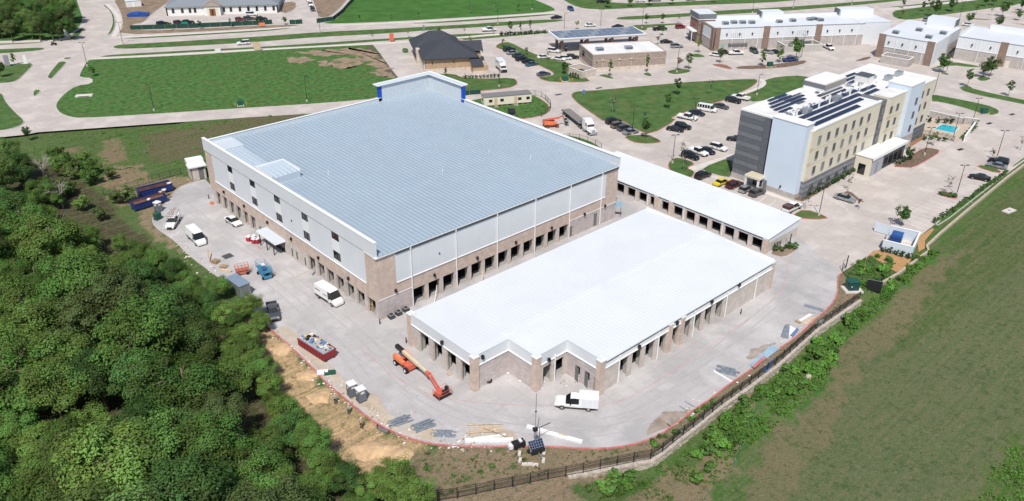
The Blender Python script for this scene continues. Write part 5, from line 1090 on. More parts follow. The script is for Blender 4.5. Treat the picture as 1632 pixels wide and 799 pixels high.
# scrubby edge of the wood, upper left, with leafless grey trees
SCR = [tree_proto('scrub_tree', '', 5.0, 2.7, 31, 34, 60, .42, 'olive', low=.1), tree_proto('scrub_tree', '', 4.6, 2.6, 32, 34, 60, .42, 'mid', low=.1), tree_proto('scrub_tree', '', 4.2, 2.4, 33, 30, 60, .40, 'light', low=.1)]
SL = ['low olive scrub tree at the upper edge of the woodland', 'low green scrub tree at the upper edge of the woodland', 'low yellow green scrub tree at the upper edge of the woodland']
for j in range(40):
    u, v = frnd.uniform(40, 215), frnd.uniform(235, 350)
    if not inpoly(u, v, SHRUBBY): continue
    p = at(u, v, 2.0); k = frnd.randrange(3); place_tree(SCR[k], (p.x, p.y, gh(p.x, p.y)), frnd.uniform(.6, 1.05), label=SL[k], group=SL[k].replace('tree', 'trees'))
def bare_tree(u, v, h, label):
    rnd = random.Random(int(u)); p = at(u, v, h*.5); b = MB(); b.tube([(0, 0, -.3), (.1, 0, h*.3), (.2, .1, h*.5)], .16, 6, r1=.1)
    for k in range(13):
        w = rnd.random()*6.28; e = Vector((math.cos(w)*h*.45, math.sin(w)*h*.45, h*rnd.uniform(.55, 1.0))); s = Vector((.1, .05, h*rnd.uniform(.25, .5))); m_ = (s+e)/2+Vector((0, 0, .4)); b.tube([s, m_, e], .08, 4, r1=.02)
        for q in range(5):
            e2 = m_+(e-m_)*rnd.random()*1.2+Vector((rnd.gauss(0, .8), rnd.gauss(0, .8), rnd.uniform(0, .8))); b.tube([m_+(e-m_)*rnd.random()*.5, e2], .035, 3, r1=.01)
    t = thing('bare_tree', label, 'tree', (p.x, p.y, gh(p.x, p.y))); b.build('trunk', bark_pale, t)
bare_tree(66, 268, 5.5, 'leafless grey tree above the scrub, nearest the left road'); bare_tree(95, 312, 6.0, 'leafless grey tree between dark trees by the blue containers'); bare_tree(78, 372, 8, 'grey dead branches rising from the wood at the left')
# the wood beyond the boulevard, top left
for j in range(8):
    for i in range(13):
        u, v = 122-i*15+frnd.uniform(-5, 5), 44-j*11+frnd.uniform(-3, 3)
        if v < -45 or (u > 118 and v > 34) or (u > 112-max(0, 4-v)*.6): continue
        p = at(u, v, 5); k = frnd.choice([0, 2, 6, 5, 1]); s = frnd.uniform(.75, 1.05)
        lb = ['dark oak', 'leafy green tree', 'tall dark oak', '', '', 'olive toned tree', 'broad green tree'][k]+' in the wood across the boulevard, top left'
        place_tree(FOREST[k], (p.x, p.y, 0), s, label=lb, group=lb.replace(' in the', 's in the'))
# young planted trees
YT = {'round': tree_proto('young_tree', '', 5, 1.35, 41, 26, 26, .34, 'dark', low=.28, limbs=5, r=.07), 'tall': tree_proto('young_tree', '', 6, 1.05, 42, 26, 24, .32, 'dark', low=.22, limbs=5, r=.07, shape='cone'),
      'thin': tree_proto('young_tree', '', 5, 1.25, 43, 15, 11, .28, 'dusty', barkm=bark_pale, low=.3, limbs=8, r=.06), 'yellow': tree_proto('young_tree', '', 4.5, 1.3, 44, 18, 18, .32, 'light', low=.3, limbs=5, r=.06),
      'rust': tree_proto('young_tree', '', 4.5, 1.2, 45, 16, 14, .30, 'rust', low=.3, limbs=6, r=.06), 'dense': tree_proto('young_tree', '', 6, 2.1, 46, 36, 44, .40, 'dark', low=.22, limbs=6, r=.1),
      'cone': tree_proto('young_tree', '', 5, 1.2, 47, 30, 30, .32, 'mid', low=.12, limbs=4, r=.07, shape='cone')}
YH = {'round': 5, 'tall': 6, 'thin': 5, 'yellow': 4.5, 'rust': 4.5, 'dense': 6, 'cone': 5}
TREES = [
 (24, 104, 5.5, 'cone', 'bright conical young tree on the left corner island'), (3, 124, 5.5, 'dense', 'leafy tree on the corner island cut by the left edge'),
 (273, 49.5, 3.6, 'round', 'first small tree from the left before the green screened hall site'), (319, 47, 3.8, 'round', 'second small tree from the left before the green screened hall site'), (368, 44, 4.4, 'tall', 'slim dark tree before the green screen at the hall'), (410, 42, 4.4, 'tall', 'slim tree at the red sign end of the green screen'), (455, 40, 3.6, 'dense', 'rounded tree just left of the hall site entrance'),
 (594.5, 66, 4, 'thin', 'spindly tree on the verge above the vacant lot corner'), (651, 60.5, 4, 'thin', 'spindly tree behind the dark roofed brick station, left'), (699.6, 58, 4.2, 'yellow', 'yellow green young tree on the boulevard verge'), (740, 56.5, 3.8, 'thin', 'bare young tree right of the yellow green one'), (786, 55.5, 4.5, 'thin', 'thin young tree left of the hedge by the fuel station'), (813, 54.3, 5.5, 'round', 'first dark tree along the fuel station hedge'), (829, 54, 5.5, 'tall', 'middle dark tree along the fuel station hedge'), (844.7, 51.5, 5.8, 'tall', 'third dark tree along the fuel station hedge'), (919.6, 47.5, 4.4, 'yellow', 'pale tree behind the fuel canopy'),
 (749.5, 72, 4.2, 'rust', 'reddish tree on the kerb island beside the brick station'), (801.5, 76, 4.4, 'rust', 'reddish tree at the head of the parked car strip'),
 (573, 33.5, 2.6, 'round', 'low shrub at the left front edge of the bright field'), (623, 31, 3.4, 'yellow', 'yellow shrub tree on the front edge of the bright field'), (667, 28, 2.8, 'rust', 'dull shrub tree on the front edge of the bright field'), (749.5, 22.5, 4.4, 'thin', 'thin tree near the right part of the bright field'), (789, 20.5, 4.6, 'thin', 'thin tree with bare stems beside the bright field lamp'), (826, 18.5, 4, 'yellow', 'young tree in the bright field by the side street'),
 (968, 13.5, 6, 'dense', 'first dark tree of the row along the top car park'), (1003.7, 11, 5, 'dense', 'second dark tree of the row along the top car park'), (1035, 9.5, 5, 'dense', 'third dark tree of the row along the top car park'), (1070.7, 8, 5, 'dense', 'fourth dark tree of the row along the top car park'), (1137.7, 5, 4.6, 'dense', 'fifth dark tree of the row along the top car park'),
 (972, 122.5, 6.8, 'tall', 'slender tree in front of the fuel station shop, left'), (1031, 116, 7.2, 'tall', 'slender tree in front of the fuel station shop, right'), (1082, 113, 6.2, 'rust', 'brownish tree on the lamp island right of the shop'), (1097, 111, 6.2, 'round', 'green tree on the lamp island right of the shop'), (873.6, 97.5, 4.8, 'thin', 'thin tree between white cars by the fuel pumps'), (892, 94, 4.8, 'thin', 'thin tree behind white cars by the fuel shop wall'), (839, 88, 3, 'round', 'small shrub tree beside the parked car strip'), (898.6, 119, 4.5, 'dense', 'dark tree at the left of the stone bin enclosure'),
 (1112.8, 84.8, 6, 'yellow', 'light green tree before the brick retail corner'), (1055, 57, 4.6, 'round', 'young tree beside the black pickup right of the canopy'), (1048, 71.5, 4.6, 'rust', 'reddish tree beside the fuel shop back corner'), (1030, 38.5, 4.6, 'round', 'young verge tree right of the fuel canopy'), (1056, 38, 4.6, 'round', 'middle verge tree right of the fuel canopy'), (1081, 37.2, 4.4, 'thin', 'thin verge tree beside the red car'),
 (1147, 101, 5.8, 'round', 'tree on the red mulch wedge'), (1215, 106, 7, 'cone', 'conical tree at the middle of the long brown bed'), (1242, 100, 6.6, 'cone', 'conical tree right of the green box on the brown bed'), (1268, 96.3, 9, 'dense', 'large dense tree over the blue pickup'),
 (1079, 152.5, 6, 'round', 'dark young tree on the lawn, upper middle'), (1130, 152, 5.5, 'thin', 'bare young tree on the lawn, upper right'), (1063, 174, 5.2, 'round', 'dark young tree in the middle of the lawn'), (976, 182, 6, 'thin', 'bare young tree on the lawn above the parked cars'), (1028, 222, 6.5, 'round', 'leafy tree on the red kerbed island by the silver sedan'), (1090, 275, 5.2, 'thin', 'sparse tree on the island near the black car and hotel lamp'), (1086.6, 254, 5.4, 'thin', 'sparse tree at the nose of the parked black wagon'),
 (1283, 334, 4.8, 'thin', 'sparse tree on the triangle island by the white pickup'), (1351.5, 304.5, 4.8, 'thin', 'sparse tree behind the silver sedan in front of the hotel'), (1368, 333, 3.4, 'dusty' if 0 else 'rust', 'brown shrub at the tip of the silver sedan bed'), (1436, 361, 5.4, 'dense', 'leafy tree behind the pale blue bin enclosure'), (1508, 309, 5.0, 'thin', 'grey sparse tree on the island below the lamp'), (1486.6, 233, 4.6, 'yellow', 'small tree in the mulch bed beside the pool'), (1447.5, 257, 4.0, 'dense', 'dense bush at the hotel lobby terrace'), (1580, 254, 3.6, 'rust', 'pinkish sparse tree behind the two parked sedans'), (1626, 240, 4.4, 'thin', 'silvery sparse tree cut by the right edge'),
 (1541, 139.5, 6.6, 'round', 'tree at the bent end of the long grass island'), (1566, 124.5, 6.4, 'dense', 'left of the paired trees on the small square island'), (1576.6, 122.5, 7.4, 'dense', 'right of the paired trees on the small square island'), (1501.5, 117, 7.4, 'dense', 'large tree beside the tall lamp behind the hotel'), (1606.6, 154, 5.6, 'round', 'tree low on the long grass island at the right edge'),
 (1589.8, 46, 5.6, 'dense', 'round dark tree alone in the far car park'), (1542.8, 40, 5.6, 'dense', 'dark tree beside the white retail sign wall'), (1555, 23.5, 4.8, 'yellow', 'yellow green tree left in the far car park'), (1579.4, 25, 4.8, 'thin', 'thin tree mid far car park'), (1597, 27, 7, 'dense', 'big dark tree on a bed in the far car park'), (1627, 17.5, 6, 'dense', 'tree on the far car park bed near the right edge'), (1611, 8, 8, 'dense', 'broad dark tree at the top right corner lot'), (1489, 28, 8.5, 'dense', 'large dark tree beside the silver car behind the shops'), (1514.6, 19.5, 6.5, 'dense', 'dark tree at the lower edge of the top right lawn'), (1481.8, 17.5, 4.6, 'yellow', 'small light tree on the top right lawn'), (1436.7, 30, 5, 'olive' if 0 else 'rust', 'dull tree at the left end of the top right lawn'), (1470.5, 19, 5, 'round', 'green tree on the left part of the top right lawn'), (1569, 11, 6, 'dense', 'wide dark tree at the top right lawn edge'), (1582, 9.5, 5.4, 'dense', 'dark tree right end of the top right lawn'), (1622.6, 33, 4.6, 'dense', 'low wide tree in the far right car park'), (1438.6, 14, 4.6, 'round', 'first small tree along the top right verge'), (1479, 8.6, 4.6, 'round', 'second small tree along the top right verge'), (1493, 6, 4.6, 'round', 'third small tree along the top right verge'),
 (710.4, 126.5, 4.6, 'tall', 'slim tree on the lawn before the brick station'),
]
for u, v, h, k, lb in TREES:
    p = at(u, v); s = h/YH[k]*.95; place_tree(YT[k], (p.x, p.y, .12), s, label=lb)
# clipped and loose shrubs
SB = {'dark': tree_proto('shrub', '', 1.1, .62, 51, 12, 26, .2, 'deep', low=.05, limbs=4, r=.03), 'green': tree_proto('shrub', '', 1.1, .75, 52, 12, 26, .22, 'dark', low=.05, limbs=4, r=.03), 'upright': tree_proto('shrub', '', 2.4, .7, 53, 16, 30, .24, 'deep', low=.04, limbs=4, r=.04, shape='cone')}
def shrub_row(kind, a, b, n, s, label, group, z=.12, jit=.0):
    A, B_ = Vector(xy(*a)), Vector(xy(*b))
    for i in range(n):
        p = A+(B_-A)*(i/max(1, n-1)); place_tree(SB[kind], (p.x+R.uniform(-jit, jit), p.y+R.uniform(-jit, jit), z), s*R.uniform(.85, 1.15), label=label, group=group, cat='shrub')
shrub_row('dark', (742, 126), (794, 123.6), 10, 1.2, 'small clipped shrub in the row beside the brick station yard wall', 'clipped shrubs by the brick station')
shrub_row('dark', (797, 57.6), (868, 53.4), 18, 1.3, 'rounded shrub in the hedge between boulevard and fuel station', 'hedge shrubs by the fuel station', jit=.3)
shrub_row('dark', (1285, 317), (1352, 281), 16, .95, 'small dark shrub in the mulch along the hotel front', 'shrubs along the hotel front', jit=.4)
shrub_row('green', (1330, 290), (1362, 272), 8, 1.0, 'green shrub in the mulch near the hotel lobby', 'green shrubs near the hotel lobby', jit=.4)
shrub_row('dark', (1406, 401.5), (1447, 412), 5, 1.15, 'round shrub on orange mulch along the pale blue wall', 'shrubs along the pale blue wall', z=.03)
shrub_row('upright', (909, 124.6), (921, 126.8), 4, 1.0, 'upright dark shrub against the stone bin enclosure', 'upright shrubs at the stone enclosure')
shrub_row('green', (1460, 222), (1508, 226), 5, 1.2, 'dark shrub along the low pool fence', 'shrubs by the pool fence', jit=.5)
shrub_row('dark', (1480, 194), (1552, 200), 7, 1.5, 'dark shrub inside the pool wall', 'shrubs inside the pool wall', jit=.9)
shrub_row('green', (1534, 222), (1552, 206), 6, 1.2, 'shrub outside the white pool wall', 'shrubs outside the pool wall', jit=.3)
shrub_row('green', (1500, 312), (1524, 316), 5, 1.0, 'shrub on the small mulch island under the lamp', 'shrubs on the lamp island', jit=.4)
shrub_row('dark', (1425, 262), (1450, 254), 6, 1.1, 'shrub in the planting at the hotel lobby terrace', 'shrubs at the lobby terrace', jit=.6)
shrub_row('green', (1548, 207), (1556, 196), 3, 1.1, 'shrub at the far corner of the pool wall', 'shrubs at the pool corner')
shrub_row('green', (1235, 402), (1266, 397), 4, 1.3, 'green shrub in the gate bed at the end of the storage row', 'shrubs in the gate bed', jit=.5)
for u, v, lb in ((150, 122.5, 'dark bushy tree at the drive notch in the vacant lot'), (46, 222, 'lone scrubby tree beside the left road edge')): place_tree(YT['dense'], (*xy(u, v), 0), .62, label=lb)
shrub_row('green', (1489, 356), (1604, 276), 46, .9, 'low hedge shrub beside the right car park', 'hedge shrubs beside the right car park', jit=.3)

# ---- weeds and tall grass: nobody could count them
def weeds(name, polys, density, size, seed, matname='weed', zf=None, hgt=.5):
    rnd = random.Random(seed); cl = []
    for P in polys:
        W_p = px(P); xs = [q[0] for q in W_p]; ys = [q[1] for q in W_p]; A = (max(xs)-min(xs))*(max(ys)-min(ys))
        for _ in range(int(A*density)):
            x, y = rnd.uniform(min(xs), max(xs)), rnd.uniform(min(ys), max(ys))
            if not inpoly(x, y, W_p): continue
            n = mnoise.noise(Vector((x*.22, y*.22, seed)))
            if n < -.3+.25*rnd.random(): continue
            z = (zf or gh)(x, y); r = .14+.30*rnd.random()+(.45 if rnd.random() < .07 else 0)
            cl.append(((x, y, z+hgt*r), r*(.8+.7*max(0, n)), 10 if r < .45 else 45, rnd.random()))
    me = leafmesh(name, cl, size, rnd, up=.8); me.materials.append(LEAF[matname]); o = link(name, me); tag(o, kind='stuff'); return o
weeds('tall_weeds', [[(1150, 690), (1190, 640), (1215, 606), (1250, 580), (1330, 523), (1376, 480), (1330, 545), (1320, 600), (1260, 650), (1200, 700)], [(1376, 480), (1440, 435), (1480, 403), (1500, 400), (1460, 440), (1400, 490), (1335, 545)]], 5.5, .27, 61, hgt=.8)
weeds('tall_weeds', [[(920, 775), (1010, 755), (1050, 750), (1075, 790), (1010, 830), (930, 830)], [(1040, 740), (1110, 700), (1150, 660), (1190, 640), (1190, 690), (1150, 760), (1090, 760)], [(1340, 434), (1390, 408), (1440, 425), (1425, 455), (1372, 470), (1345, 455)]], 2.6, .25, 62)
weeds('verge_weeds', [[(660, 715), (800, 716), (950, 722), (1050, 700), (1020, 725), (900, 750), (760, 775), (700, 790), (670, 760)], [(930, 725), (1040, 705), (1100, 670), (1110, 680), (1045, 728), (985, 738)], [(1025, 704), (1066, 688), (1104, 658), (1138, 634), (1142, 642), (1108, 672), (1050, 716)]], .8, .22, 63, zf=lambda x, y: -.03)
weeds('rough_grass', [[(60, 216), (270, 200), (600, 170), (600, 185), (330, 232), (310, 262), (220, 292), (120, 290), (40, 240)]], .5, .26, 64, hgt=.3)
weeds('verge_weeds', [[(735, 168), (770, 160), (800, 156), (840, 175), (868, 170), (858, 184), (820, 188), (780, 178)], [(890, 219), (927, 223), (960, 240), (945, 246), (900, 234)]], .35, .28, 65, zf=lambda x, y: .1)
weeds('rough_grass', [[(1600, 700), (1560, 790), (1640, 810), (1660, 700)]], 3, .26, 66)

# small stones, scraps and clods along the yard margins: too small to pick apart
b = MB(); rs = random.Random(77)
for pts, n in (([(300, 405), (330, 428), (366, 454)], 60), ([(250, 345), (282, 386), (300, 405)], 40), ([(434, 528), (487, 575), (522, 612), (575, 656), (648, 698)], 160), ([(648, 698), (740, 710), (820, 706)], 110), ([(1064, 682), (1136, 630), (1235, 558), (1320, 488)], 90), ([(600, 655), (700, 690), (790, 700)], 60), ([(905, 596), (930, 612), (860, 612)], 30), ([(300, 288), (330, 286)], 25)):
    P = px(pts)
    for k in range(n):
        i = rs.randrange(len(P)-1); f = rs.random(); x = P[i][0]+(P[i+1][0]-P[i][0])*f+rs.gauss(0, .9); y = P[i][1]+(P[i+1][1]-P[i][1])*f+rs.gauss(0, .9)
        b.ico((x, y, .04), .06+.16*rs.random()**2, rs.randrange(3), .35, rs, 1.2, 1, .6)
tag(b.build('rubble_scatter', [mat('pale rubble', (.55, .50, .44), .9, vary=.2), mat('tan clod', (.36, .26, .17), .9, vary=.2), mat('white scrap', (.68, .67, .65), .7)]), kind='stuff')

WS = [tree_proto('wild_shrub', '', 1.7, 1.15, 81, 26, 60, .26, 'weed', low=.02, limbs=4, r=.03), tree_proto('wild_shrub', '', 2.1, 1.0, 82, 24, 60, .26, 'mid', low=.02, limbs=4, r=.03)]
for (poly, n, lb, g) in (([(1200, 640), (1222, 606), (1300, 546), (1376, 488), (1396, 486), (1340, 548), (1315, 596), (1250, 640)], 46, 'bright wild shrub in the lush strip below the stone wall', 'wild shrubs in the lush strip'), ([(1092, 738), (1130, 690), (1186, 640), (1196, 664), (1160, 720), (1110, 770)], 24, 'wild shrub on the slope around the green netting', 'wild shrubs around the netting'), ([(925, 778), (1000, 762), (1030, 780), (1000, 799), (930, 799)], 12, 'wild shrub below the stone wall at the bottom edge', 'wild shrubs at the bottom edge'), ([(1345, 440), (1392, 412), (1430, 428), (1412, 452), (1378, 466)], 14, 'wild shrub around the green transformer corner', 'wild shrubs round the transformer'), ([(1034, 706), (1066, 690), (1106, 660), (1140, 634), (1143, 640), (1108, 668), (1046, 716)], 14, 'small green shrub between red kerb and iron fence', 'shrubs between kerb and fence'), ([(1390, 480), (1440, 430), (1470, 410), (1490, 402), (1450, 446), (1410, 482)], 14, 'wild shrub in the lush strip near the orange mulch', 'wild shrubs near the orange mulch')):
    c = 0
    while c < n:
        u, v = frnd.uniform(min(q[0] for q in poly), max(q[0] for q in poly)), frnd.uniform(min(q[1] for q in poly), max(q[1] for q in poly))
        if not inpoly(u, v, poly): continue
        ins = 'kerb' in lb; x, y = xy(u, v, 0 if ins else -1.1); place_tree(WS[frnd.randrange(2)], (x, y, -.05 if ins else gh(x, y)-.05), frnd.uniform(.3, .5) if ins else frnd.uniform(.45, 1.1), label=lb, group=g, cat='shrub'); c += 1
# ================================================================== VEHICLES
def paint(name, col, metal=0.0, rough=.28): return mat(name, col, rough, metal=metal, vary=.03, spec=.6)
PA = {'white': paint('white car paint', (.76, .76, .75)), 'black': paint('black car paint', (.010, .010, .012)), 'silver': paint('silver car paint', (.42, .44, .46), .6), 'grey': paint('grey car paint', (.11, .115, .125), .4), 'navy': paint('navy car paint', (.012, .018, .04)), 'teal': paint('dark teal car paint', (.02, .10, .14)), 'red': paint('red car paint', (.30, .012, .015)), 'maroon': paint('maroon car paint', (.075, .012, .018)), 'yellow': paint('yellow car paint', (.72, .55, .02)), 'tan': paint('tan car paint', (.20, .16, .12), .3), 'blue': paint('blue car paint', (.03, .06, .20)), 'green': paint('dark green car paint', (.02, .045, .04)), 'bluegrey': paint('blue grey car paint', (.13, .18, .25), .5)}
lamp_m = mat('headlamp lens', (.7, .7, .7), .1); tail_m = mat('red tail lamp', (.35, .01, .01), .2); rim_m = mat('wheel rim', (.45, .45, .46), .35, metal=.7)
def loft(secs, segs, z0=.28):
    rings = []
    for x, wb, zb, wr, zr in secs:
        h = [(-wb*.88, z0), (-wb, z0+(zb-z0)*.45), (-wb*.985, zb), (-wr, zr)]
        rings.append([(x, y, z) for y, z in h]+[(x, -y, z) for y, z in reversed(h)])
    P = MB(); G = {'side_window': [MB(), MB()], 'windscreen': [MB()], 'rear_window': [MB()]}
    for i, (s_, t_) in enumerate(segs):
        A, B_ = rings[i], rings[i+1]
        for k in range(8):
            j = (k+1) % 8; q = (A[k], B_[k], B_[j], A[j])
            if k == 2 and s_ == 'G': G['side_window'][0].quad(*q)
            elif k == 4 and s_ == 'G': G['side_window'][1].quad(*q)
            elif k == 3 and t_ == 'W': G['windscreen'][0].quad(*q)
            elif k == 3 and t_ == 'R': G['rear_window'][0].quad(*q)
            else: P.quad(*q)
    P.quad(*rings[0]); P.quad(*reversed(rings[-1])); return P, G
KINDS = {
 'sedan': dict(secs=[(-2.4, .80, .60, .70, .66), (-2.3, .88, .85, .74, .95), (-1.7, .91, .90, .70, 1.02), (-1.0, .92, .92, .60, 1.41), (-.25, .92, .91, .62, 1.46), (.35, .92, .90, .60, 1.42), (1.15, .92, .89, .72, .97), (2.1, .88, .74, .70, .80), (2.4, .76, .54, .58, .6)], segs=['PP', 'PP', 'GR', 'GP', 'GP', 'GW', 'PP', 'PP'], ax=(-1.42, 1.45), w=.92, L=2.4),
 'suv': dict(secs=[(-2.35, .90, .95, .82, 1.02), (-2.12, .93, 1.0, .68, 1.66), (-.7, .94, 1.0, .70, 1.74), (.2, .94, .98, .68, 1.70), (1.0, .94, .98, .76, 1.10), (2.05, .90, .86, .78, .95), (2.35, .80, .62, .64, .7)], segs=['GR', 'GP', 'GP', 'GW', 'PP', 'PP'], ax=(-1.4, 1.4), w=.94, L=2.35),
 'hatch': dict(secs=[(-2.0, .84, .85, .78, .92), (-1.75, .87, .92, .62, 1.50), (-.5, .88, .92, .64, 1.56), (.2, .88, .92, .62, 1.52), (1.0, .88, .92, .70, 1.0), (1.75, .84, .78, .68, .84), (2.0, .74, .56, .58, .62)], segs=['GR', 'GP', 'GP', 'GW', 'PP', 'PP'], ax=(-1.2, 1.22), w=.88, L=2.0),
 'pickup': dict(secs=[(-.95, .96, 1.05, .90, 1.08), (-.85, .96, 1.06, .70, 1.80), (.15, .97, 1.06, .72, 1.87), (.75, .96, 1.04, .70, 1.80), (1.4, .96, 1.06, .80, 1.16), (2.6, .92, 1.0, .80, 1.06), (2.9, .86, .74, .72, .8)], segs=['PR', 'GP', 'GP', 'GW', 'PP', 'PP'], ax=(-1.75, 1.85), w=.97, L=2.9, bed=1),
 'van': dict(secs=[(-3.0, .98, 1.5, .90, 2.52), (-2.9, 1.03, 1.5, .93, 2.62), (1.05, 1.03, 1.48, .93, 2.62), (1.6, 1.03, 1.36, .86, 2.46), (2.3, 1.0, 1.26, .86, 1.36), (2.92, .94, .95, .78, 1.05), (3.05, .84, .6, .7, .68)], segs=['PP', 'PP', 'GP', 'GW', 'PP', 'PP'], ax=(-1.85, 1.95), w=1.03, L=3.0),
 'minibus': dict(secs=[(-2.85, .98, 1.2, .86, 2.05), (-2.75, 1.0, 1.22, .88, 2.12), (.9, 1.0, 1.22, .88, 2.12), (1.35, 1.0, 1.2, .84, 2.02), (1.95, .98, 1.15, .84, 1.22), (2.7, .92, .95, .78, 1.02), (2.85, .84, .6, .7, .66)], segs=['PR', 'GP', 'GP', 'GW', 'PP', 'PP'], ax=(-1.8, 1.85), w=1.0, L=2.85),
}
def wheel(parent, x, y, r=.34, w=.24):
    b = MB(); b.tube([(x, y-w/2, r), (x, y+w/2, r)], r, 14); t = b.build('wheel', black, parent, smooth=False)
    s = 1 if y > 0 else -1; h = MB(); h.tube([(x, y+s*w*.4, r), (x, y+s*(w/2+.012), r)], r*.6, 10); h.build('rim', rim_m, t); return t
def car_proto(kind):
    K_ = KINDS[kind]; root = bpy.data.objects.new('car', None); C.objects.link(root)
    P, G = loft(K_['secs'], K_['segs'], .30 if kind != 'pickup' else .42); w = K_['w']; L = K_['L']
    if K_.get('bed'):
        P.box(-2.9, -.96, -.96, -.86, .62, 1.12); P.box(-2.9, -.96, .86, .96, .62, 1.12); P.box(-2.9, -2.82, -.86, .86, .55, 1.10); P.box(-2.82, -.96, -.86, .86, .5, .58)
    o = P.build('body', PA['white'], root); o.data.materials.append(PA['white'])
    for n_, L_m in G.items():
        for g in L_m:
            if g.f: g.build(n_, glass, root)
    for x in K_['ax']:
        for s in (-1, 1): wheel(root, x, s*(w-.11), .36 if kind in ('pickup', 'suv', 'van') else .33)
    f = K_['secs'][-2]; zf = f[2]-.12; xf = (K_['secs'][-1][0]+f[0])/2
    for s in (-1, 1):
        boxpart('headlight', lamp_m, root, xf-.05, L-.02, s*w*.62-.16, s*w*.62+.16, zf-.12, zf+.02); r0 = K_['secs'][1]
        if kind == 'pickup': boxpart('tail_light', tail_m, root, -2.92, -2.83, s*.9-.055, s*.9+.055, .78, 1.05)
        else: boxpart('tail_light', tail_m, root, -L-.01, -L+.14, s*w*.68-.14, s*w*.68+.14, K_['secs'][0][2]-.1, K_['secs'][0][2]+.06)
        boxpart('mirror', black_metal, root, K_['secs'][-4][0]-.15, K_['secs'][-4][0]+.05, s*(w+.1)-.1, s*(w+.1)+.1, K_['secs'][-4][2]+.02, K_['secs'][-4][2]+.2)
    boxpart('grille', black_metal, root, L-.12, L+.02, -w*.5, w*.5, .42, zf-.14 if zf-.14 > .5 else .55); boxpart('underbody', black, root, -L*.9, L*.9, -w*.8, w*.8, .2, .31)
    if kind in ('van',): boxpart('side_trim', black, root, -2.9, 1.0, -w-.02, -w+.04, .5, .7); boxpart('side_trim', black, root, -2.9, 1.0, w-.04, w+.02, .5, .7)
    if kind == 'minibus':
        for s in (-1, 1):
            for k in range(5): boxpart('window_pillar', PA['white'], root, -2.3+.8*k, -2.16+.8*k, s*.93-.05, s*.93+.05, 1.22, 2.08)
    if kind in ('suv', 'sedan', 'hatch', 'pickup'):
        for s in (-1, 1): xb = {'suv': -.25, 'sedan': -.12, 'hatch': -.2, 'pickup': -.1}[kind]; zr = {'suv': 1.7, 'sedan': 1.4, 'hatch': 1.5, 'pickup': 1.82}[kind]; boxpart('door_pillar', black_metal, root, xb-.05, xb+.05, s*.815-.13, s*.815+.13, .95, zr-.05)
    CH[root.name] = list(root.children)
    for c_ in CH[root.name]: CH[c_.name] = list(c_.children)
    return root
VP = {k: [car_proto(k), 0] for k in KINDS}
def car(kind, col, a, b, label, cat='car', group=None, name=None, s=1.0):
    """a, b: photo points on the ground under the tail and the nose"""
    A, B_ = Vector(xy(*a)), Vector(xy(*b)); u = (B_-A); p = (A+B_)/2
    root, used = VP[kind]; o = root if not used else copy_tree(root); VP[kind][1] = 1
    nm = {'sedan': 'car', 'hatch': 'car', 'suv': 'car', 'pickup': 'pickup_truck', 'van': 'delivery_van', 'minibus': 'passenger_van'}[kind]; kids = CH.get(o.name) if o is root else None; o.name = nm
    if kids: CH[o.name] = kids
    o.location = (p.x, p.y, .012); o.rotation_euler = (0, 0, math.atan2(u.y, u.x)); o.scale = (s, s, s)
    for ch in o.children:
        if ch.name.startswith('body') or ch.name.startswith('window_pillar'):
            for sl_ in ch.material_slots: sl_.link = 'OBJECT'; sl_.material = PA[col]
    tag(o, label, cat, group); return o
# yard
v1 = car('pickup', 'white', (283, 347), (270, 369), 'white pickup with ladder rack beside the portable toilet and blue containers', 'pickup')
for x in (-2.7, -1.1, .9):
    for s in (-1, 1): boxpart('rack_post', steel, v1, x-.03, x+.03, s*.85-.03, s*.85+.03, 1.0 if x < -.9 else 1.7, 2.2)
    boxpart('rack_bar', steel, v1, x-.03, x+.03, -.9, .9, 2.2, 2.26)
for s in (-1, 1): boxpart('rack_rail', steel, v1, -2.8, 1.1, s*.88-.03, s*.88+.03, 2.262, 2.32)
boxpart('tool_box', white_metal, v1, -2.6, -1.1, -.84, -.5, 1.13, 1.45); boxpart('tool_box', white_metal, v1, -2.6, -1.1, .5, .84, 1.13, 1.45)
lad = thing('ladder', 'orange tipped ladder lying on the rack of the white pickup', 'ladder', v1.location+Vector((0, 0, 2.33)), v1.rotation_euler.z)
for y in (-.3, .1): boxpart('rail', mat('ladder orange', (.5, .16, .05), .6), lad, -3.4, 1.6, y-.03, y+.03, 0, .09)
for k in range(14): boxpart('rung', steel, lad, -3.2+.35*k, -3.16+.35*k, -.27, .07, .03, .06)
car('van', 'white', (303, 374), (325, 395), 'white high roof delivery van parked nearest the left kerb', 'van', s=1.0)
car('sedan', 'white', (362, 350), (383, 363), 'white sedan parked by the open bays of the tan building', 'car')
v2 = car('van', 'white', (508, 468), (543, 490), 'white delivery van with dark lettering parked against the tan building bays', 'van', s=1.03)
for k, (y, z, t_) in enumerate(((-1.04, 1.55, 'W'), )):
    for q in range(9): boxpart('lettering', mat('grey lettering', (.22, .23, .25), .5), v2, -2.6+.17*q, -2.48+.17*q, -1.052, -1.036, 1.75, 1.95 if q % 3 else 2.05)
    for q in range(6): boxpart('lettering', MATS['grey lettering'], v2, -.3+.2*q, -.15+.2*q, -1.052, -1.036, 1.5+.1*(q % 2), 1.75)
car('pickup', 'grey', (433, 489), (439, 514), 'dark grey pickup parked at the edge of the wood', 'pickup', s=.97)
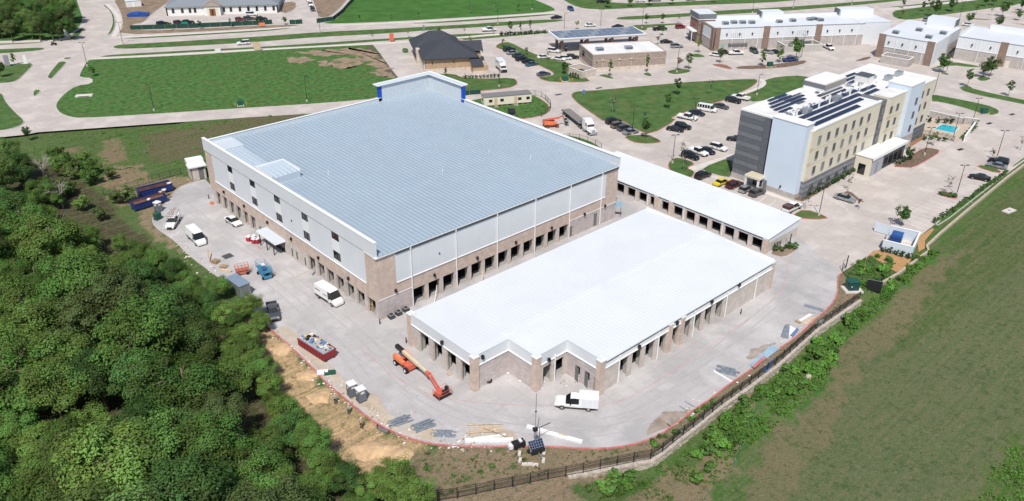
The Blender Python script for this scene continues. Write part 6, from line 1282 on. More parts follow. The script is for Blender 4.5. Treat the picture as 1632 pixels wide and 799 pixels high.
# service truck: cab + tall enclosed box
def service_truck():
    A, B_ = Vector(xy(956, 651)), Vector(xy(879, 645)); u = B_-A; p = (A+B_)/2
    o = copy_tree(VP['pickup'][0]); o.name = 'service_truck'; o.location = (p.x, p.y, .012); o.rotation_euler = (0, 0, math.atan2(u.y, u.x)); o.scale = (1.08, 1.05, 1.08)
    for ch in o.children:
        if ch.name.startswith('body'):
            for sl_ in ch.material_slots: sl_.link = 'OBJECT'; sl_.material = PA['white']
    boxpart('service_body', PA['white'], o, -3.05, -.42, -1.02, 1.02, .62, 2.08); boxpart('roof', PA['white'], o, -3.07, -.40, -1.04, 1.04, 2.08, 2.14)
    for s in (-1, 1):
        for k in range(3): boxpart('locker_door', panel_grey, o, -3.0+.76*k, -2.3+.76*k, s*1.03-.012, s*1.03+.012, .75, 2.0)
    tag(o, 'white service truck with tall enclosed body parked beside the stepped white roofed building', 'truck'); 
    if 'group' in o: del o['group']
service_truck()
# flatbed semi
def semi():
    A, B_ = Vector(xy(901, 181)), Vector(xy(946, 217)); u = (B_-A); Ls = u.length; o = thing('semi_truck', 'white semi truck with a long empty flatbed trailer on the access road', 'truck', (*A, .01), math.atan2(u.y, u.x))
    wood = mat('weathered deck planks', (.22, .20, .19), .8, vary=.25); T0 = Ls-6.8
    boxpart('trailer_frame', black_metal, o, .2, T0, -.5, .5, .85, 1.25)
    for k in range(9): boxpart('deck_plank', wood, o, 0, T0-.2, -1.25+.278*k, -1.25+.278*k+.268, 1.25, 1.36)
    for s in (-1, 1): boxpart('side_rail', black_metal, o, 0, T0-.2, s*1.3-.04, s*1.3+.04, 1.1, 1.34)
    boxpart('bulkhead', steel, o, T0-.2, T0-.1, -1.25, 1.25, 1.25, 2.4)
    for x in (1.2, 2.6, T0-.9, T0+.4, Ls-1.2):
        for s in (-1, 1): wheel(o, x, s*1.0, .5, .45)
    c = Ls-3.9
    boxpart('sleeper', PA['white'], o, c-1.4, c+.35, -1.15, 1.15, .9, 3.5); b = MB(); b.prism([(c+.36, .9), (c+1.9, .9), (c+1.9, 1.9), (c+1.45, 2.9), (c+.36, 3.1)], -1.1, 1.1); 
    bm_ = [(x, z_, y) for x, y, z_ in b.v]; b.v = [(x, yy, zz) for x, yy, zz in bm_]; b.build('cab', PA['white'], o)
    boxpart('windscreen', glass, o, c+1.62, c+1.92, -1.0, 1.0, 1.95, 2.5); 
    for s in (-1, 1): boxpart('side_window', glass, o, c+.6, c+1.4, s*1.105-.01, s*1.105+.01, 1.95, 2.7); boxpart('fender', PA['white'], o, Ls-1.8, Ls-.5, s*.95-.22, s*.95+.22, .95, 1.25); boxpart('fuel_tank', steel, o, c-.9, c+.5, s*1.0-.25, s*1.0+.25, .35, .88); boxpart('headlight', lamp_m, o, Ls-.35, Ls-.14, s*.8-.15, s*.8+.15, .95, 1.2); boxpart('exhaust_stack', steel, o, c-1.65, c-1.5, s*.9-.08, s*.9+.08, 1.2, 3.8)
    boxpart('hood', PA['white'], o, c+1.9, Ls-.2, -.75, .75, .75, 1.7); boxpart('grille', steel, o, Ls-.2, Ls-.12, -.5, .5, .7, 1.6); boxpart('bumper', steel, o, Ls-.3, Ls, -1.15, 1.15, .35, .68)
semi()
def box_truck():
    A, B_ = Vector(xy(793, 106)), Vector(xy(805, 118)); u = B_-A; Lx = 7.6; p = (A+B_)/2; o = thing('box_truck', 'white box truck beside the brick station', 'truck', (p.x, p.y, .01), math.atan2(u.y, u.x))
    boxpart('cargo_box', PA['white'], o, -3.9, 1.3, -1.15, 1.15, .95, 3.3); boxpart('roof', roof_white, o, -3.92, 1.32, -1.17, 1.17, 3.3, 3.36); boxpart('chassis', black_metal, o, -3.8, 3.4, -.8, .8, .5, .94)
    boxpart('cab', PA['white'], o, 1.5, 2.7, -1.0, 1.0, .6, 2.3); boxpart('hood', PA['white'], o, 2.7, 3.8, -.9, .9, .6, 1.4); boxpart('windscreen', glass, o, 2.62, 2.78, -.88, .88, 1.45, 2.15); boxpart('grille', black_metal, o, 3.8, 3.87, -.85, .85, .5, 1.2)
    for s in (-1, 1): boxpart('side_window', glass, o, 1.7, 2.5, s*1.0-.015, s*1.0+.015, 1.45, 2.1); boxpart('headlight', lamp_m, o, 3.8, 3.88, s*.72-.14, s*.72+.14, .95, 1.15) if 0 else None
    for x in (-2.4, 3.0):
        for s in (-1, 1): wheel(o, x, s*.95, .45, .3)
box_truck()
V = [
 ('pickup', 'black', (814, 177), (817, 190), 'black pickup nose out beside the office trailer', 'pickup'),
 ('suv', 'white', (396, 70.5), (380, 72), 'white car driving on the near boulevard lanes, left'), ('pickup', 'white', (770, 50.5), (789, 49.5), 'white pickup driving on the boulevard above the brick station', 'pickup'), ('sedan', 'black', (894, 29.5), (879, 30.5), 'black car on the far boulevard lanes at the junction'), ('suv', 'blue', (905, 14), (914, 19.5), 'blue car on the side street at the junction'), ('sedan', 'white', (931, 43), (950, 42), 'white car crossing the boulevard behind the fuel canopy'), ('sedan', 'black', (990, 44.5), (978, 45), 'black car on the boulevard behind the fuel canopy'),
 ('suv', 'black', (803, 83), (820, 80), 'black car topmost in the angled row by the grass strip'), ('sedan', 'silver', (806, 88), (828, 85), 'silver sedan second from the top in the angled row'), ('sedan', 'green', (817, 92.5), (835, 89.5), 'dark green sedan third from the top in the angled row'), ('suv', 'black', (822, 98), (841, 95), 'black wagon fourth from the top in the angled row'), ('sedan', 'black', (832, 102), (851, 98), 'black sedan fifth from the top in the angled row'), ('sedan', 'teal', (838, 106.5), (857, 103), 'teal blue sedan lowest of the tight angled row'), ('sedan', 'bluegrey', (855, 122), (878, 119), 'blue grey sedan alone at the lower end of the angled row'),
 ('sedan', 'white', (860, 94), (873, 93), 'white sedan behind the thin tree by the fuel pumps'), ('suv', 'white', (877, 83), (889, 84.5), 'white car waiting at the fuel canopy'), ('sedan', 'white', (885, 95.5), (897, 97), 'white sedan left against the fuel shop'), ('hatch', 'white', (897, 95), (908, 95), 'white hatchback right against the fuel shop'), ('suv', 'black', (909, 94), (917, 94), 'black car half hidden behind the fuel shop'),
 ('pickup', 'black', (1040, 49), (1063, 48), 'black pickup right of the fuel canopy', 'pickup'), ('sedan', 'black', (1053, 69), (1071, 69), 'black sedan in front of the brick retail corner'), ('suv', 'silver', (1069, 76.5), (1088, 76), 'silver wagon right of the fuel shop roof'), ('suv', 'red', (1078, 46), (1092, 45), 'red car at the brick retail corner'),
 ('sedan', 'white', (1134, 89), (1149, 91), 'white sedan behind the tree at the retail corner'), ('suv', 'maroon', (1147, 87), (1160, 85.5), 'maroon car at the retail rear wall'), ('pickup', 'white', (1162, 87.5), (1183, 87), 'white pickup parked along the retail rear wall', 'pickup'), ('suv', 'green', (1194, 79.5), (1209, 88.5), 'dark green wagon at the retail rear wall'), ('sedan', 'silver', (1215, 84), (1231, 86.5), 'silver sedan behind the long retail block'), ('sedan', 'black', (1229, 84), (1243, 87), 'black sedan beside the plain bin enclosure'), ('pickup', 'white', (1312, 74.5), (1328, 82), 'white pickup beside the plain bin enclosure', 'pickup'), ('pickup', 'blue', (1246, 99), (1272, 97.5), 'dark blue pickup under the dense tree', 'pickup'),
 ('suv', 'black', (965, 199), (990, 194.5), 'black wagon first in the row at the foot of the lawn'), ('suv', 'tan', (973, 205.5), (998, 200.5), 'tan wagon second in the row at the foot of the lawn'), ('suv', 'grey', (985, 210), (1007, 205), 'grey wagon third in the row at the foot of the lawn'), ('sedan', 'silver', (992, 216), (1018, 210.5), 'silver sedan nearest the island in the row at the foot of the lawn'),
 ('sedan', 'black', (1064, 207), (1088, 211), 'low black sedan at the left end of the lawn side row'), ('suv', 'black', (1074, 202.5), (1102, 207.5), 'big black wagon next to the low black sedan'), ('pickup', 'white', (1080, 187), (1111, 193.5), 'white extended cab pickup by the lawn', 'pickup'), ('sedan', 'navy', (1099, 180), (1122, 186), 'dark sedan between white pickup and white passenger van'), ('minibus', 'white', (1112, 175), (1142, 180), 'white passenger van with side windows by the lawn', 'van'), ('sedan', 'grey', (1137, 170), (1160, 175), 'dark grey sedan right of the white passenger van'), ('suv', 'black', (1157, 161), (1180, 166), 'black wagon near the end of the footpath'), ('pickup', 'white', (1192, 161), (1168, 156), 'white pickup at the end of the footpath', 'pickup'),
 ('suv', 'black', (1083, 247), (1117, 258), 'black wagon nearest the red kerbed hotel island'), ('pickup', 'white', (1096, 239), (1129, 252), 'white crew pickup beside the black wagon at the hotel', 'pickup'), ('sedan', 'navy', (1114, 239), (1138, 248), 'navy sedan beside the white crew pickup'), ('suv', 'white', (1132, 235), (1158, 242.5), 'white wagon by the hatched bay at the hotel'), ('sedan', 'black', (1182, 226), (1162, 223.5), 'dark car half hidden by the grey hotel wall'),
 ('suv', 'black', (1110, 287), (1130, 279.5), 'black boxy wagon on the stall beside the hotel lawn'), ('sedan', 'yellow', (1139, 298), (1160, 290), 'bright yellow coupe at the hotel end wall'), ('suv', 'maroon', (1157, 303), (1183, 293.5), 'maroon wagon at the hotel end wall'), ('hatch', 'silver', (1178, 310), (1198, 300), 'small silver hatchback before the hotel side door'), ('suv', 'grey', (1195, 315.5), (1218, 306), 'grey wagon nearest the pale blue hotel corner'),
 ('sedan', 'silver', (1331, 315), (1361, 324), 'silver sedan alone in front of the hotel windows'), ('sedan', 'black', (1577, 289.5), (1544, 283), 'black sedan alone in the right car park'), ('sedan', 'silver', (1605, 271), (1570, 264), 'silver sedan by the lamp in the right car park'), ('suv', 'black', (1606, 264), (1575, 257.5), 'black wagon behind the silver sedan at the right'),
 ('suv', 'silver', (1472, 34), (1488, 35), 'silver wagon behind the retail roofs at the top right'), ('sedan', 'white', (1536, 41), (1549, 42.5), 'white car behind the white sign wall'),
 ('suv', 'black', (255, 41), (264, 39.5), 'first dark car from the left behind the green screen'), ('suv', 'maroon', (282, 39.5), (291, 38.5), 'dark red car second behind the green screen'), ('suv', 'black', (297, 38.5), (304, 37.8), 'third dark car behind the green screen'), ('hatch', 'red', (380, 33.5), (386, 33), 'small red car behind the green screen'), ('suv', 'grey', (395, 32.5), (400, 32), 'grey car behind the right half of the green screen'), ('suv', 'white', (398, 25), (405, 25), 'white car in front of the white hall'), ('suv', 'black', (413, 33), (421, 32.3), 'black car at the right end of the green screen'),
 ('pickup', 'white', (493, 6), (497, 13), 'white pickup on the hall site drive', 'pickup'), ('sedan', 'grey', (497, 14), (500, 20), 'grey car at the front of the hall site drive'), ('suv', 'white', (490, 0), (493, 4), 'white car furthest up the hall site drive'),
 ('suv', 'white', (1014, 3.5), (1026, 3), 'white car parked in the top car park beyond the trees'), ('suv', 'black', (1096, 1), (1106, .5), 'black car parked in the top car park, right'), ('suv', 'black', (952, 5), (966, 4.5), 'black car parked in the top car park, left'), ('sedan', 'silver', (1040, 2.5), (1050, 2.2), 'silver car parked in the top car park, middle'),
]
for q in V: car(*q[:5], *(q[5:] or ['car']))
# pickup with a maroon bed cap
v3 = car('pickup', 'white', (1250, 341), (1274, 329), 'white pickup with a maroon bed cover by the triangle island', 'pickup')
boxpart('bed_cap', PA['maroon'], v3, -2.85, -1.0, -.9, .9, 1.13, 1.75); boxpart('cap_window', glass, v3, -2.6, -1.2, -.915, -.9, 1.25, 1.62); boxpart('cap_window', glass, v3, -2.87, -2.85, -.7, .7, 1.2, 1.65)
# motorcycle on the boulevard
p = xy(86, 72.6); t = thing('motorcycle', 'dark motorcycle on the boulevard at the far left', 'motorcycle', (*p, .01), math.atan2(*(Vector(xy(60, 73))-Vector(xy(86, 72.6))).yx))
for x in (-.75, .75): b = MB(); b.tube([(x, -.08, .33), (x, .08, .33)], .33, 12); b.build('wheel', black, t)
boxpart('body', PA['black'], t, -.7, .55, -.2, .2, .4, .95); boxpart('handlebar', black_metal, t, .45, .55, -.4, .4, 1.0, 1.1); boxpart('saddle_bag', PA['black'], t, -.95, -.4, -.45, -.21, .4, .85); boxpart('windshield', glass, t, .56, .6, -.3, .3, 1.0, 1.5)
MOTO = (p, t.rotation_euler.z)
# ================================================================== SITE FURNITURE
def lamp(u, v, h, label, arms=2, az=None, group=None):
    p = xy(u, v); t = thing('street_lamp', label, 'street lamp', (*p, .02), 0 if az is None else az, group)
    b = MB(); b.tube([(0, 0, 0), (0, 0, .75)], .28, 10); b.build('base', kerb_m, t)
    b = MB(); b.tube([(0, 0, .75), (0, 0, h)], .09, 8, r1=.06); b.build('pole', black_metal, t)
    for k in range(arms):
        s = 1 if k == 0 else -1; b = MB(); b.tube([(0, 0, h-.05), (s*.5, 0, h+.06)], .05, 6); a = b.build('arm', black_metal, t)
        boxpart('lamp_head', black_metal, a, min(s*.4, s*1.05), max(s*.4, s*1.05), -.17, .17, h+.03, h+.13)
    return t
LAMPS = [(245.7, 177.4, 8, 'lamp on the front edge of the vacant lot, left half'), (139.3, 106.4, 8, 'lamp at the upper left corner of the vacant lot'), (489.4, 163, 8, 'lamp on the front edge of the vacant lot, right half'), (1071.5, 261, 7.5, 'lamp on the red kerbed island left of the hotel'), (1304.8, 344, 7.5, 'lamp on the triangle island beside the white pickup'), (1523.9, 312, 7.5, 'lamp on the small mulch island right of the hotel'), (1473, 248, 7.5, 'lamp in the mulch bed beside the hotel lobby'), (1588, 253, 7.5, 'lamp behind the two sedans in the right car park'), (1518, 223.6, 7.5, 'lamp at the pool corner nearest the road'), (1549, 198, 7.5, 'lamp beyond the white pool wall'), (795.5, 139, 8, 'lamp on the lawn before the brick station'), (1007.5, 216, 8, 'lamp between silver sedan and leafy tree by the lawn'), (1105, 196, 7, 'lamp beside the white extended cab pickup'), (1023, 45, 8, 'lamp right of the fuel canopy'), (957, 44, 7, 'lamp behind the fuel canopy'), (1078.6, 116, 8.5, 'lamp on the island right of the fuel shop'), (1114.6, 72, 7.5, 'lamp before the brick retail corner'), (1277, 92, 8, 'lamp beside the blue pickup and dense tree'), (1508, 116.4, 8.5, 'tall lamp by the tree behind the hotel'), (1488, 150, 8.5, 'tall lamp at the far hotel corner'), (1529, 31, 7.5, 'lamp in the far right car park'), (196, 71, 8, 'boulevard lamp at the side road junction'), (510.4, 52.5, 8, 'boulevard lamp by the hall site entrance'), (793.4, 39.4, 7.5, 'boulevard lamp in front of the bright field'), (1199, 21, 6, 'boulevard lamp behind the retail roofs, left'), (1264, 14, 6.5, 'boulevard lamp behind the retail roofs, middle'), (1357, 8, 6, 'boulevard lamp behind the retail roofs, right'), (848, 16, 6, 'lamp in the bright field beside the side street'), (1206, 152, 6.5, 'lamp by the footpath behind the hotel'), (899, 48, 6.5, 'lamp left behind the fuel canopy')]
for u, v, h, lb in LAMPS: lamp(u, v, h, lb, 2 if h > 6.9 else 1, rad(-40)+R.uniform(-.2, .2))

# ---- stone retaining wall
st_m = mat('limestone blocks', (.47, .41, .345), .95, vary=.2, scale=1.5, bump=.8, bscale=5, grime=(.30, .26, .21), gscale=1.2, gamt=.6)
Wt = thing('stone_wall', 'pale rough stone retaining wall below the black iron fence', 'wall', (0, 0, 0))
cap = MB(); stones = MB(); wr = random.Random(5)
wl = [Vector(p) for p in WALL]
acc = 0
for a, c in zip(wl, wl[1:]):
    u = (c-a).normalized(); n = Vector((-u.y, u.x)); ln = (c-a).length; ang = math.atan2(u.y, u.x); k = max(1, int(ln/.55))
    for i in range(k):
        x0, x1 = ln*i/k, ln*(i+1)/k; mid = a+u*((x0+x1)/2); dp = drop(mid.x)
        M = Matrix.Translation((a.x, a.y, 0)) @ Matrix.Rotation(ang, 4, 'Z')
        g = wr.uniform(0, .07); cap.box(x0+.01, x1-.01, -.25-g, .55+wr.uniform(0, .1), -.3, .02+wr.uniform(-.04, .06), 0, M)
        z = .0
        while z > -dp-.25:
            hgt = wr.uniform(.22, .38); sh = wr.uniform(-.12, .12); stones.box(x0+sh+.015, x1+sh-.015, -.18-wr.uniform(0, .16), .2, z-hgt+.02, z-.005, 0, M); z -= hgt
tag(cap.build('cap_stones', st_m, Wt), kind='stuff'); tag(stones.build('face_stones', st_m, Wt), kind='stuff')
# low kerb wall of the upper car park
cw = thing('kerb_wall', 'low tan concrete kerb wall between hedge and green field', 'wall', (0, 0, 0))
ribbon('wall', px([(1400, 452), (1428, 436), (1477, 400), (1474, 392), (1495, 372), (1540, 334), (1602, 283), (1660, 240), (1900, 62)]), .45, -1.2, .25, mat('tan kerb wall', (.45, .38, .30), .9, vary=.15, world=True), side=-.35, parent=cw)

# ---- black iron picket fence
FP = [Vector(xy(u, v)) for u, v in [(668, 802), (727, 794), (760, 787.5), (793, 780), (825, 774.6), (858, 767), (890, 761), (920, 756), (951, 749.5), (982, 743), (1013, 736.5), (1043, 731), (1080, 701), (1117, 672.5), (1150, 646), (1192, 616), (1242, 578), (1302, 524), (1373, 475)]]
def resample(P, step):
    out = [P[0]]; rest = step
    for a, c in zip(P, P[1:]):
        L_ = (c-a).length; d = rest
        while d <= L_: out.append(a+(c-a)*(d/L_)); d += step
        rest = d-L_
    return out
def picket_fence(P, step, h, label, zf=None, gap=.13, mesh=False, m=black_metal):
    pts = resample(P, step); t = thing('iron_fence' if not mesh else 'wire_fence', label, 'fence', (*P[0], 0)); o = P[0]; zf = zf or (lambda x, y: 0)
    for p in pts: q = p-o; z = zf(p.x, p.y); boxpart('post', m, t, q.x-.045, q.x+.045, q.y-.045, q.y+.045, z-.3, z+h+.08)
    for a, c in zip(pts, pts[1:]):
        za, zc = zf(a.x, a.y), zf(c.x, c.y); a_, c_ = a-o, c-o
        for hh_ in ((.18, h-.32, h-.02) if not mesh else (.1, h)):
            b = MB(); b.tube([(*a_, za+hh_), (*c_, zc+hh_)], .026, 4); b.build('rail', m, t)
        b = MB(); n = int((c-a).length/gap)
        for k in range(1, n):
            f = k/n; q = a_+(c_-a_)*f; z = za+(zc-za)*f; b.box(q.x-.012, q.x+.012, q.y-.012, q.y+.012, z+.1, z+h)
        tag(b.build('pickets', m, t), kind='stuff')
    return t
picket_fence(FP, 2.45, 1.75, 'black iron picket fence curving along the top of the stone wall')
picket_fence([Vector(xy(u, v)) for u, v in [(166, 312), (225, 296), (262, 285), (304, 273)]], 2.6, 1.6, 'dark wire fence behind the blue containers', mesh=True, gap=.3)
picket_fence([Vector(xy(u, v)) for u, v in [(892, 224), (905, 222), (926, 224), (948, 232), (966, 242)]], 2.8, 1.6, 'thin wire fence along the weed strip behind the blue-grey roof', mesh=True, gap=.4)
picket_fence([Vector(xy(u, v)) for u, v in [(838, 152), (858, 152.5), (868, 158), (878, 169), (877, 177), (862, 187)]], 2.8, 1.6, 'thin wire fence round the office trailer lawn', mesh=True, gap=.4)
picket_fence([Vector(xy(u, v)) for u, v in [(1466, 214), (1494, 220.5), (1514, 224), (1520, 226)]], 2.2, 1.5, 'dark metal fence along the near side of the pool', gap=.16)
picket_fence([Vector(xy(u, v)) for u, v in [(1232, 402), (1244, 397)]], 1.0, 2.0, 'short black gate fence at the end of the storage row')
picket_fence([Vector(xy(u, v)) for u, v in [(1342, 433), (1354, 446), (1392, 455), (1424, 436)]], 2.6, 1.2, 'thin fence round the green utility corner', mesh=True, gap=.4)
for q, h, lb in (((1258, 391), 2.6, 'black gate frame post pair beside the storage row bed'), ((1348, 427), 2.7, 'tall black gate post at the yard entrance')):
    p = xy(*q); t = thing('gate_post', lb, 'post', (*p, 0), .3); b = MB(); b.box(-.09, .09, -.09, .09, 0, h); b.build('post', black_metal, t)
    b = MB(); b.tube([(0, 0, .2), (-1.6, .5, .2)], .04, 5); b.build('lower_bar', steel, t); b = MB(); b.tube([(0, 0, h-.6), (-1.6, .5, h-.6)], .04, 5); b.build('upper_bar', steel, t); boxpart('end_post', steel, t, -1.66, -1.56, .44, .54, 0, h-.3)
# silt netting
net = mat('green silt netting', (.03, .20, .09), .7, vary=.2)
def netting(pts, label, h=.6):
    P = [Vector(xy(u, v, -1.3 if v > 400 else 0)) for u, v in pts]; t = thing('silt_fence', label, 'silt fence', (*P[0], 0)); o = P[0]
    zs_ = [gh(p.x, p.y) for p in P]
    for i, (a, c) in enumerate(zip(P, P[1:])):
        a_, c_ = a-o, c-o; u = (c-a).normalized(); n = Vector((-u.y, u.x))*.03; b = MB(); k0 = R.uniform(.4, 1)*h; k1 = R.uniform(.4, 1)*h
        b.v = [(*(a_-n), zs_[i]), (*(c_-n), zs_[i+1]), (*(c_+n), zs_[i+1]), (*(a_+n), zs_[i]), (*(a_-n*5), zs_[i]+k0), (*(c_-n*5), zs_[i+1]+k1), (*(c_-n*3), zs_[i+1]+k1), (*(a_-n*3), zs_[i]+k0)]
        b.f = [(0, 3, 2, 1), (4, 5, 6, 7), (0, 1, 5, 4), (1, 2, 6, 5), (2, 3, 7, 6), (3, 0, 4, 7)]; b.m = [0]*6; b.build('net_panel', net, t)
        boxpart('stake', bark_pale, t, a_.x-.03, a_.x+.03, a_.y-.03, a_.y+.03, zs_[i]-.1, zs_[i]+h+.2)
netting([(1120, 799), (1130, 785), (1140, 775)], 'crumpled green silt netting lowest on the weedy slope'); netting([(1164, 748), (1172, 735), (1180, 715), (1188, 695)], 'green silt netting midway up the weedy slope', .35); netting([(1193, 680), (1200, 665), (1206, 650), (1214, 640)], 'green silt netting uppermost on the weedy slope', .4)
netting([(142, 271), (152, 273.5), (166, 270)], 'bright green netting left in the rough grass behind the containers', .35); netting([(182, 270.5), (196, 270.5), (208, 267), (216, 269)], 'bright green netting right in the rough grass behind the containers', .35)
netting([(1388, 502), (1400, 494), (1412, 484), (1425, 474)], 'grey green netting line across the lush strip by the utility box', .3)
# dark green privacy screen in front of the hall, two runs
scr = mat('dark green fence screen', (.012, .055, .042), .8, vary=.15)
def screen(pts, label, h=1.8):
    P = [Vector(xy(u, v)) for u, v in pts]; t = thing('screen_fence', label, 'fence', (*P[0], 0)); o = P[0]
    for a, c in zip(P, P[1:]):
        n = max(1, round((c-a).length/4)); 
        for k in range(n):
            q0, q1 = a+(c-a)*k/n-o, a+(c-a)*(k+1)/n-o; u = (q1-q0).normalized(); nn = Vector((-u.y, u.x))*.03; b = MB(); b.prism([tuple(q0-nn), tuple(q1-nn), tuple(q1+nn), tuple(q0+nn)], .05, h); b.build('screen_panel', scr, t); boxpart('post', steel, t, q0.x-.05, q0.x+.05, q0.y-.05, q0.y+.05, 0, h+.1)
screen([(208, 48), (300, 45.2), (420, 39.6), (434, 38.5)], 'long dark green screened fence before the white hall'); screen([(462, 39), (471, 39), (482, 38)], 'short dark green screened fence beside the hall site drive'); screen([(505, 37), (531, 33.5), (541, 26), (547, 20.5), (556, 10), (566, -1)], 'dark green screened fence curving along the bright field'); screen([(735, 153.5), (748, 151.5), (766, 150)], 'green screened fence between tower and office trailer', 1.4)

# ---- pool
pt = px([(1470, 215), (1478, 190), (1500, 183), (1556, 197), (1553, 205), (1534, 224), (1514, 222.5)])
sheet('pool_terrace', pt, mat('tan pool paving', (.50, .42, .33), .85, vary=.08, scale=.5, world=True), .03)
Pp = thing('swimming_pool', 'turquoise swimming pool beside the hotel', 'pool', (*xy(1505, 205), 0)); o_ = Vector(xy(1505, 205))
pw = [Vector(q)-o_ for q in px([(1490, 206), (1502, 198.5), (1528, 203.5), (1519, 212.5)])]
b = MB(); b.prism([tuple(q) for q in offset([tuple(q) for q in pw], -.3)], .0, .075); b.build('rim', walk_m, Pp)
b = MB(); b.prism([tuple(q) for q in pw], .03, .085); b.build('water', mat('pool water', (.03, .42, .50), .08, spec=.6, vary=.08), Pp)
for a, c, h, lb, m_ in (((1480, 187), (1532, 199), 2.0, 'grey stone wall behind the pool', mall_stone), ((1536, 226), (1552, 203.5), 1.6, 'white wall along the road side of the pool', cap_white), ((1535, 198), (1556, 201), 2.0, 'grey wall panel at the far pool corner', mall_stone)):
    A, B_ = Vector(xy(*a)), Vector(xy(*c)); ln = (B_-A).length; t = thing('pool_wall', lb, 'wall', (*A, 0), math.atan2((B_-A).y, (B_-A).x)); boxpart('wall', m_, t, 0, ln, -.15, .15, 0, h); boxpart('coping', white_trim, t, -.05, ln+.05, -.2, .2, h, h+.08)
sheet('terrace_deck', px([(1446, 238), (1449, 226), (1474, 214), (1475, 219.5)]), mat('red brown deck', (.30, .15, .08), .8, vary=.15, scale=2, world=True), .05)

# ---- waste: roll-off containers
def rolloff(a, c, w, h, m, label, inner, dirt=True):
    A, B_ = Vector(xy(*a)), Vector(xy(*c)); u = (B_-A).normalized(); ln = (B_-A).length; t = thing('roll_off_container', label, 'skip', (*A, .02), math.atan2(u.y, u.x))
    for nm, q in (('side_wall', (0, ln, 0, .1)), ('side_wall', (0, ln, w-.1, w)), ('end_wall', (0, .1, .1, w-.1)), ('tail_gate', (ln-.1, ln, .1, w-.1))): boxpart(nm, m, t, *q, .3, h)
    boxpart('floor', inner, t, .1, ln-.1, .1, w-.1, .25, .34)
    for y in (-.1, w): boxpart('top_rail', m, t, -.05, ln+.05, y, y+.1, h-.1, h+.04)
    n = int(ln/.75)
    for k in range(n): boxpart('rib', m, t, .2+k*ln/n, .32+k*ln/n, -.08, -.003, .35, h-.12); boxpart('rib', m, t, .2+k*ln/n, .32+k*ln/n, w+.003, w+.08, .35, h-.12)
    for y in (.35, w-.55): boxpart('skid', black_metal, t, -.1, ln+.1, y, y+.2, .08, .26)
    for x in (.4, ln-.4):
        for y in (.25, w-.25): b = MB(); b.tube([(x, y-.1, .14), (x, y+.1, .14)], .13, 8); b.build('roller', black_metal, t)
    return t, u, ln
red_skip = mat('red skip paint', (.25, .022, .028), .5, vary=.15, grime=(.10, .04, .035), gscale=1.2, gamt=.5); blue_skip = mat('navy skip paint', (.015, .035, .16), .5, vary=.15, grime=(.06, .05, .06), gscale=1.2, gamt=.4); rust = mat('rusty inner floor', (.16, .075, .045), .9, vary=.3, scale=1.5)
rt, ru, rl = rolloff((475.6, 552), (516.7, 579), 2.45, 1.5, red_skip, 'red roll-off container heaped with building debris at the yard edge', rust)
k1, _, kl = rolloff((225, 318), (277, 304.5), 2.4, 1.9, blue_skip, 'rear navy roll-off container at the upper end of the yard', rust); k2, _, kl2 = rolloff((217, 338), (268, 322), 2.4, 1.7, blue_skip, 'front navy roll-off container with rusty floor beside the portable toilet', rust)
for k_, l_, z_ in ((k1, kl, 1.0), (k2, kl2, 1.2)): boxpart('rubbish_fill', rust, k_, .15, l_-.15, .15, 2.25, .36, z_); boxpart('inner_lining', rust, k_, .101, l_-.101, 2.26, 2.299, z_, 1.6)
dm = [mat('white foam scrap', (.66, .66, .64), .7), mat('cardboard scrap', (.48, .34, .20), .8), mat('black plastic scrap', (.015, .015, .017), .6), mat('yellow insulation scrap', (.58, .42, .20), .9), mat('grey sheet scrap', (.35, .38, .42), .6), mat('blue wrap scrap', (.10, .18, .34), .6)]
dn = ['white board scrap', 'cardboard scrap', 'black plastic sack', 'tan insulation batt', 'grey sheet offcut', 'blue wrapping scrap']
rn = Vector((-ru.y, ru.x)); rA = Vector(xy(475.6, 552)); dr = random.Random(17)
boxpart('fill', dm[4], rt, .15, rl-.15, .15, 2.3, .36, 1.62)
for k in range(46):
    x, y = dr.uniform(.5, rl-.5), dr.uniform(.4, 2.05); i = dr.choice([0, 0, 0, 1, 1, 2, 3, 3, 4, 5]); p = rA+ru*x+rn*y; z = 1.66+.5*dr.random()*(1-abs(y-1.22)/1.6)
    b = MB(); M = Matrix.Rotation(dr.uniform(0, 6), 4, 'Z') @ Matrix.Rotation(dr.uniform(-.5, .5), 4, 'X') @ Matrix.Rotation(dr.uniform(-.4, .4), 4, 'Y')
    if i == 2 or (i == 3 and dr.random() < .5): b.ico((0, 0, 0), .32, 0, .35, dr, 1.3, .9, .6)
    else: b.box(-dr.uniform(.25, .7), dr.uniform(.25, .7), -dr.uniform(.12, .4), dr.uniform(.12, .4), -.04, dr.uniform(.02, .12), 0, M)
    o = b.build('debris', dm[i], None, (p.x, p.y, z)); tag(o, dn[i]+' heaped in the red roll-off container', 'debris', dn[i]+'s in the red container')
b = MB(); M = Matrix.Rotation(.5, 4, 'Y'); b.box(-1.6, 1.6, -.15, .15, -.05, .05, 0, M); bq = xy(263, 308, 1.8); tag(b.build('plank', dm[1], None, (*bq, 1.9), .6), 'pale plank sticking out of the front navy container', 'plank')
for (u, v, i, lb) in ((262, 303, 0, 'white bag lying on the navy containers'), (256, 306, 1, 'tan crate lying on the navy containers'), (237, 318, 0, 'white scrap on the rusty navy container floor'), (270, 292.5, 0, 'pale bundle on the rear navy container end')):
    b = MB(); b.ico((0, 0, 0), .5, 0, .3, dr, 1.2, .8, .6); tag(b.build('debris', dm[i], None, (*xy(u, v, 1.7), 1.75)), lb, 'debris')

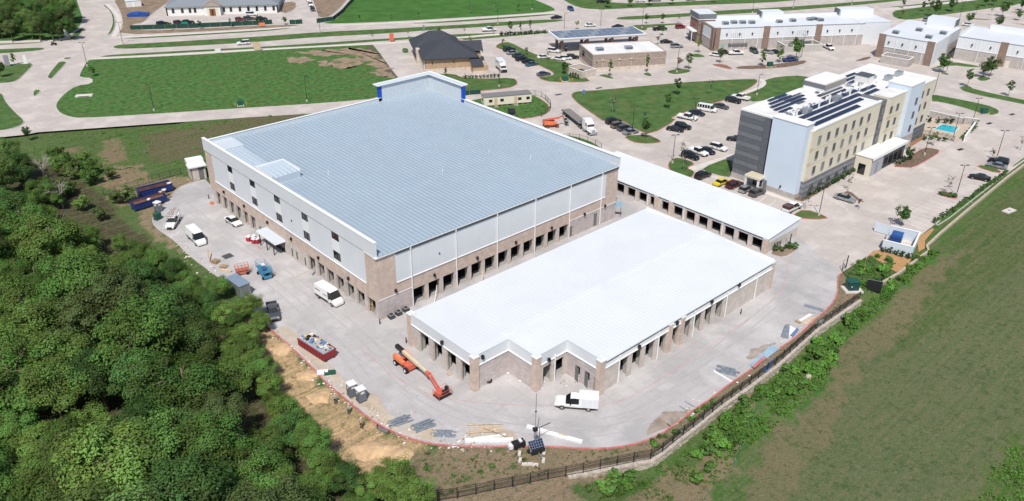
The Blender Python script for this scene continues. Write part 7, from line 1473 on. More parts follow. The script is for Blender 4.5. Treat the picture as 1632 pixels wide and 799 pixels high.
# ---- portable toilets
tl = mat('grey toilet plastic', (.15, .17, .20), .5, vary=.08); tl_w = mat('white toilet roof', (.74, .74, .74), .4)
def toilet(u, v, rz, label, m=tl):
    t = thing('portable_toilet', label, 'portable toilet', (*xy(u, v), .01), rz); s = .6
    boxpart('cabin', m, t, -s, s, -s, s, .1, 2.1); boxpart('skid', black_metal, t, -s-.04, s+.04, -s-.04, s+.04, 0, .1); b = MB(); P = [(-s-.06, -s-.06), (s+.06, -s-.06), (s+.06, s+.06), (-s-.06, s+.06)]
    b.prism(P, 2.1, lambda p: 2.24 if abs(p[0]) > .1 else 2.4); b.build('roof', tl_w, t); boxpart('vent', tl_w, t, -.06, .06, .3, .42, 2.2, 2.5)
    boxpart('door', mat('dark door plastic', (.11, .125, .15), .5), t, -s-.03, -s-.002, -.45, .45, .15, 2.0); boxpart('notice', tl_w, t, -s-.012, -s-.002, .0, .3, 1.7, 1.95) if 0 else boxpart('notice', tl_w, t, -.3, .3, -s-.012, -s-.002, 1.5, 1.85); boxpart('notice', tl_w, t, -s-.042, -s-.031, -.25, .25, 1.5, 1.85)
    return t
toilet(561.5, 629.5, rad(-6), 'left of the two grey portable toilets on the sand edge'); toilet(576, 638, rad(-4), 'right of the two grey portable toilets on the sand edge')
toilet(253, 337, rad(22), 'grey portable toilet in front of the navy containers')
t = thing('utility_cabinet', 'small dark green cabinet beside the white ladder pickup', 'cabinet', (*xy(252, 350), .01), rad(18)); gm = mat('dark green paint', (.015, .085, .06), .5)
boxpart('body', gm, t, -.7, .7, -.45, .45, .08, 1.35); boxpart('lid', gm, t, -.74, .74, -.49, .49, 1.35, 1.43); boxpart('door_seam', black_metal, t, -.02, .02, -.46, -.451, .15, 1.3); boxpart('plinth', black_metal, t, -.6, .6, -.4, .4, 0, .08)
# ---- grey site container by the trees
c0 = Vector(xy(363, 441, 2.5)); c1 = Vector(xy(381, 457, 2.5)); c2 = Vector(xy(397.5, 450.5, 2.5)); u = (c2-c1).normalized(); t = thing('site_container', 'grey site shed with blue-grey roof half hidden by the trees', 'container', (*c1, 0), math.atan2(u.y, u.x)); lw, ld = (c2-c1).length, (c0-c1).length
boxpart('wall', mat('green grey siding', (.16, .19, .17), .6), t, 0, lw, 0, ld, .1, 2.4); boxpart('roof', mat('blue grey roof sheet', (.20, .26, .34), .5), t, -.1, lw+.1, -.1, ld+.1, 2.4, 2.5); boxpart('door', door_grey, t, lw*.35, lw*.7, -.04, -.003, .15, 2.1); boxpart('skid', black_metal, t, .1, lw-.1, .1, ld-.1, 0, .1)
for k in range(6): boxpart('siding_rib', MATS['green grey siding'], t, -.05, -.003, .3+k*ld/6, .36+k*ld/6, .15, 2.35)
for x in (.05, lw-.12): boxpart('corner_post', steel, t, x, x+.07, -.05, -.003, .1, 2.4)

# ---- person builder (one skinned body; hair, clothes as children of it)
skin_m = mat('skin', (.42, .25, .17), .6); dark_c = mat('dark trousers', (.025, .025, .03), .8); hat_m = mat('pale hat', (.6, .58, .52), .8)
def person(p, rz, label, shirt, pants=dark_c, seated=False, z=0.0, lean=.12):
    me = bpy.data.meshes.new('body')
    if not seated:
        J = [(0, 0, .95), (.02, 0, 1.2), (.03+lean*.3, 0, 1.42), (.05+lean*.5, 0, 1.54), (.07+lean*.6, 0, 1.66), (0, .1, .9), (.05, .12, .5), (0, .13, .08), (.14, .14, .04), (0, -.1, .9), (-.06, -.12, .5), (-.12, -.13, .08), (.02, -.14, .04), (.03, .2, 1.40), (.1, .27, 1.14), (.26, .24, .95), (.33, .23, .9), (.03, -.2, 1.40), (.02, -.27, 1.13), (.15, -.27, .92), (.21, -.26, .86)]
    else:
        J = [(-.1, 0, .95), (-.05, 0, 1.2), (.0, 0, 1.42), (.04, 0, 1.54), (.08, 0, 1.66), (-.05, .12, .92), (.3, .22, .8), (.15, .24, .42), (.28, .24, .36), (-.05, -.12, .92), (.3, -.22, .8), (.15, -.24, .42), (.28, -.24, .36), (.0, .2, 1.40), (.2, .3, 1.22), (.42, .3, 1.1), (.5, .29, 1.08), (.0, -.2, 1.40), (.2, -.3, 1.22), (.42, -.3, 1.1), (.5, -.29, 1.08)]
    E_ = [(0, 1), (1, 2), (2, 3), (3, 4), (0, 5), (5, 6), (6, 7), (7, 8), (0, 9), (9, 10), (10, 11), (11, 12), (2, 13), (13, 14), (14, 15), (15, 16), (2, 17), (17, 18), (18, 19), (19, 20)]
    RR = [.15, .15, .16, .06, .10, .10, .07, .05, .04, .10, .07, .05, .04, .07, .05, .035, .04, .07, .05, .035, .04]
    me.from_pydata(J, E_, [])
    t = thing('person', label, 'person', (p[0], p[1], z), rz); o = link('body', me, t); k = o.modifiers.new('skin', 'SKIN'); k.use_smooth_shade = True
    for v, r in zip(me.skin_vertices[0].data, RR): v.radius = (r, r)
    me.skin_vertices[0].data[0].use_root = True
    m = bpy.data.materials.new('clothed body'); m.use_nodes = True; nt = m.node_tree; N = nt.nodes; L = nt.links; tc = N.new('ShaderNodeTexCoord'); sp = N.new('ShaderNodeSeparateXYZ'); L.new(tc.outputs['Object'], sp.inputs[0]); r = N.new('ShaderNodeValToRGB'); r.color_ramp.interpolation = 'CONSTANT'
    e = r.color_ramp.elements; e[0].position = 0; e[0].color = (.03, .025, .02, 1); e[1].position = .06; e[1].color = (*[c for c in pants.node_tree.nodes['Color Ramp'].color_ramp.elements[0].color[:3]], 1)
    x = e.new(.505); x.color = (*shirt, 1); x = e.new(.76); x.color = (.42, .25, .17, 1)
    d = N.new('ShaderNodeMath'); d.operation = 'DIVIDE'; d.inputs[1].default_value = 2.0; L.new(sp.outputs[2], d.inputs[0]); L.new(d.outputs[0], r.inputs[0]); L.new(r.outputs[0], N['Principled BSDF'].inputs['Base Color']); N['Principled BSDF'].inputs['Roughness'].default_value = .8
    me.materials.append(m); s = o.modifiers.new('sub', 'SUBSURF'); s.levels = 1; s.render_levels = 1
    hx, hz = J[4][0], J[4][2]; b = MB(); b.ico((hx, 0, hz+.1), .10, 0, .02, R, .9, .8, .85); b.tube([(hx, 0, hz+.08), (hx, 0, hz+.1)], .15, 10); b.build('hat', hat_m, t)
    return t
person(xy(534.4, 644), .7, 'person in grey top and dark trousers nearest the portable toilets on the sand', (.30, .30, .29)); person(xy(555.5, 660), .2, 'person in light blue top on the sand between two others', (.30, .38, .44), mat('grey trousers', (.07, .08, .09), .8)); person(xy(576, 683), .9, 'person in tan top and dark trousers lowest on the sand slope', (.36, .27, .19))
person(MOTO[0], MOTO[1], 'rider in dark clothes on the motorcycle at the far left', (.02, .02, .02), seated=True, z=-.1)

# ---- boom lift, front
org = mat('lift orange paint', (.74, .20, .085), .45, vary=.1); orr = mat('lift red paint', (.60, .13, .085), .45, vary=.1); crm = mat('boom cream paint', (.60, .53, .38), .5, vary=.06)
def beam(parent, nm, m, a, c, w, h):
    a, c = Vector(a), Vector(c); d = c-a; q = d.to_track_quat('X', 'Z').to_matrix().to_4x4(); b = MB(); b.box(0, d.length, -w/2, w/2, -h/2, h/2, 0, Matrix.Translation(a) @ q); return b.build(nm, m, parent)
def basket(parent, c, m, s=(.9, 1.1), h=1.05):
    x, y, z = c; f = boxpart('basket_floor', black_metal, parent, x-s[0], x+s[0], y-s[1], y+s[1], z, z+.06)
    for dx in (-s[0], 0, s[0]):
        for dy in (-s[1], s[1]): b = MB(); b.tube([(x+dx, y+dy, z), (x+dx, y+dy, z+h)], .03, 5); b.build('basket_post', m, f)
    for zz in (z+h*.5, z+h):
        b = MB()
        for a, e in (((-1, -1), (1, -1)), ((1, -1), (1, 1)), ((1, 1), (-1, 1)), ((-1, 1), (-1, -1))): b.tube([(x+a[0]*s[0], y+a[1]*s[1], zz), (x+e[0]*s[0], y+e[1]*s[1], zz)], .03, 5)
        b.build('basket_rail', m, f)
    boxpart('control_box', black_metal, f, x-.25, x+.25, y+s[1]*.5, y+s[1]*.85, z+h*.6, z+h+.1)
    return f
w1, w2 = Vector(xy(631, 582)), Vector(xy(647, 595)); ax = (w2-w1).normalized(); ang = math.atan2(ax.y, ax.x); nrm = Vector((-ax.y, ax.x)); ctr = (w1+w2)/2+nrm*1.0
Bl = thing('boom_lift', 'orange boom lift with cream arm lowered to the ground beside the white roofed building', 'boom lift', (*ctr, 0), ang); inv = Matrix.Rotation(-ang, 4, 'Z') @ Matrix.Translation((-ctr.x, -ctr.y, 0))
wb = (w2-w1).length/2
for x in (-wb, wb):
    for y in (-1.0, 1.0):
        b = MB(); b.tube([(x, y-.22, .5), (x, y+.22, .5)], .5, 14); wq = b.build('wheel', black, Bl); b = MB(); s = 1 if y > 0 else -1; b.tube([(x, y+s*.18, .5), (x, y+s*.235, .5)], .26, 10); b.build('rim', cap_white, wq)
boxpart('chassis', orr, Bl, -wb-.3, wb+.35, -.7, .7, .45, .95); boxpart('deck', orr, Bl, .3, wb+.3, -.85, .85, .95, 1.25); b = MB(); b.tube([(0, 0, .95), (0, 0, 1.2)], .6, 14); b.build('turntable', black_metal, Bl)
for y in (-1.15, .55):
    b = MB(); b.prism([(-1.9, y), (.7, y), (.7, y+.6), (-1.9, y+.6)], 1.15, lambda p: 1.95 if p[0] < 0 else 1.6); b.build('engine_hood', org, Bl); boxpart('hood_edge', black_metal, Bl, -1.95, .72, y-.02, y+.62, 1.08, 1.148)
j0 = inv @ at(632, 551, 2.5); j1 = inv @ at(681, 594.5, 1.9); j2 = inv @ at(697, 621, 1.0); bc = inv @ at(705, 627, .5)
m0 = j0+(j1-j0)*.22; beam(Bl, 'boom_tail', black_metal, j0, m0, .62, .62); beam(Bl, 'boom', crm, m0, j0+(j1-j0)*.72, .5, .5); beam(Bl, 'boom_extension', crm, j0+(j1-j0)*.72, j1, .38, .38); beam(Bl, 'knuckle', orr, j1-(j1-j0).normalized()*.3, j1+(j2-j1).normalized()*.4, .5, .5)
beam(Bl, 'jib', orr, j1, j2, .22, .26); q = j2-j1; off = Vector((-q.y, q.x, 0)).normalized()*.4; beam(Bl, 'jib', orr, j1+off, j2+off, .18, .2); beam(Bl, 'jib_mount', orr, j2, bc+Vector((0, 0, .5)), .5, .4)
bk = basket(Bl, (bc.x, bc.y, .25), orr, (.8, 1.2)); boxpart('tool_tray', orr, bk, bc.x-.7, bc.x+.2, bc.y-1.0, bc.y-.2, .33, .9)
# articulated lift near the semi
A, B_ = Vector(xy(868, 205)), Vector(xy(891, 203)); u = (B_-A).normalized(); t = thing('boom_lift', 'orange articulated lift standing beside the flatbed semi', 'boom lift', (*((A+B_)/2+Vector((-u.y, u.x))*.8), 0), math.atan2(u.y, u.x))
for x in (-1.5, 1.5):
    for y in (-.95, .95): b = MB(); b.tube([(x, y-.2, .48), (x, y+.2, .48)], .48, 12); wq = b.build('wheel', black, t); b = MB(); b.tube([(x, y-.21, .48), (x, y+.21, .48)], .22, 8); b.build('rim', orr, wq)
boxpart('chassis', org, t, -1.9, 1.9, -.75, .75, .5, 1.0)
for y in (-1.1, .5): b = MB(); b.prism([(-2.2, y), (1.2, y), (1.2, y+.6), (-2.2, y+.6)], 1.05, lambda p: 2.1 if p[0] < 0 else 1.7); b.build('engine_hood', org if y < 0 else orr, t)
beam(t, 'boom', orr, (-1.8, 0, 2.2), (2.4, 0, 2.5), .4, .4); beam(t, 'boom', orr, (2.4, .1, 2.5), (3.4, .4, 2.9), .3, .3); beam(t, 'jib', black_metal, (3.4, .4, 2.8), (4.2, .2, 1.2), .2, .2); basket(t, (4.5, 0, .9), black_metal, (.5, .8))
# scissor lifts
def scissor(a, c, m, h, label, s=1.0):
    A, B_ = Vector(xy(*a)), Vector(xy(*c)); u = (B_-A).normalized(); t = thing('scissor_lift', label, 'scissor lift', (*((A+B_)/2), 0), math.atan2(u.y, u.x)); L_, w_ = 1.5*s, .75*s
    for x in (-L_*.75, L_*.75):
        for y in (-w_, w_): b = MB(); b.tube([(x, y-.12, .3), (x, y+.12, .3)], .3, 10); b.build('wheel', black, t)
    boxpart('base', m, t, -L_, L_, -w_*.85, w_*.85, .25, .75)
    for k in range(3):
        for y in (-w_*.6, w_*.6): beam(t, 'scissor_arm', m, (-L_*.9, y, .8+k*(h-.9)/3), (L_*.9, y, .8+(k+1)*(h-.9)/3), .08, .1); beam(t, 'scissor_arm', m, (L_*.9, y*.8, .8+k*(h-.9)/3), (-L_*.9, y*.8, .8+(k+1)*(h-.9)/3), .08, .1)
    f = boxpart('platform', m, t, -L_*1.1, L_*1.1, -w_*1.05, w_*1.05, h, h+.12)
    for k in range(5):
        for y in (-w_, w_): x = -L_*1.08+k*L_*.54; b = MB(); b.tube([(x, y, h+.1), (x, y, h+1.1)], .035, 5); b.build('guard_post', m, f)
    for zz in (.55, 1.1):
        for y in (-w_, w_): b = MB(); b.tube([(-L_*1.08, y, h+zz), (L_*1.08, y, h+zz)], .035, 5); b.build('guard_rail', m, f)
        for x in (-L_*1.08, L_*1.08): b = MB(); b.tube([(x, -w_, h+zz), (x, w_, h+zz)], .035, 5); b.build('guard_rail', m, f)
    return t
blu = mat('lift blue paint', (.06, .22, .36), .45, vary=.1)
s1 = scissor((415, 432), (430, 448), blu, 1.5, 'blue scissor lift loaded with boxes in the middle of the left yard', 1.15)
for k, (x, y, m_, sz, lb) in enumerate(((-.5, .1, dm[0], .4, 'white box on the blue scissor lift'), (.6, -.2, mat('dark blue crate', (.03, .10, .25), .5), .45, 'dark blue crate on the blue scissor lift'), (.0, .2, dm[1], .3, 'brown carton on the blue scissor lift'))):
    M = s1.matrix_basis @ Vector((x, y, 1.64)); b = MB(); b.box(-sz, sz, -sz*.7, sz*.7, 0, sz*1.3); b.box(-sz-.03, sz+.03, -sz*.7-.03, sz*.7+.03, sz*1.3, sz*1.3+.06); tag(b.build('crate', m_, None, tuple(M), s1.rotation_euler.z), lb, 'crate')
scissor((382, 438), (392, 436), mat('lift faded red', (.50, .16, .11), .5), 1.0, 'small faded red scissor lift behind the grey site shed', .75)
# ---- wood pallets, planks, beams, stacks
wood = mat('weathered timber', (.40, .28, .18), .85, vary=.25, scale=2); wood2 = mat('pale timber', (.56, .44, .31), .85, vary=.2, scale=2); stud = mat('galvanised studs', (.36, .40, .44), .45, metal=.5, vary=.25, scale=1.5)
def pallet(u, v, rz, label, n=3):
    t = thing('pallet', label, 'pallet', (*xy(u, v), .01), rz)
    for k in range(n):
        z = k*.17
        for y in (-.55, 0, .55): boxpart('bearer', wood, t, -.6, .6, y-.05, y+.05, z, z+.1)
        for j in range(6): boxpart('slat', wood, t, -.6+.21*j, -.47+.21*j, -.6, .6, z+.1, z+.13)
    return t
pallet(344, 419, .4, 'stack of brown pallets beside the left kerb', 4); pallet(357, 426, .7, 'low pallets behind the brown pallet stack', 2)
def plank(a, c, w, h, m, label, cat='plank', z=.02, name='plank', z2=None, group=None):
    A, B_ = Vector((*xy(*a), z)), Vector((*xy(*c), z if z2 is None else z2)); d = B_-A; b = MB(); b.box(0, d.length, -w/2, w/2, 0, h, 0, Matrix.Translation((0, 0, 0)) @ d.to_track_quat('X', 'Z').to_matrix().to_4x4()); o = b.build(name, m, None, tuple(A)); tag(o, label, cat, group); return o
plank((334, 419), (333, 409), .25, .05, wood, 'reddish board leaning upright at the pallet stack', z2=1.7); plank((352, 431), (369, 434), .5, .3, wood2, 'long tan timber bundle before the grey site shed', 'timber'); plank((350, 424), (364, 425), .9, .12, wood, 'flat brown timber stack left of the small red lift', 'timber')
plank((472, 441), (492, 432), .18, .06, wood2, 'long thin board lying by the small windows of the tan building'); plank((498, 439), (502, 434), .2, .06, dark_c, 'short dark board lying by the first bay', 'board')
def bundle(a, c, n, pitch, w, h, m, label, item='steel_stud', cat='bundle'):
    A, B_ = Vector(xy(*a)), Vector(xy(*c)); d = B_-A; L_ = d.length; t = thing('stud_bundle', label, cat, (*A, .02), math.atan2(d.y, d.x)); rr_ = random.Random(int(a[0]))
    for k in range(n):
        s = rr_.uniform(-.4, .4); z = .12*(rr_.random() < .4); boxpart(item, m, t, s, L_+s, k*pitch, k*pitch+w, z+rr_.uniform(0, .03), z+h)
    return t
bundle((625, 683), (655, 673), 7, .24, .18, .12, stud, 'neat bundle of grey steel studs nearest the sand'); bundle((621, 676), (645, 666), 2, .3, .12, .08, stud, 'two loose steel studs beside the neat bundle'); bundle((662, 692), (694, 680), 9, .22, .15, .12, stud, 'untidy spread of grey studs beside the curb'); bundle((688, 697), (722, 698), 6, .26, .2, .12, stud, 'flat stack of pale steel studs at the bottom of the yard'); bundle((697, 691), (690, 683), 5, .3, .15, .1, wood2, 'jumbled tan boards on the loose studs')
for k in range(9): plank((588+5*k, 661+4.2*k*.8), (594+5*k, 650+4.4*k*.8), .22, .05, wood2, 'pale board in the row laid out beside the portable toilets', group='boards laid out beside the portable toilets')
bundle((742, 692), (800, 690), 5, .42, .14, .08, wood2, 'scattered tan boards along the bottom of the yard', 'plank'); plank((770, 684), (810, 699), .14, .06, wood, 'brown board lying across the scattered tan boards', z=.16)
plank((741, 704), (818, 703), .55, .4, white_metal, 'long white metal beam along the red kerb', 'beam', name='steel_beam'); plank((756, 700), (806, 694), .28, .2, white_metal, 'thin white trim piece beside the long white beam', 'trim', name='metal_trim')
plank((840, 681), (884, 694), .5, .35, white_metal, 'white steel beam under the light mast', 'beam', name='steel_beam'); plank((884, 694), (928, 706), .5, .35, white_metal, 'white steel beam right of the light mast', 'beam', name='steel_beam'); plank((890, 695), (906, 699), .2, .1, wood2, 'tan board lying on the right white beam', z=.36)
for k, (u, v) in enumerate(((828, 724), (829, 735), (867, 722), (866, 735), (836, 741), (845, 741), (853, 742))):
    b = MB(); b.box(-.4, .4, -.2, .2, 0, .3); b.box(-.36, .36, -.16, .16, .3, .34); lb = ('pale concrete block standing upright of the U left of the mast', 'pale concrete block right of the mast', 'pale concrete block in the front row below the mast')[0 if k < 2 else (1 if k < 4 else 2)]
    tag(b.build('concrete_block', walk_m, None, (*xy(u, v), -.02), rad(40 if k < 4 else -42)), lb.replace('standing upright of the U ', ''), 'block', ['blocks left of the mast', 'blocks right of the mast', 'blocks below the mast'][0 if k < 2 else (1 if k < 4 else 2)])
# solar powered light/camera mast trailer
mp = xy(852, 716); t = thing('mast_trailer', 'solar powered camera mast trailer at the bottom of the yard', 'mast trailer', (*mp, 0), rad(-20))
b = MB(); b.tube([(0, 0, .5), (0, 0, 3.4)], .12, 8); b.build('mast', steel, t); b = MB(); b.tube([(0, 0, 3.4), (.05, 0, 9.6)], .05, 6); b.build('upper_mast', steel, t); b = MB(); b.tube([(.5, -.3, .4), (.55, -.3, 3.8)], .05, 6); b.build('side_mast', black_metal, t)
boxpart('camera_head', black_metal, t, -.3, .3, -.25, .25, 3.3, 3.75); b = MB(); b.tube([(0, 0, 3.5), (2.6, .6, 3.4)], .06, 5); b.build('arm', black_metal, t); b = MB(); b.ico((.03, 0, 6.6), .16); b.build('sensor', black_metal, t)
M = Matrix.Translation((0, -.55, 1.2)) @ Matrix.Rotation(rad(38), 4, 'X'); sp = MB(); sp.box(-1.1, 1.1, -.75, .75, 0, .06, 0, M); so_ = sp.build('solar_panel', pvf, t)
for i in range(6):
    for j in range(4): b = MB(); b.box(-1.05+.35*i, -.73+.35*i, -.71+.36*j, -.38+.36*j, .06, .075, 0, M); b.build('solar_cell', pv, so_)
boxpart('battery_case', black_metal, t, -1.0, 1.0, -1.3, -.2, .3, .95); boxpart('tow_bar', steel, t, -.06, .06, -2.6, -1.3, .35, .45)
for x in (-1.1, 1.1): b = MB(); b.tube([(x-.1, -.4, .3), (x+.1, -.4, .3)], .3, 10); b.build('wheel', black, t)
t = thing('generator', 'black generator with white tank left of the mast trailer', 'generator', (*xy(826, 712), 0), rad(-15)); boxpart('engine', black_metal, t, -.9, .9, -.5, .5, .2, .9); boxpart('tank', white_metal, t, -1.5, -.95, -.35, .35, .2, .8); boxpart('cover', tl_w, t, .1, .5, -.3, .3, .9, 1.1)
for x in (-.6, .6): b = MB(); b.tube([(x, -.6, .22), (x, .6, .22)], .2, 8); b.build('wheel', black, t)
# right edge stacks
def panels(pts, z, h, m, label, name='metal_sheet', n=3):
    P = px(pts); c = (sum(p[0] for p in P)/len(P), sum(p[1] for p in P)/len(P)); t = thing(name+'_stack', label, 'sheet stack', (*c, 0.01))
    for k in range(n): b = MB(); d = .05*k; b.prism([(p[0]-c[0]+d, p[1]-c[1]-d) for p in P], z+k*h/n, z+(k+1)*h/n-.006); b.build('sheet', m, t)
    return t
bs = mat('light blue coated sheet', (.30, .44, .55), .45, vary=.1); bs2 = mat('blue coated sheet', (.12, .20, .38), .45, vary=.1)
panels([(1193, 583), (1226, 553), (1238, 559), (1201, 588)], 0, .35, bs, 'stack of light blue metal sheets at the right yard edge', n=5); panels([(1213, 592), (1232, 572), (1226, 590), (1220, 595)], .1, .3, bs2, 'darker blue sheets hanging over the fence edge')
plank((1200, 589), (1219, 573), .5, .2, redkerb_m, 'faded red beam across the light blue sheets', 'beam', z=.37); panels([(1244, 538), (1250, 521), (1257, 521), (1255, 541)], 0, .5, stud, 'grey upright sheet bundle at the white foam pile'); panels([(1252, 540), (1258, 522), (1267, 527), (1272, 529), (1262, 539)], .1, .3, white_metal, 'white sheet folded on the foam pile', n=2); panels([(1258, 539), (1270, 526), (1272, 530), (1264, 540)], .45, .1, bs2, 'blue grey cover lying on the white sheet', n=1)
bundle((1143, 594), (1173, 601), 8, .22, .15, .2, stud, 'bundle of steel studs at the right yard edge near the wall'); plank((1138, 592), (1166, 609), .3, .12, white_metal, 'white trim lying along the right stud bundle', 'trim', name='metal_trim'); plank((1282, 487), (1312, 496), .9, .12, stud, 'long grey channel lying near the red kerb bend', 'channel', name='metal_channel'); plank((1273, 500), (1300, 499), .06, .05, stud, 'thin rod lying beside the long channel', 'rod', name='rod')
plank((1272, 514), (1292, 502), .5, .15, white_metal, 'white panel strip in the timber pile', 'panel', name='panel'); plank((1280, 517), (1296, 506), .8, .1, wood2, 'tan sheet beside the white panel strip', 'board'); plank((1268, 512), (1276, 516), .6, .25, wood, 'reddish timber offcuts left of the white panel strip', 'timber'); plank((1301, 517), (1313, 510), .5, .1, white_metal, 'white board lying outside the red kerb', 'board')
for k, (a, c) in enumerate((((1063, 676), (1078, 688)), ((1054, 669), (1072, 683)), ((1083, 648), (1094, 655)), ((1091, 640), (1108, 650)))): plank(a, c, .18, .06, (wood2, wood, stud, stud)[k], ['pale board by the muddy patch', 'brown board by the muddy patch', 'short steel channel by the muddy patch', 'bent steel channel by the muddy patch'][k], 'board')
sheet('mud_patch', ragged(chaikin(px([(1030, 690), (1040, 672), (1060, 655), (1090, 655), (1110, 650), (1100, 662), (1080, 672), (1062, 684), (1050, 690)]), 1), .9, .5), mat('damp mud', (.30, .245, .20), .9, vary=.25, scale=.6, world=True, grime=(.42, .38, .35), gscale=.4, gamt=1.0), .012); sheet('mud_patch', ragged(chaikin(px([(1186, 572), (1195, 562), (1215, 550), (1235, 545), (1232, 552), (1212, 560), (1198, 574)]), 1), .9, .5), MATS['damp mud'], .012)
sheet('sand_spill', ragged(chaikin(px([(745, 690), (780, 680), (820, 688), (830, 700), (790, 704), (750, 702)]), 1), .9, .5), mat('sand on concrete', (.44, .36, .28), .9, vary=.2, scale=.5, world=True, grime=(.45, .43, .42), gscale=.3, gamt=1.0), .012); sheet('sand_spill', ragged(chaikin(px([(572, 640), (592, 622), (606, 638), (620, 650), (616, 664), (596, 656)]), 1), .9, .5), MATS['sand on concrete'], .012)
# heaps of sandy soil on the bank
for u, v, r_, h_, lb in ((448, 556, 2.6, .6, 'tan soil heap on the bank just below the grey pickup'), (490, 598, 2.2, .55, 'tan soil heap on the bank opposite the red container'), (512, 632, 2.2, .6, 'tan soil heap on the bank above the three people'), (598, 716, 3.2, .75, 'large tan soil heap at the lower end of the bank'), (640, 722, 2.4, .5, 'low tan soil heap at the foot of the bank')):
    b = MB(); n_ = 14; c = xy(u, v); z0 = gh(*c)
    for j in range(6):
        for i in range(n_):
            w = 6.283*i/n_; q = r_*(1-j/5.5); k = 1+.7*mnoise.noise(Vector((math.cos(w)*1.5, math.sin(w)*1.5, u))); b.v.append((math.cos(w)*q*k, math.sin(w)*q*k*.7, h_*(1-(1-j/5.5)**1.6)*(1+.3*mnoise.noise(Vector((math.cos(w)*q, math.sin(w)*q, v))))-.1))
    for j in range(5):
        for i in range(n_): b.f.append((j*n_+i, j*n_+(i+1) % n_, (j+1)*n_+(i+1) % n_, (j+1)*n_+i)); b.m.append(0)
    b.f.append(tuple(5*n_+i for i in range(n_))); b.m.append(0)
    tag(b.build('soil_heap', mat('heaped sandy soil', (.54, .37, .215), .95, vary=.2, scale=1.2, bump=.8, bscale=3), None, (*c, z0), rad(-50), smooth=True), lb, 'soil heap')
# utility transformer
t = thing('transformer', 'dark green transformer box on a white concrete pad at the gate corner', 'transformer', (*xy(1357, 462), 0), rad(-38)); boxpart('pad', walk_m, t, -1.7, 1.7, -1.3, 1.1, -.3, .25); boxpart('case', gm, t, -1.0, 1.0, -.3, .9, .25, 1.9); boxpart('cabinet', mat('dark teal paint', (.015, .06, .06), .5), t, -.95, .95, -.85, -.3, .25, 1.75); boxpart('hood', gm, t, -1.05, 1.05, -.9, .95, 1.9, 1.98); boxpart('label_plate', white_trim, t, -.6, -.4, -.86, -.851, 1.0, 1.2)
t = thing('manhole_slab', 'dark steel hatch leaning open in the weeds by the transformer', 'hatch', (*xy(1392, 462), 0), rad(25)); b = MB(); b.box(-.1, .1, -1.3, 1.3, -.2, 1.9); b.build('panel', black_metal, t); boxpart('frame', steel, t, .1, .16, -1.35, 1.35, -.2, 1.95)
# green boxes near the lots, bollards
def green_box(u, v, label, s=1.0):
    t = thing('utility_box', label, 'utility box', (*xy(u, v), .13), rad(-30)); boxpart('case', gm, t, -.9*s, .9*s, -.6*s, .6*s, .1, 1.5*s); boxpart('lid', gm, t, -.95*s, .95*s, -.65*s, .65*s, 1.5*s, 1.6*s); boxpart('pad', walk_m, t, -1.1*s, 1.1*s, -.9*s, .9*s, 0, .1)
    return t
yb = mat('yellow bollard paint', (.62, .50, .16), .6)
def bollard(u, v, label, m=yb, h=1.1, group=None):
    b = MB(); b.tube([(0, 0, 0), (0, 0, h-.08)], .09, 10); b.tube([(0, 0, h-.08), (0, 0, h)], .09, 10, r1=.04); tag(b.build('bollard', m, None, (*xy(u, v), .0)), label, 'bollard', group)
green_box(1226.5, 107, 'green utility box behind the long brown bed bollards'); green_box(900.5, 130, 'green utility box with yellow bollards at the stone enclosure', .9); green_box(384, 169, 'dark utility box between yellow bollards on the vacant lot', .9); green_box(1567, 182, 'green utility box on the grass island beyond the pool', 1.0)
for us, g in ((((1221, 110), (1228, 111), (1236, 109.5)), 'on the long brown bed'), (((893, 129), (896, 132.5), (908, 131), (912, 130)), 'round the green box at the stone enclosure'), (((375, 170), (393, 168.5), (379, 172), (389, 171.5)), 'round the dark box on the vacant lot'), (((1559, 184), (1575, 185)), 'before the green box beyond the pool')):
    for u, v in us: bollard(u, v, 'yellow bollard '+g, group='yellow bollards '+g)
for u, v, lb in ((605.5, 517, 'black bollard at the near corner of the tan brick building'), (647.5, 547, 'black bollard at the left corner of the low building'), (752, 622, 'brown bollard at the first brick pillar of the low building'), (855, 620, 'brown bollard at the middle brick pillar of the low building'), (956, 627, 'brown bollard at the last brick pillar of the low building'), (1180.5, 501, 'lone dark bollard on the concrete right of the low building'), (333, 317, 'dark bollard at the far end bay of the tan building')):
    bollard(u, v, lb, black_metal if 'brown' not in lb else mat('brown paint', (.16, .08, .05), .6), 1.1)
# air conditioners at the tan building
for u, v, lb in ((624, 508, 'air conditioner nearest the corner of the tan building'), (635.5, 502.5, 'middle of the three air conditioners at the tan building'), (647, 497, 'air conditioner furthest from the corner of the tan building')):
    t = thing('air_conditioner', lb, 'air conditioner', (*xy(u, v), .01)); b = MB(); s = .48
    boxpart('case', mat('dark grey case', (.06, .065, .07), .6), t, -s, s, -s, s, .08, .85); boxpart('top', steel, t, -s, s, -s, s, .85, .9); b.tube([(0, 0, .9), (0, 0, .93)], .34, 12); b.build('fan_guard', black_metal, t); boxpart('pad', walk_m, t, -s-.1, s+.1, -s-.1, s+.1, 0, .08)
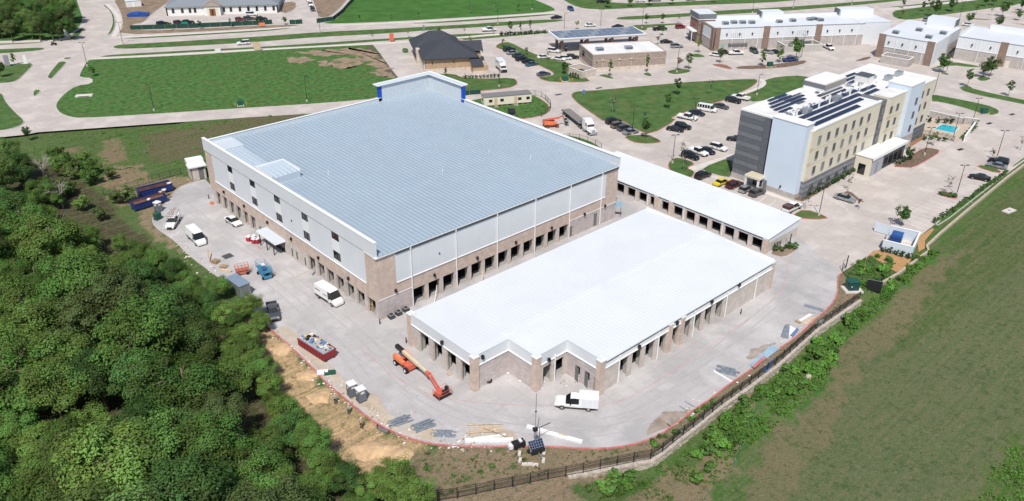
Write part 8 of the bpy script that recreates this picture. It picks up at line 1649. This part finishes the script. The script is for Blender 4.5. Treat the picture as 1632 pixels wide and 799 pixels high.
# red tool chests and cones
rc = mat('red chest paint', (.38, .03, .04), .5)
for u, v, lb in ((397.5, 384, 'red chest with white lid nearest the far bays'), (404, 383.5, 'red chest with white lid in the middle of the group'), (406, 387.5, 'red chest with white lid at the front of the group'), (411.5, 387.5, 'red chest with white lid nearest the entrance canopy')):
    t = thing('tool_chest', lb, 'tool chest', (*xy(u, v), .01), R.uniform(0, .5)); boxpart('case', rc, t, -.5, .5, -.4, .4, .05, .95); boxpart('lid', tl_w, t, -.53, .53, -.43, .43, .95, 1.1); boxpart('skid', black_metal, t, -.45, .45, -.35, .35, 0, .05)
for k, (u, v) in enumerate(((336, 325), (338, 326), (340, 325), (337, 323.5))):
    b = MB(); b.tube([(0, 0, .05), (0, 0, .3)], .3, 9, r1=.22); tag(b.build('barrier_reel', mat('orange plastic', (.62, .17, .07), .6), None, (*xy(u, v), 0)), 'orange coil lying before the far end bay', 'coil', 'orange coils before the far end bay')
plank((408, 392), (417, 397), .12, .05, MATS['orange plastic'], 'orange board lying below the red chests', 'board')
t = thing('drain_grate', 'dark square drain grate in the left yard', 'drain grate', (*xy(363, 408.5), .006), rad(3)); g0 = .95; boxpart('frame', door_grey, t, -g0, g0, -g0, g0, 0, .012)
for k in range(9): boxpart('bar', black_metal, t, -g0+.08+.2*k, -g0+.2+.2*k, -g0+.06, g0-.06, .012, .022)
def drain(u, v, label, w=1.2, d=.5):
    t = thing('storm_drain', label, 'drain', (*xy(u, v), .004), rad(-10)); boxpart('frame', door_grey, t, -w, w, -d, d, 0, .012)
    for k in range(5): boxpart('bar', black_metal, t, -w+.1+.45*k*w/1.2, -w+.42*w+.1+.45*k*w/1.2-.1, -d+.08, d-.08, .012, .02)
for u, v, lb in ((890, 151, 'storm drain in the road by the fuel shop'), (954.5, 140.5, 'small storm drain in the road below the fuel shop'), (1530.5, 223.5 if 0 else 238.5, 'drain patch in the road beside the lamp'), (1576.5, 197, 'storm drain in the road beyond the pool'), (1613, 182.5, 'storm drain at the right edge road'), (324, 49 if 0 else 136.5, 'drain cover') ):
    if lb != 'drain cover': drain(u, v, lb)
# equipment, signs
t = thing('green_boat_cover', 'white and green crate pile below the red roll-off container', 'crate pile', (*xy(519, 596), 0), rad(-30)); boxpart('crate', gm, t, -.2, 1.5, -.5, .3, 0, .4); boxpart('crate_lid', white_metal, t, -1.3, .4, -.3, .8, .1, .3); boxpart('board', white_metal, t, -.1, .4, -.2, .2, .42, .5); boxpart('board', redkerb_m, t, .6, 1.3, .5, .7, 0, .15); t.name = 'crate_pile'
def sign(u, v, w, h, z, m, label, rz, post=True, cat='sign'):
    t = thing('sign_board', label, cat, (*xy(u, v), 0), rz); boxpart('panel', m, t, -w/2, w/2, -.06, .06, z, z+h)
    for x in (-w*.35, w*.35): boxpart('post', steel, t, x-.05, x+.05, .06, .14, 0, z+h*.8)
    return t
sign(410.5, 81.5, 2.4, 3.0, .3, wood2, 'tan timber sign board on the boulevard verge above the vacant lot', rad(-35)); sign(624.5, 67, 1.6, 2.8, .4, orr, 'red banner sign on the verge at the vacant lot corner', rad(-35)); sign(348, 86.5, 2.0, 1.4, .6, tl_w, 'white sign board on the top edge of the vacant lot', rad(-35)); sign(13, 106.5, 1.6, 3.6, .3, mat('grey sign panel', (.25, .25, .28), .6), 'grey monument sign on the left corner island', rad(-35)); sign(42, 103.5, 1.0, 3.0, .3, tl_w, 'slim pale sign at the tip of the left corner island', rad(-35)); sign(106, 59, 1.0, 4.6, .2, tl_w, 'white feather banner at the side road corner', rad(-40)); sign(295, 43.5, 2.4, 1.2, .8, mat('teal sign', (.02, .28, .20), .5), 'bright green sign on the dark screen before the hall', rad(-33)); sign(418, 43.8, 2.4, 1.2, .6, org, 'orange sign at the right end of the long green screen', rad(-33)); sign(930, 153.5, .8, 1.0, 1.0, bs2, 'small blue sign on the lawn corner', rad(-40)); sign(1027.5, 189, .6, .9, .9, gm, 'small sign post on the lawn', rad(-40))
t = thing('tarp_pile', 'blue tarpaulin covered pile beside the site shed at the top', 'tarp pile', (*xy(221, 26), 0), rad(-35)); b = MB(); b.prism([(-4, -2), (4, -2), (4, 2), (-4, 2)], 0, lambda p: 1.2); b.ico((0, 0, 1.1), 2.2, 0, .15, R, 1.5, .8, .45); b.build('tarp', mat('blue tarp', (.02, .07, .28), .5), t); boxpart('pallet_base', wood, t, -4.2, 4.2, -2.2, 2.2, -.02, .1)
t = thing('slab', 'pale concrete slab in the green field at the right edge', 'slab', (*xy(1608, 337, -.4), -.45), rad(-10)); boxpart('slab', walk_m, t, -1.6, 1.6, -.8, .8, 0, .3); boxpart('cover', steel, t, -.3, .3, -.3, .3, .3, .34)
t = thing('boulder', 'pale boulder lying among the lush weeds below the wall', 'boulder', (*xy(1288, 602, -1.2), -1.15)); b = MB(); b.ico((0, 0, .2), .8, 0, .3, R, 1.2, .7, .5); b.build('rock', st_m, t); b = MB(); b.ico((.9, .4, .1), .4, 0, .3, R, 1.2, .8, .5); b.build('rock', st_m, t)
t = thing('inlet_slab', 'pale concrete inlet box in the vacant lot', 'concrete inlet', (*xy(134.5, 154), .1), rad(-28)); boxpart('slab', walk_m, t, -2.4, 2.4, -1.0, 1.0, 0, .35); boxpart('opening', black_metal, t, -1.5, 1.5, -1.01, -1.001, .1, .28)
t = thing('water_tank', 'round white and blue water tank beside the office trailer', 'tank', (*xy(754, 171), .1)); b = MB(); b.tube([(0, 0, 0), (0, 0, 1.2)], .8, 12); b.build('drum', bs2, t); b = MB(); b.tube([(0, 0, 1.2), (0, 0, 1.5)], .82, 12, r1=.5); b.build('lid', tl_w, t)
t = thing('hose_reel', 'black hose coil on the concrete by the stepped block wall', 'hose', (*xy(778.5, 609), .01)); b = MB()
pts = [(.5*math.cos(w*.6), .5*math.sin(w*.6), .05+.02*w) for w in range(24)]; b.tube(pts, .09, 6); b.build('coil', black, t); b = MB(); b.tube([(0, 0, 0), (0, 0, .55)], .2, 8); b.build('drum', black_metal, t)
for k, (u, v, i) in enumerate(((802, 592, 0), (807, 591, 2), (810, 596, 0), (812, 593, 4), (829, 609, 0))):
    b = MB(); b.ico((0, 0, .15), .28, 0, .3, R); tag(b.build('rubble', dm[i], None, (*xy(u, v), 0)), ['white lump in the rubble at the block wall corner', 'black lump in the rubble at the block wall corner', 'white lump in front of the rubble at the block wall corner', 'grey lump in the rubble at the block wall corner', 'white sack on the concrete by the stepped wall'][k], 'rubble')
t = thing('round_drain_cover', 'brown round cover on the concrete by the boom lift', 'cover', (*xy(716, 596.5), .004)); b = MB(); b.tube([(0, 0, 0), (0, 0, .05)], .4, 16); b.build('lid', wood, t); b = MB(); b.tube([(0, 0, .05), (0, 0, .07)], .28, 16); b.build('rim', wood2, t)
t = thing('black_pipe', 'curved black pipe lying on the sand edge near the studs', 'pipe', (*xy(612, 686), .05), 0); b = MB(); pts = [Vector((*xy(u, v), .1))-Vector((*xy(612, 686), 0)) for u, v in ((603, 681), (606, 685), (612, 688), (619, 690))]; b.tube([tuple(q) for q in pts], .25, 8); b.build('pipe', mat('grey pipe', (.16, .15, .16), .6), t); b = MB(); b.tube([tuple(pts[0]), tuple(pts[0]+Vector((-.2, .1, 0)))], .29, 8); b.build('collar', black_metal, t)
t = thing('yard_sign', 'blue grey sign panel on posts at the back corner of the tan building', 'sign', (*xy(984, 346), 0), rad(-50)); boxpart('panel', bs, t, -.9, .9, -.05, .05, 2.2, 3.6)
for x in (-.6, .6): boxpart('post', rust, t, x-.06, x+.06, .05, .15, 0, 3.2)
plank((692, 487), (697, 470), .1, .06, tl_w, 'white board leaning inside the first bay of the right wall', z2=2.0); plank((765, 462), (770, 446), .1, .06, wood2, 'pale board leaning against a pier of the right wall', z2=2.0)
for q in ((397.5, 354), (591.5, 495)):
    t = thing('timber_frame', 'orange timber frame standing in the ' + ('far left bay' if q[0] < 500 else 'bay nearest the building corner'), 'timber frame', (.55, onx(*q, .55).y, .02)); tm = mat('orange timber', (.55, .33, .12), .8, vary=.15)
    for y in (-.6, .55): boxpart('upright', tm, t, 0, .08, y, y+.08, 0, 2.3)
    for z in (.5, 1.3, 2.22): boxpart('rail', tm, t, 0, .08, -.52, .55, z, z+.1)
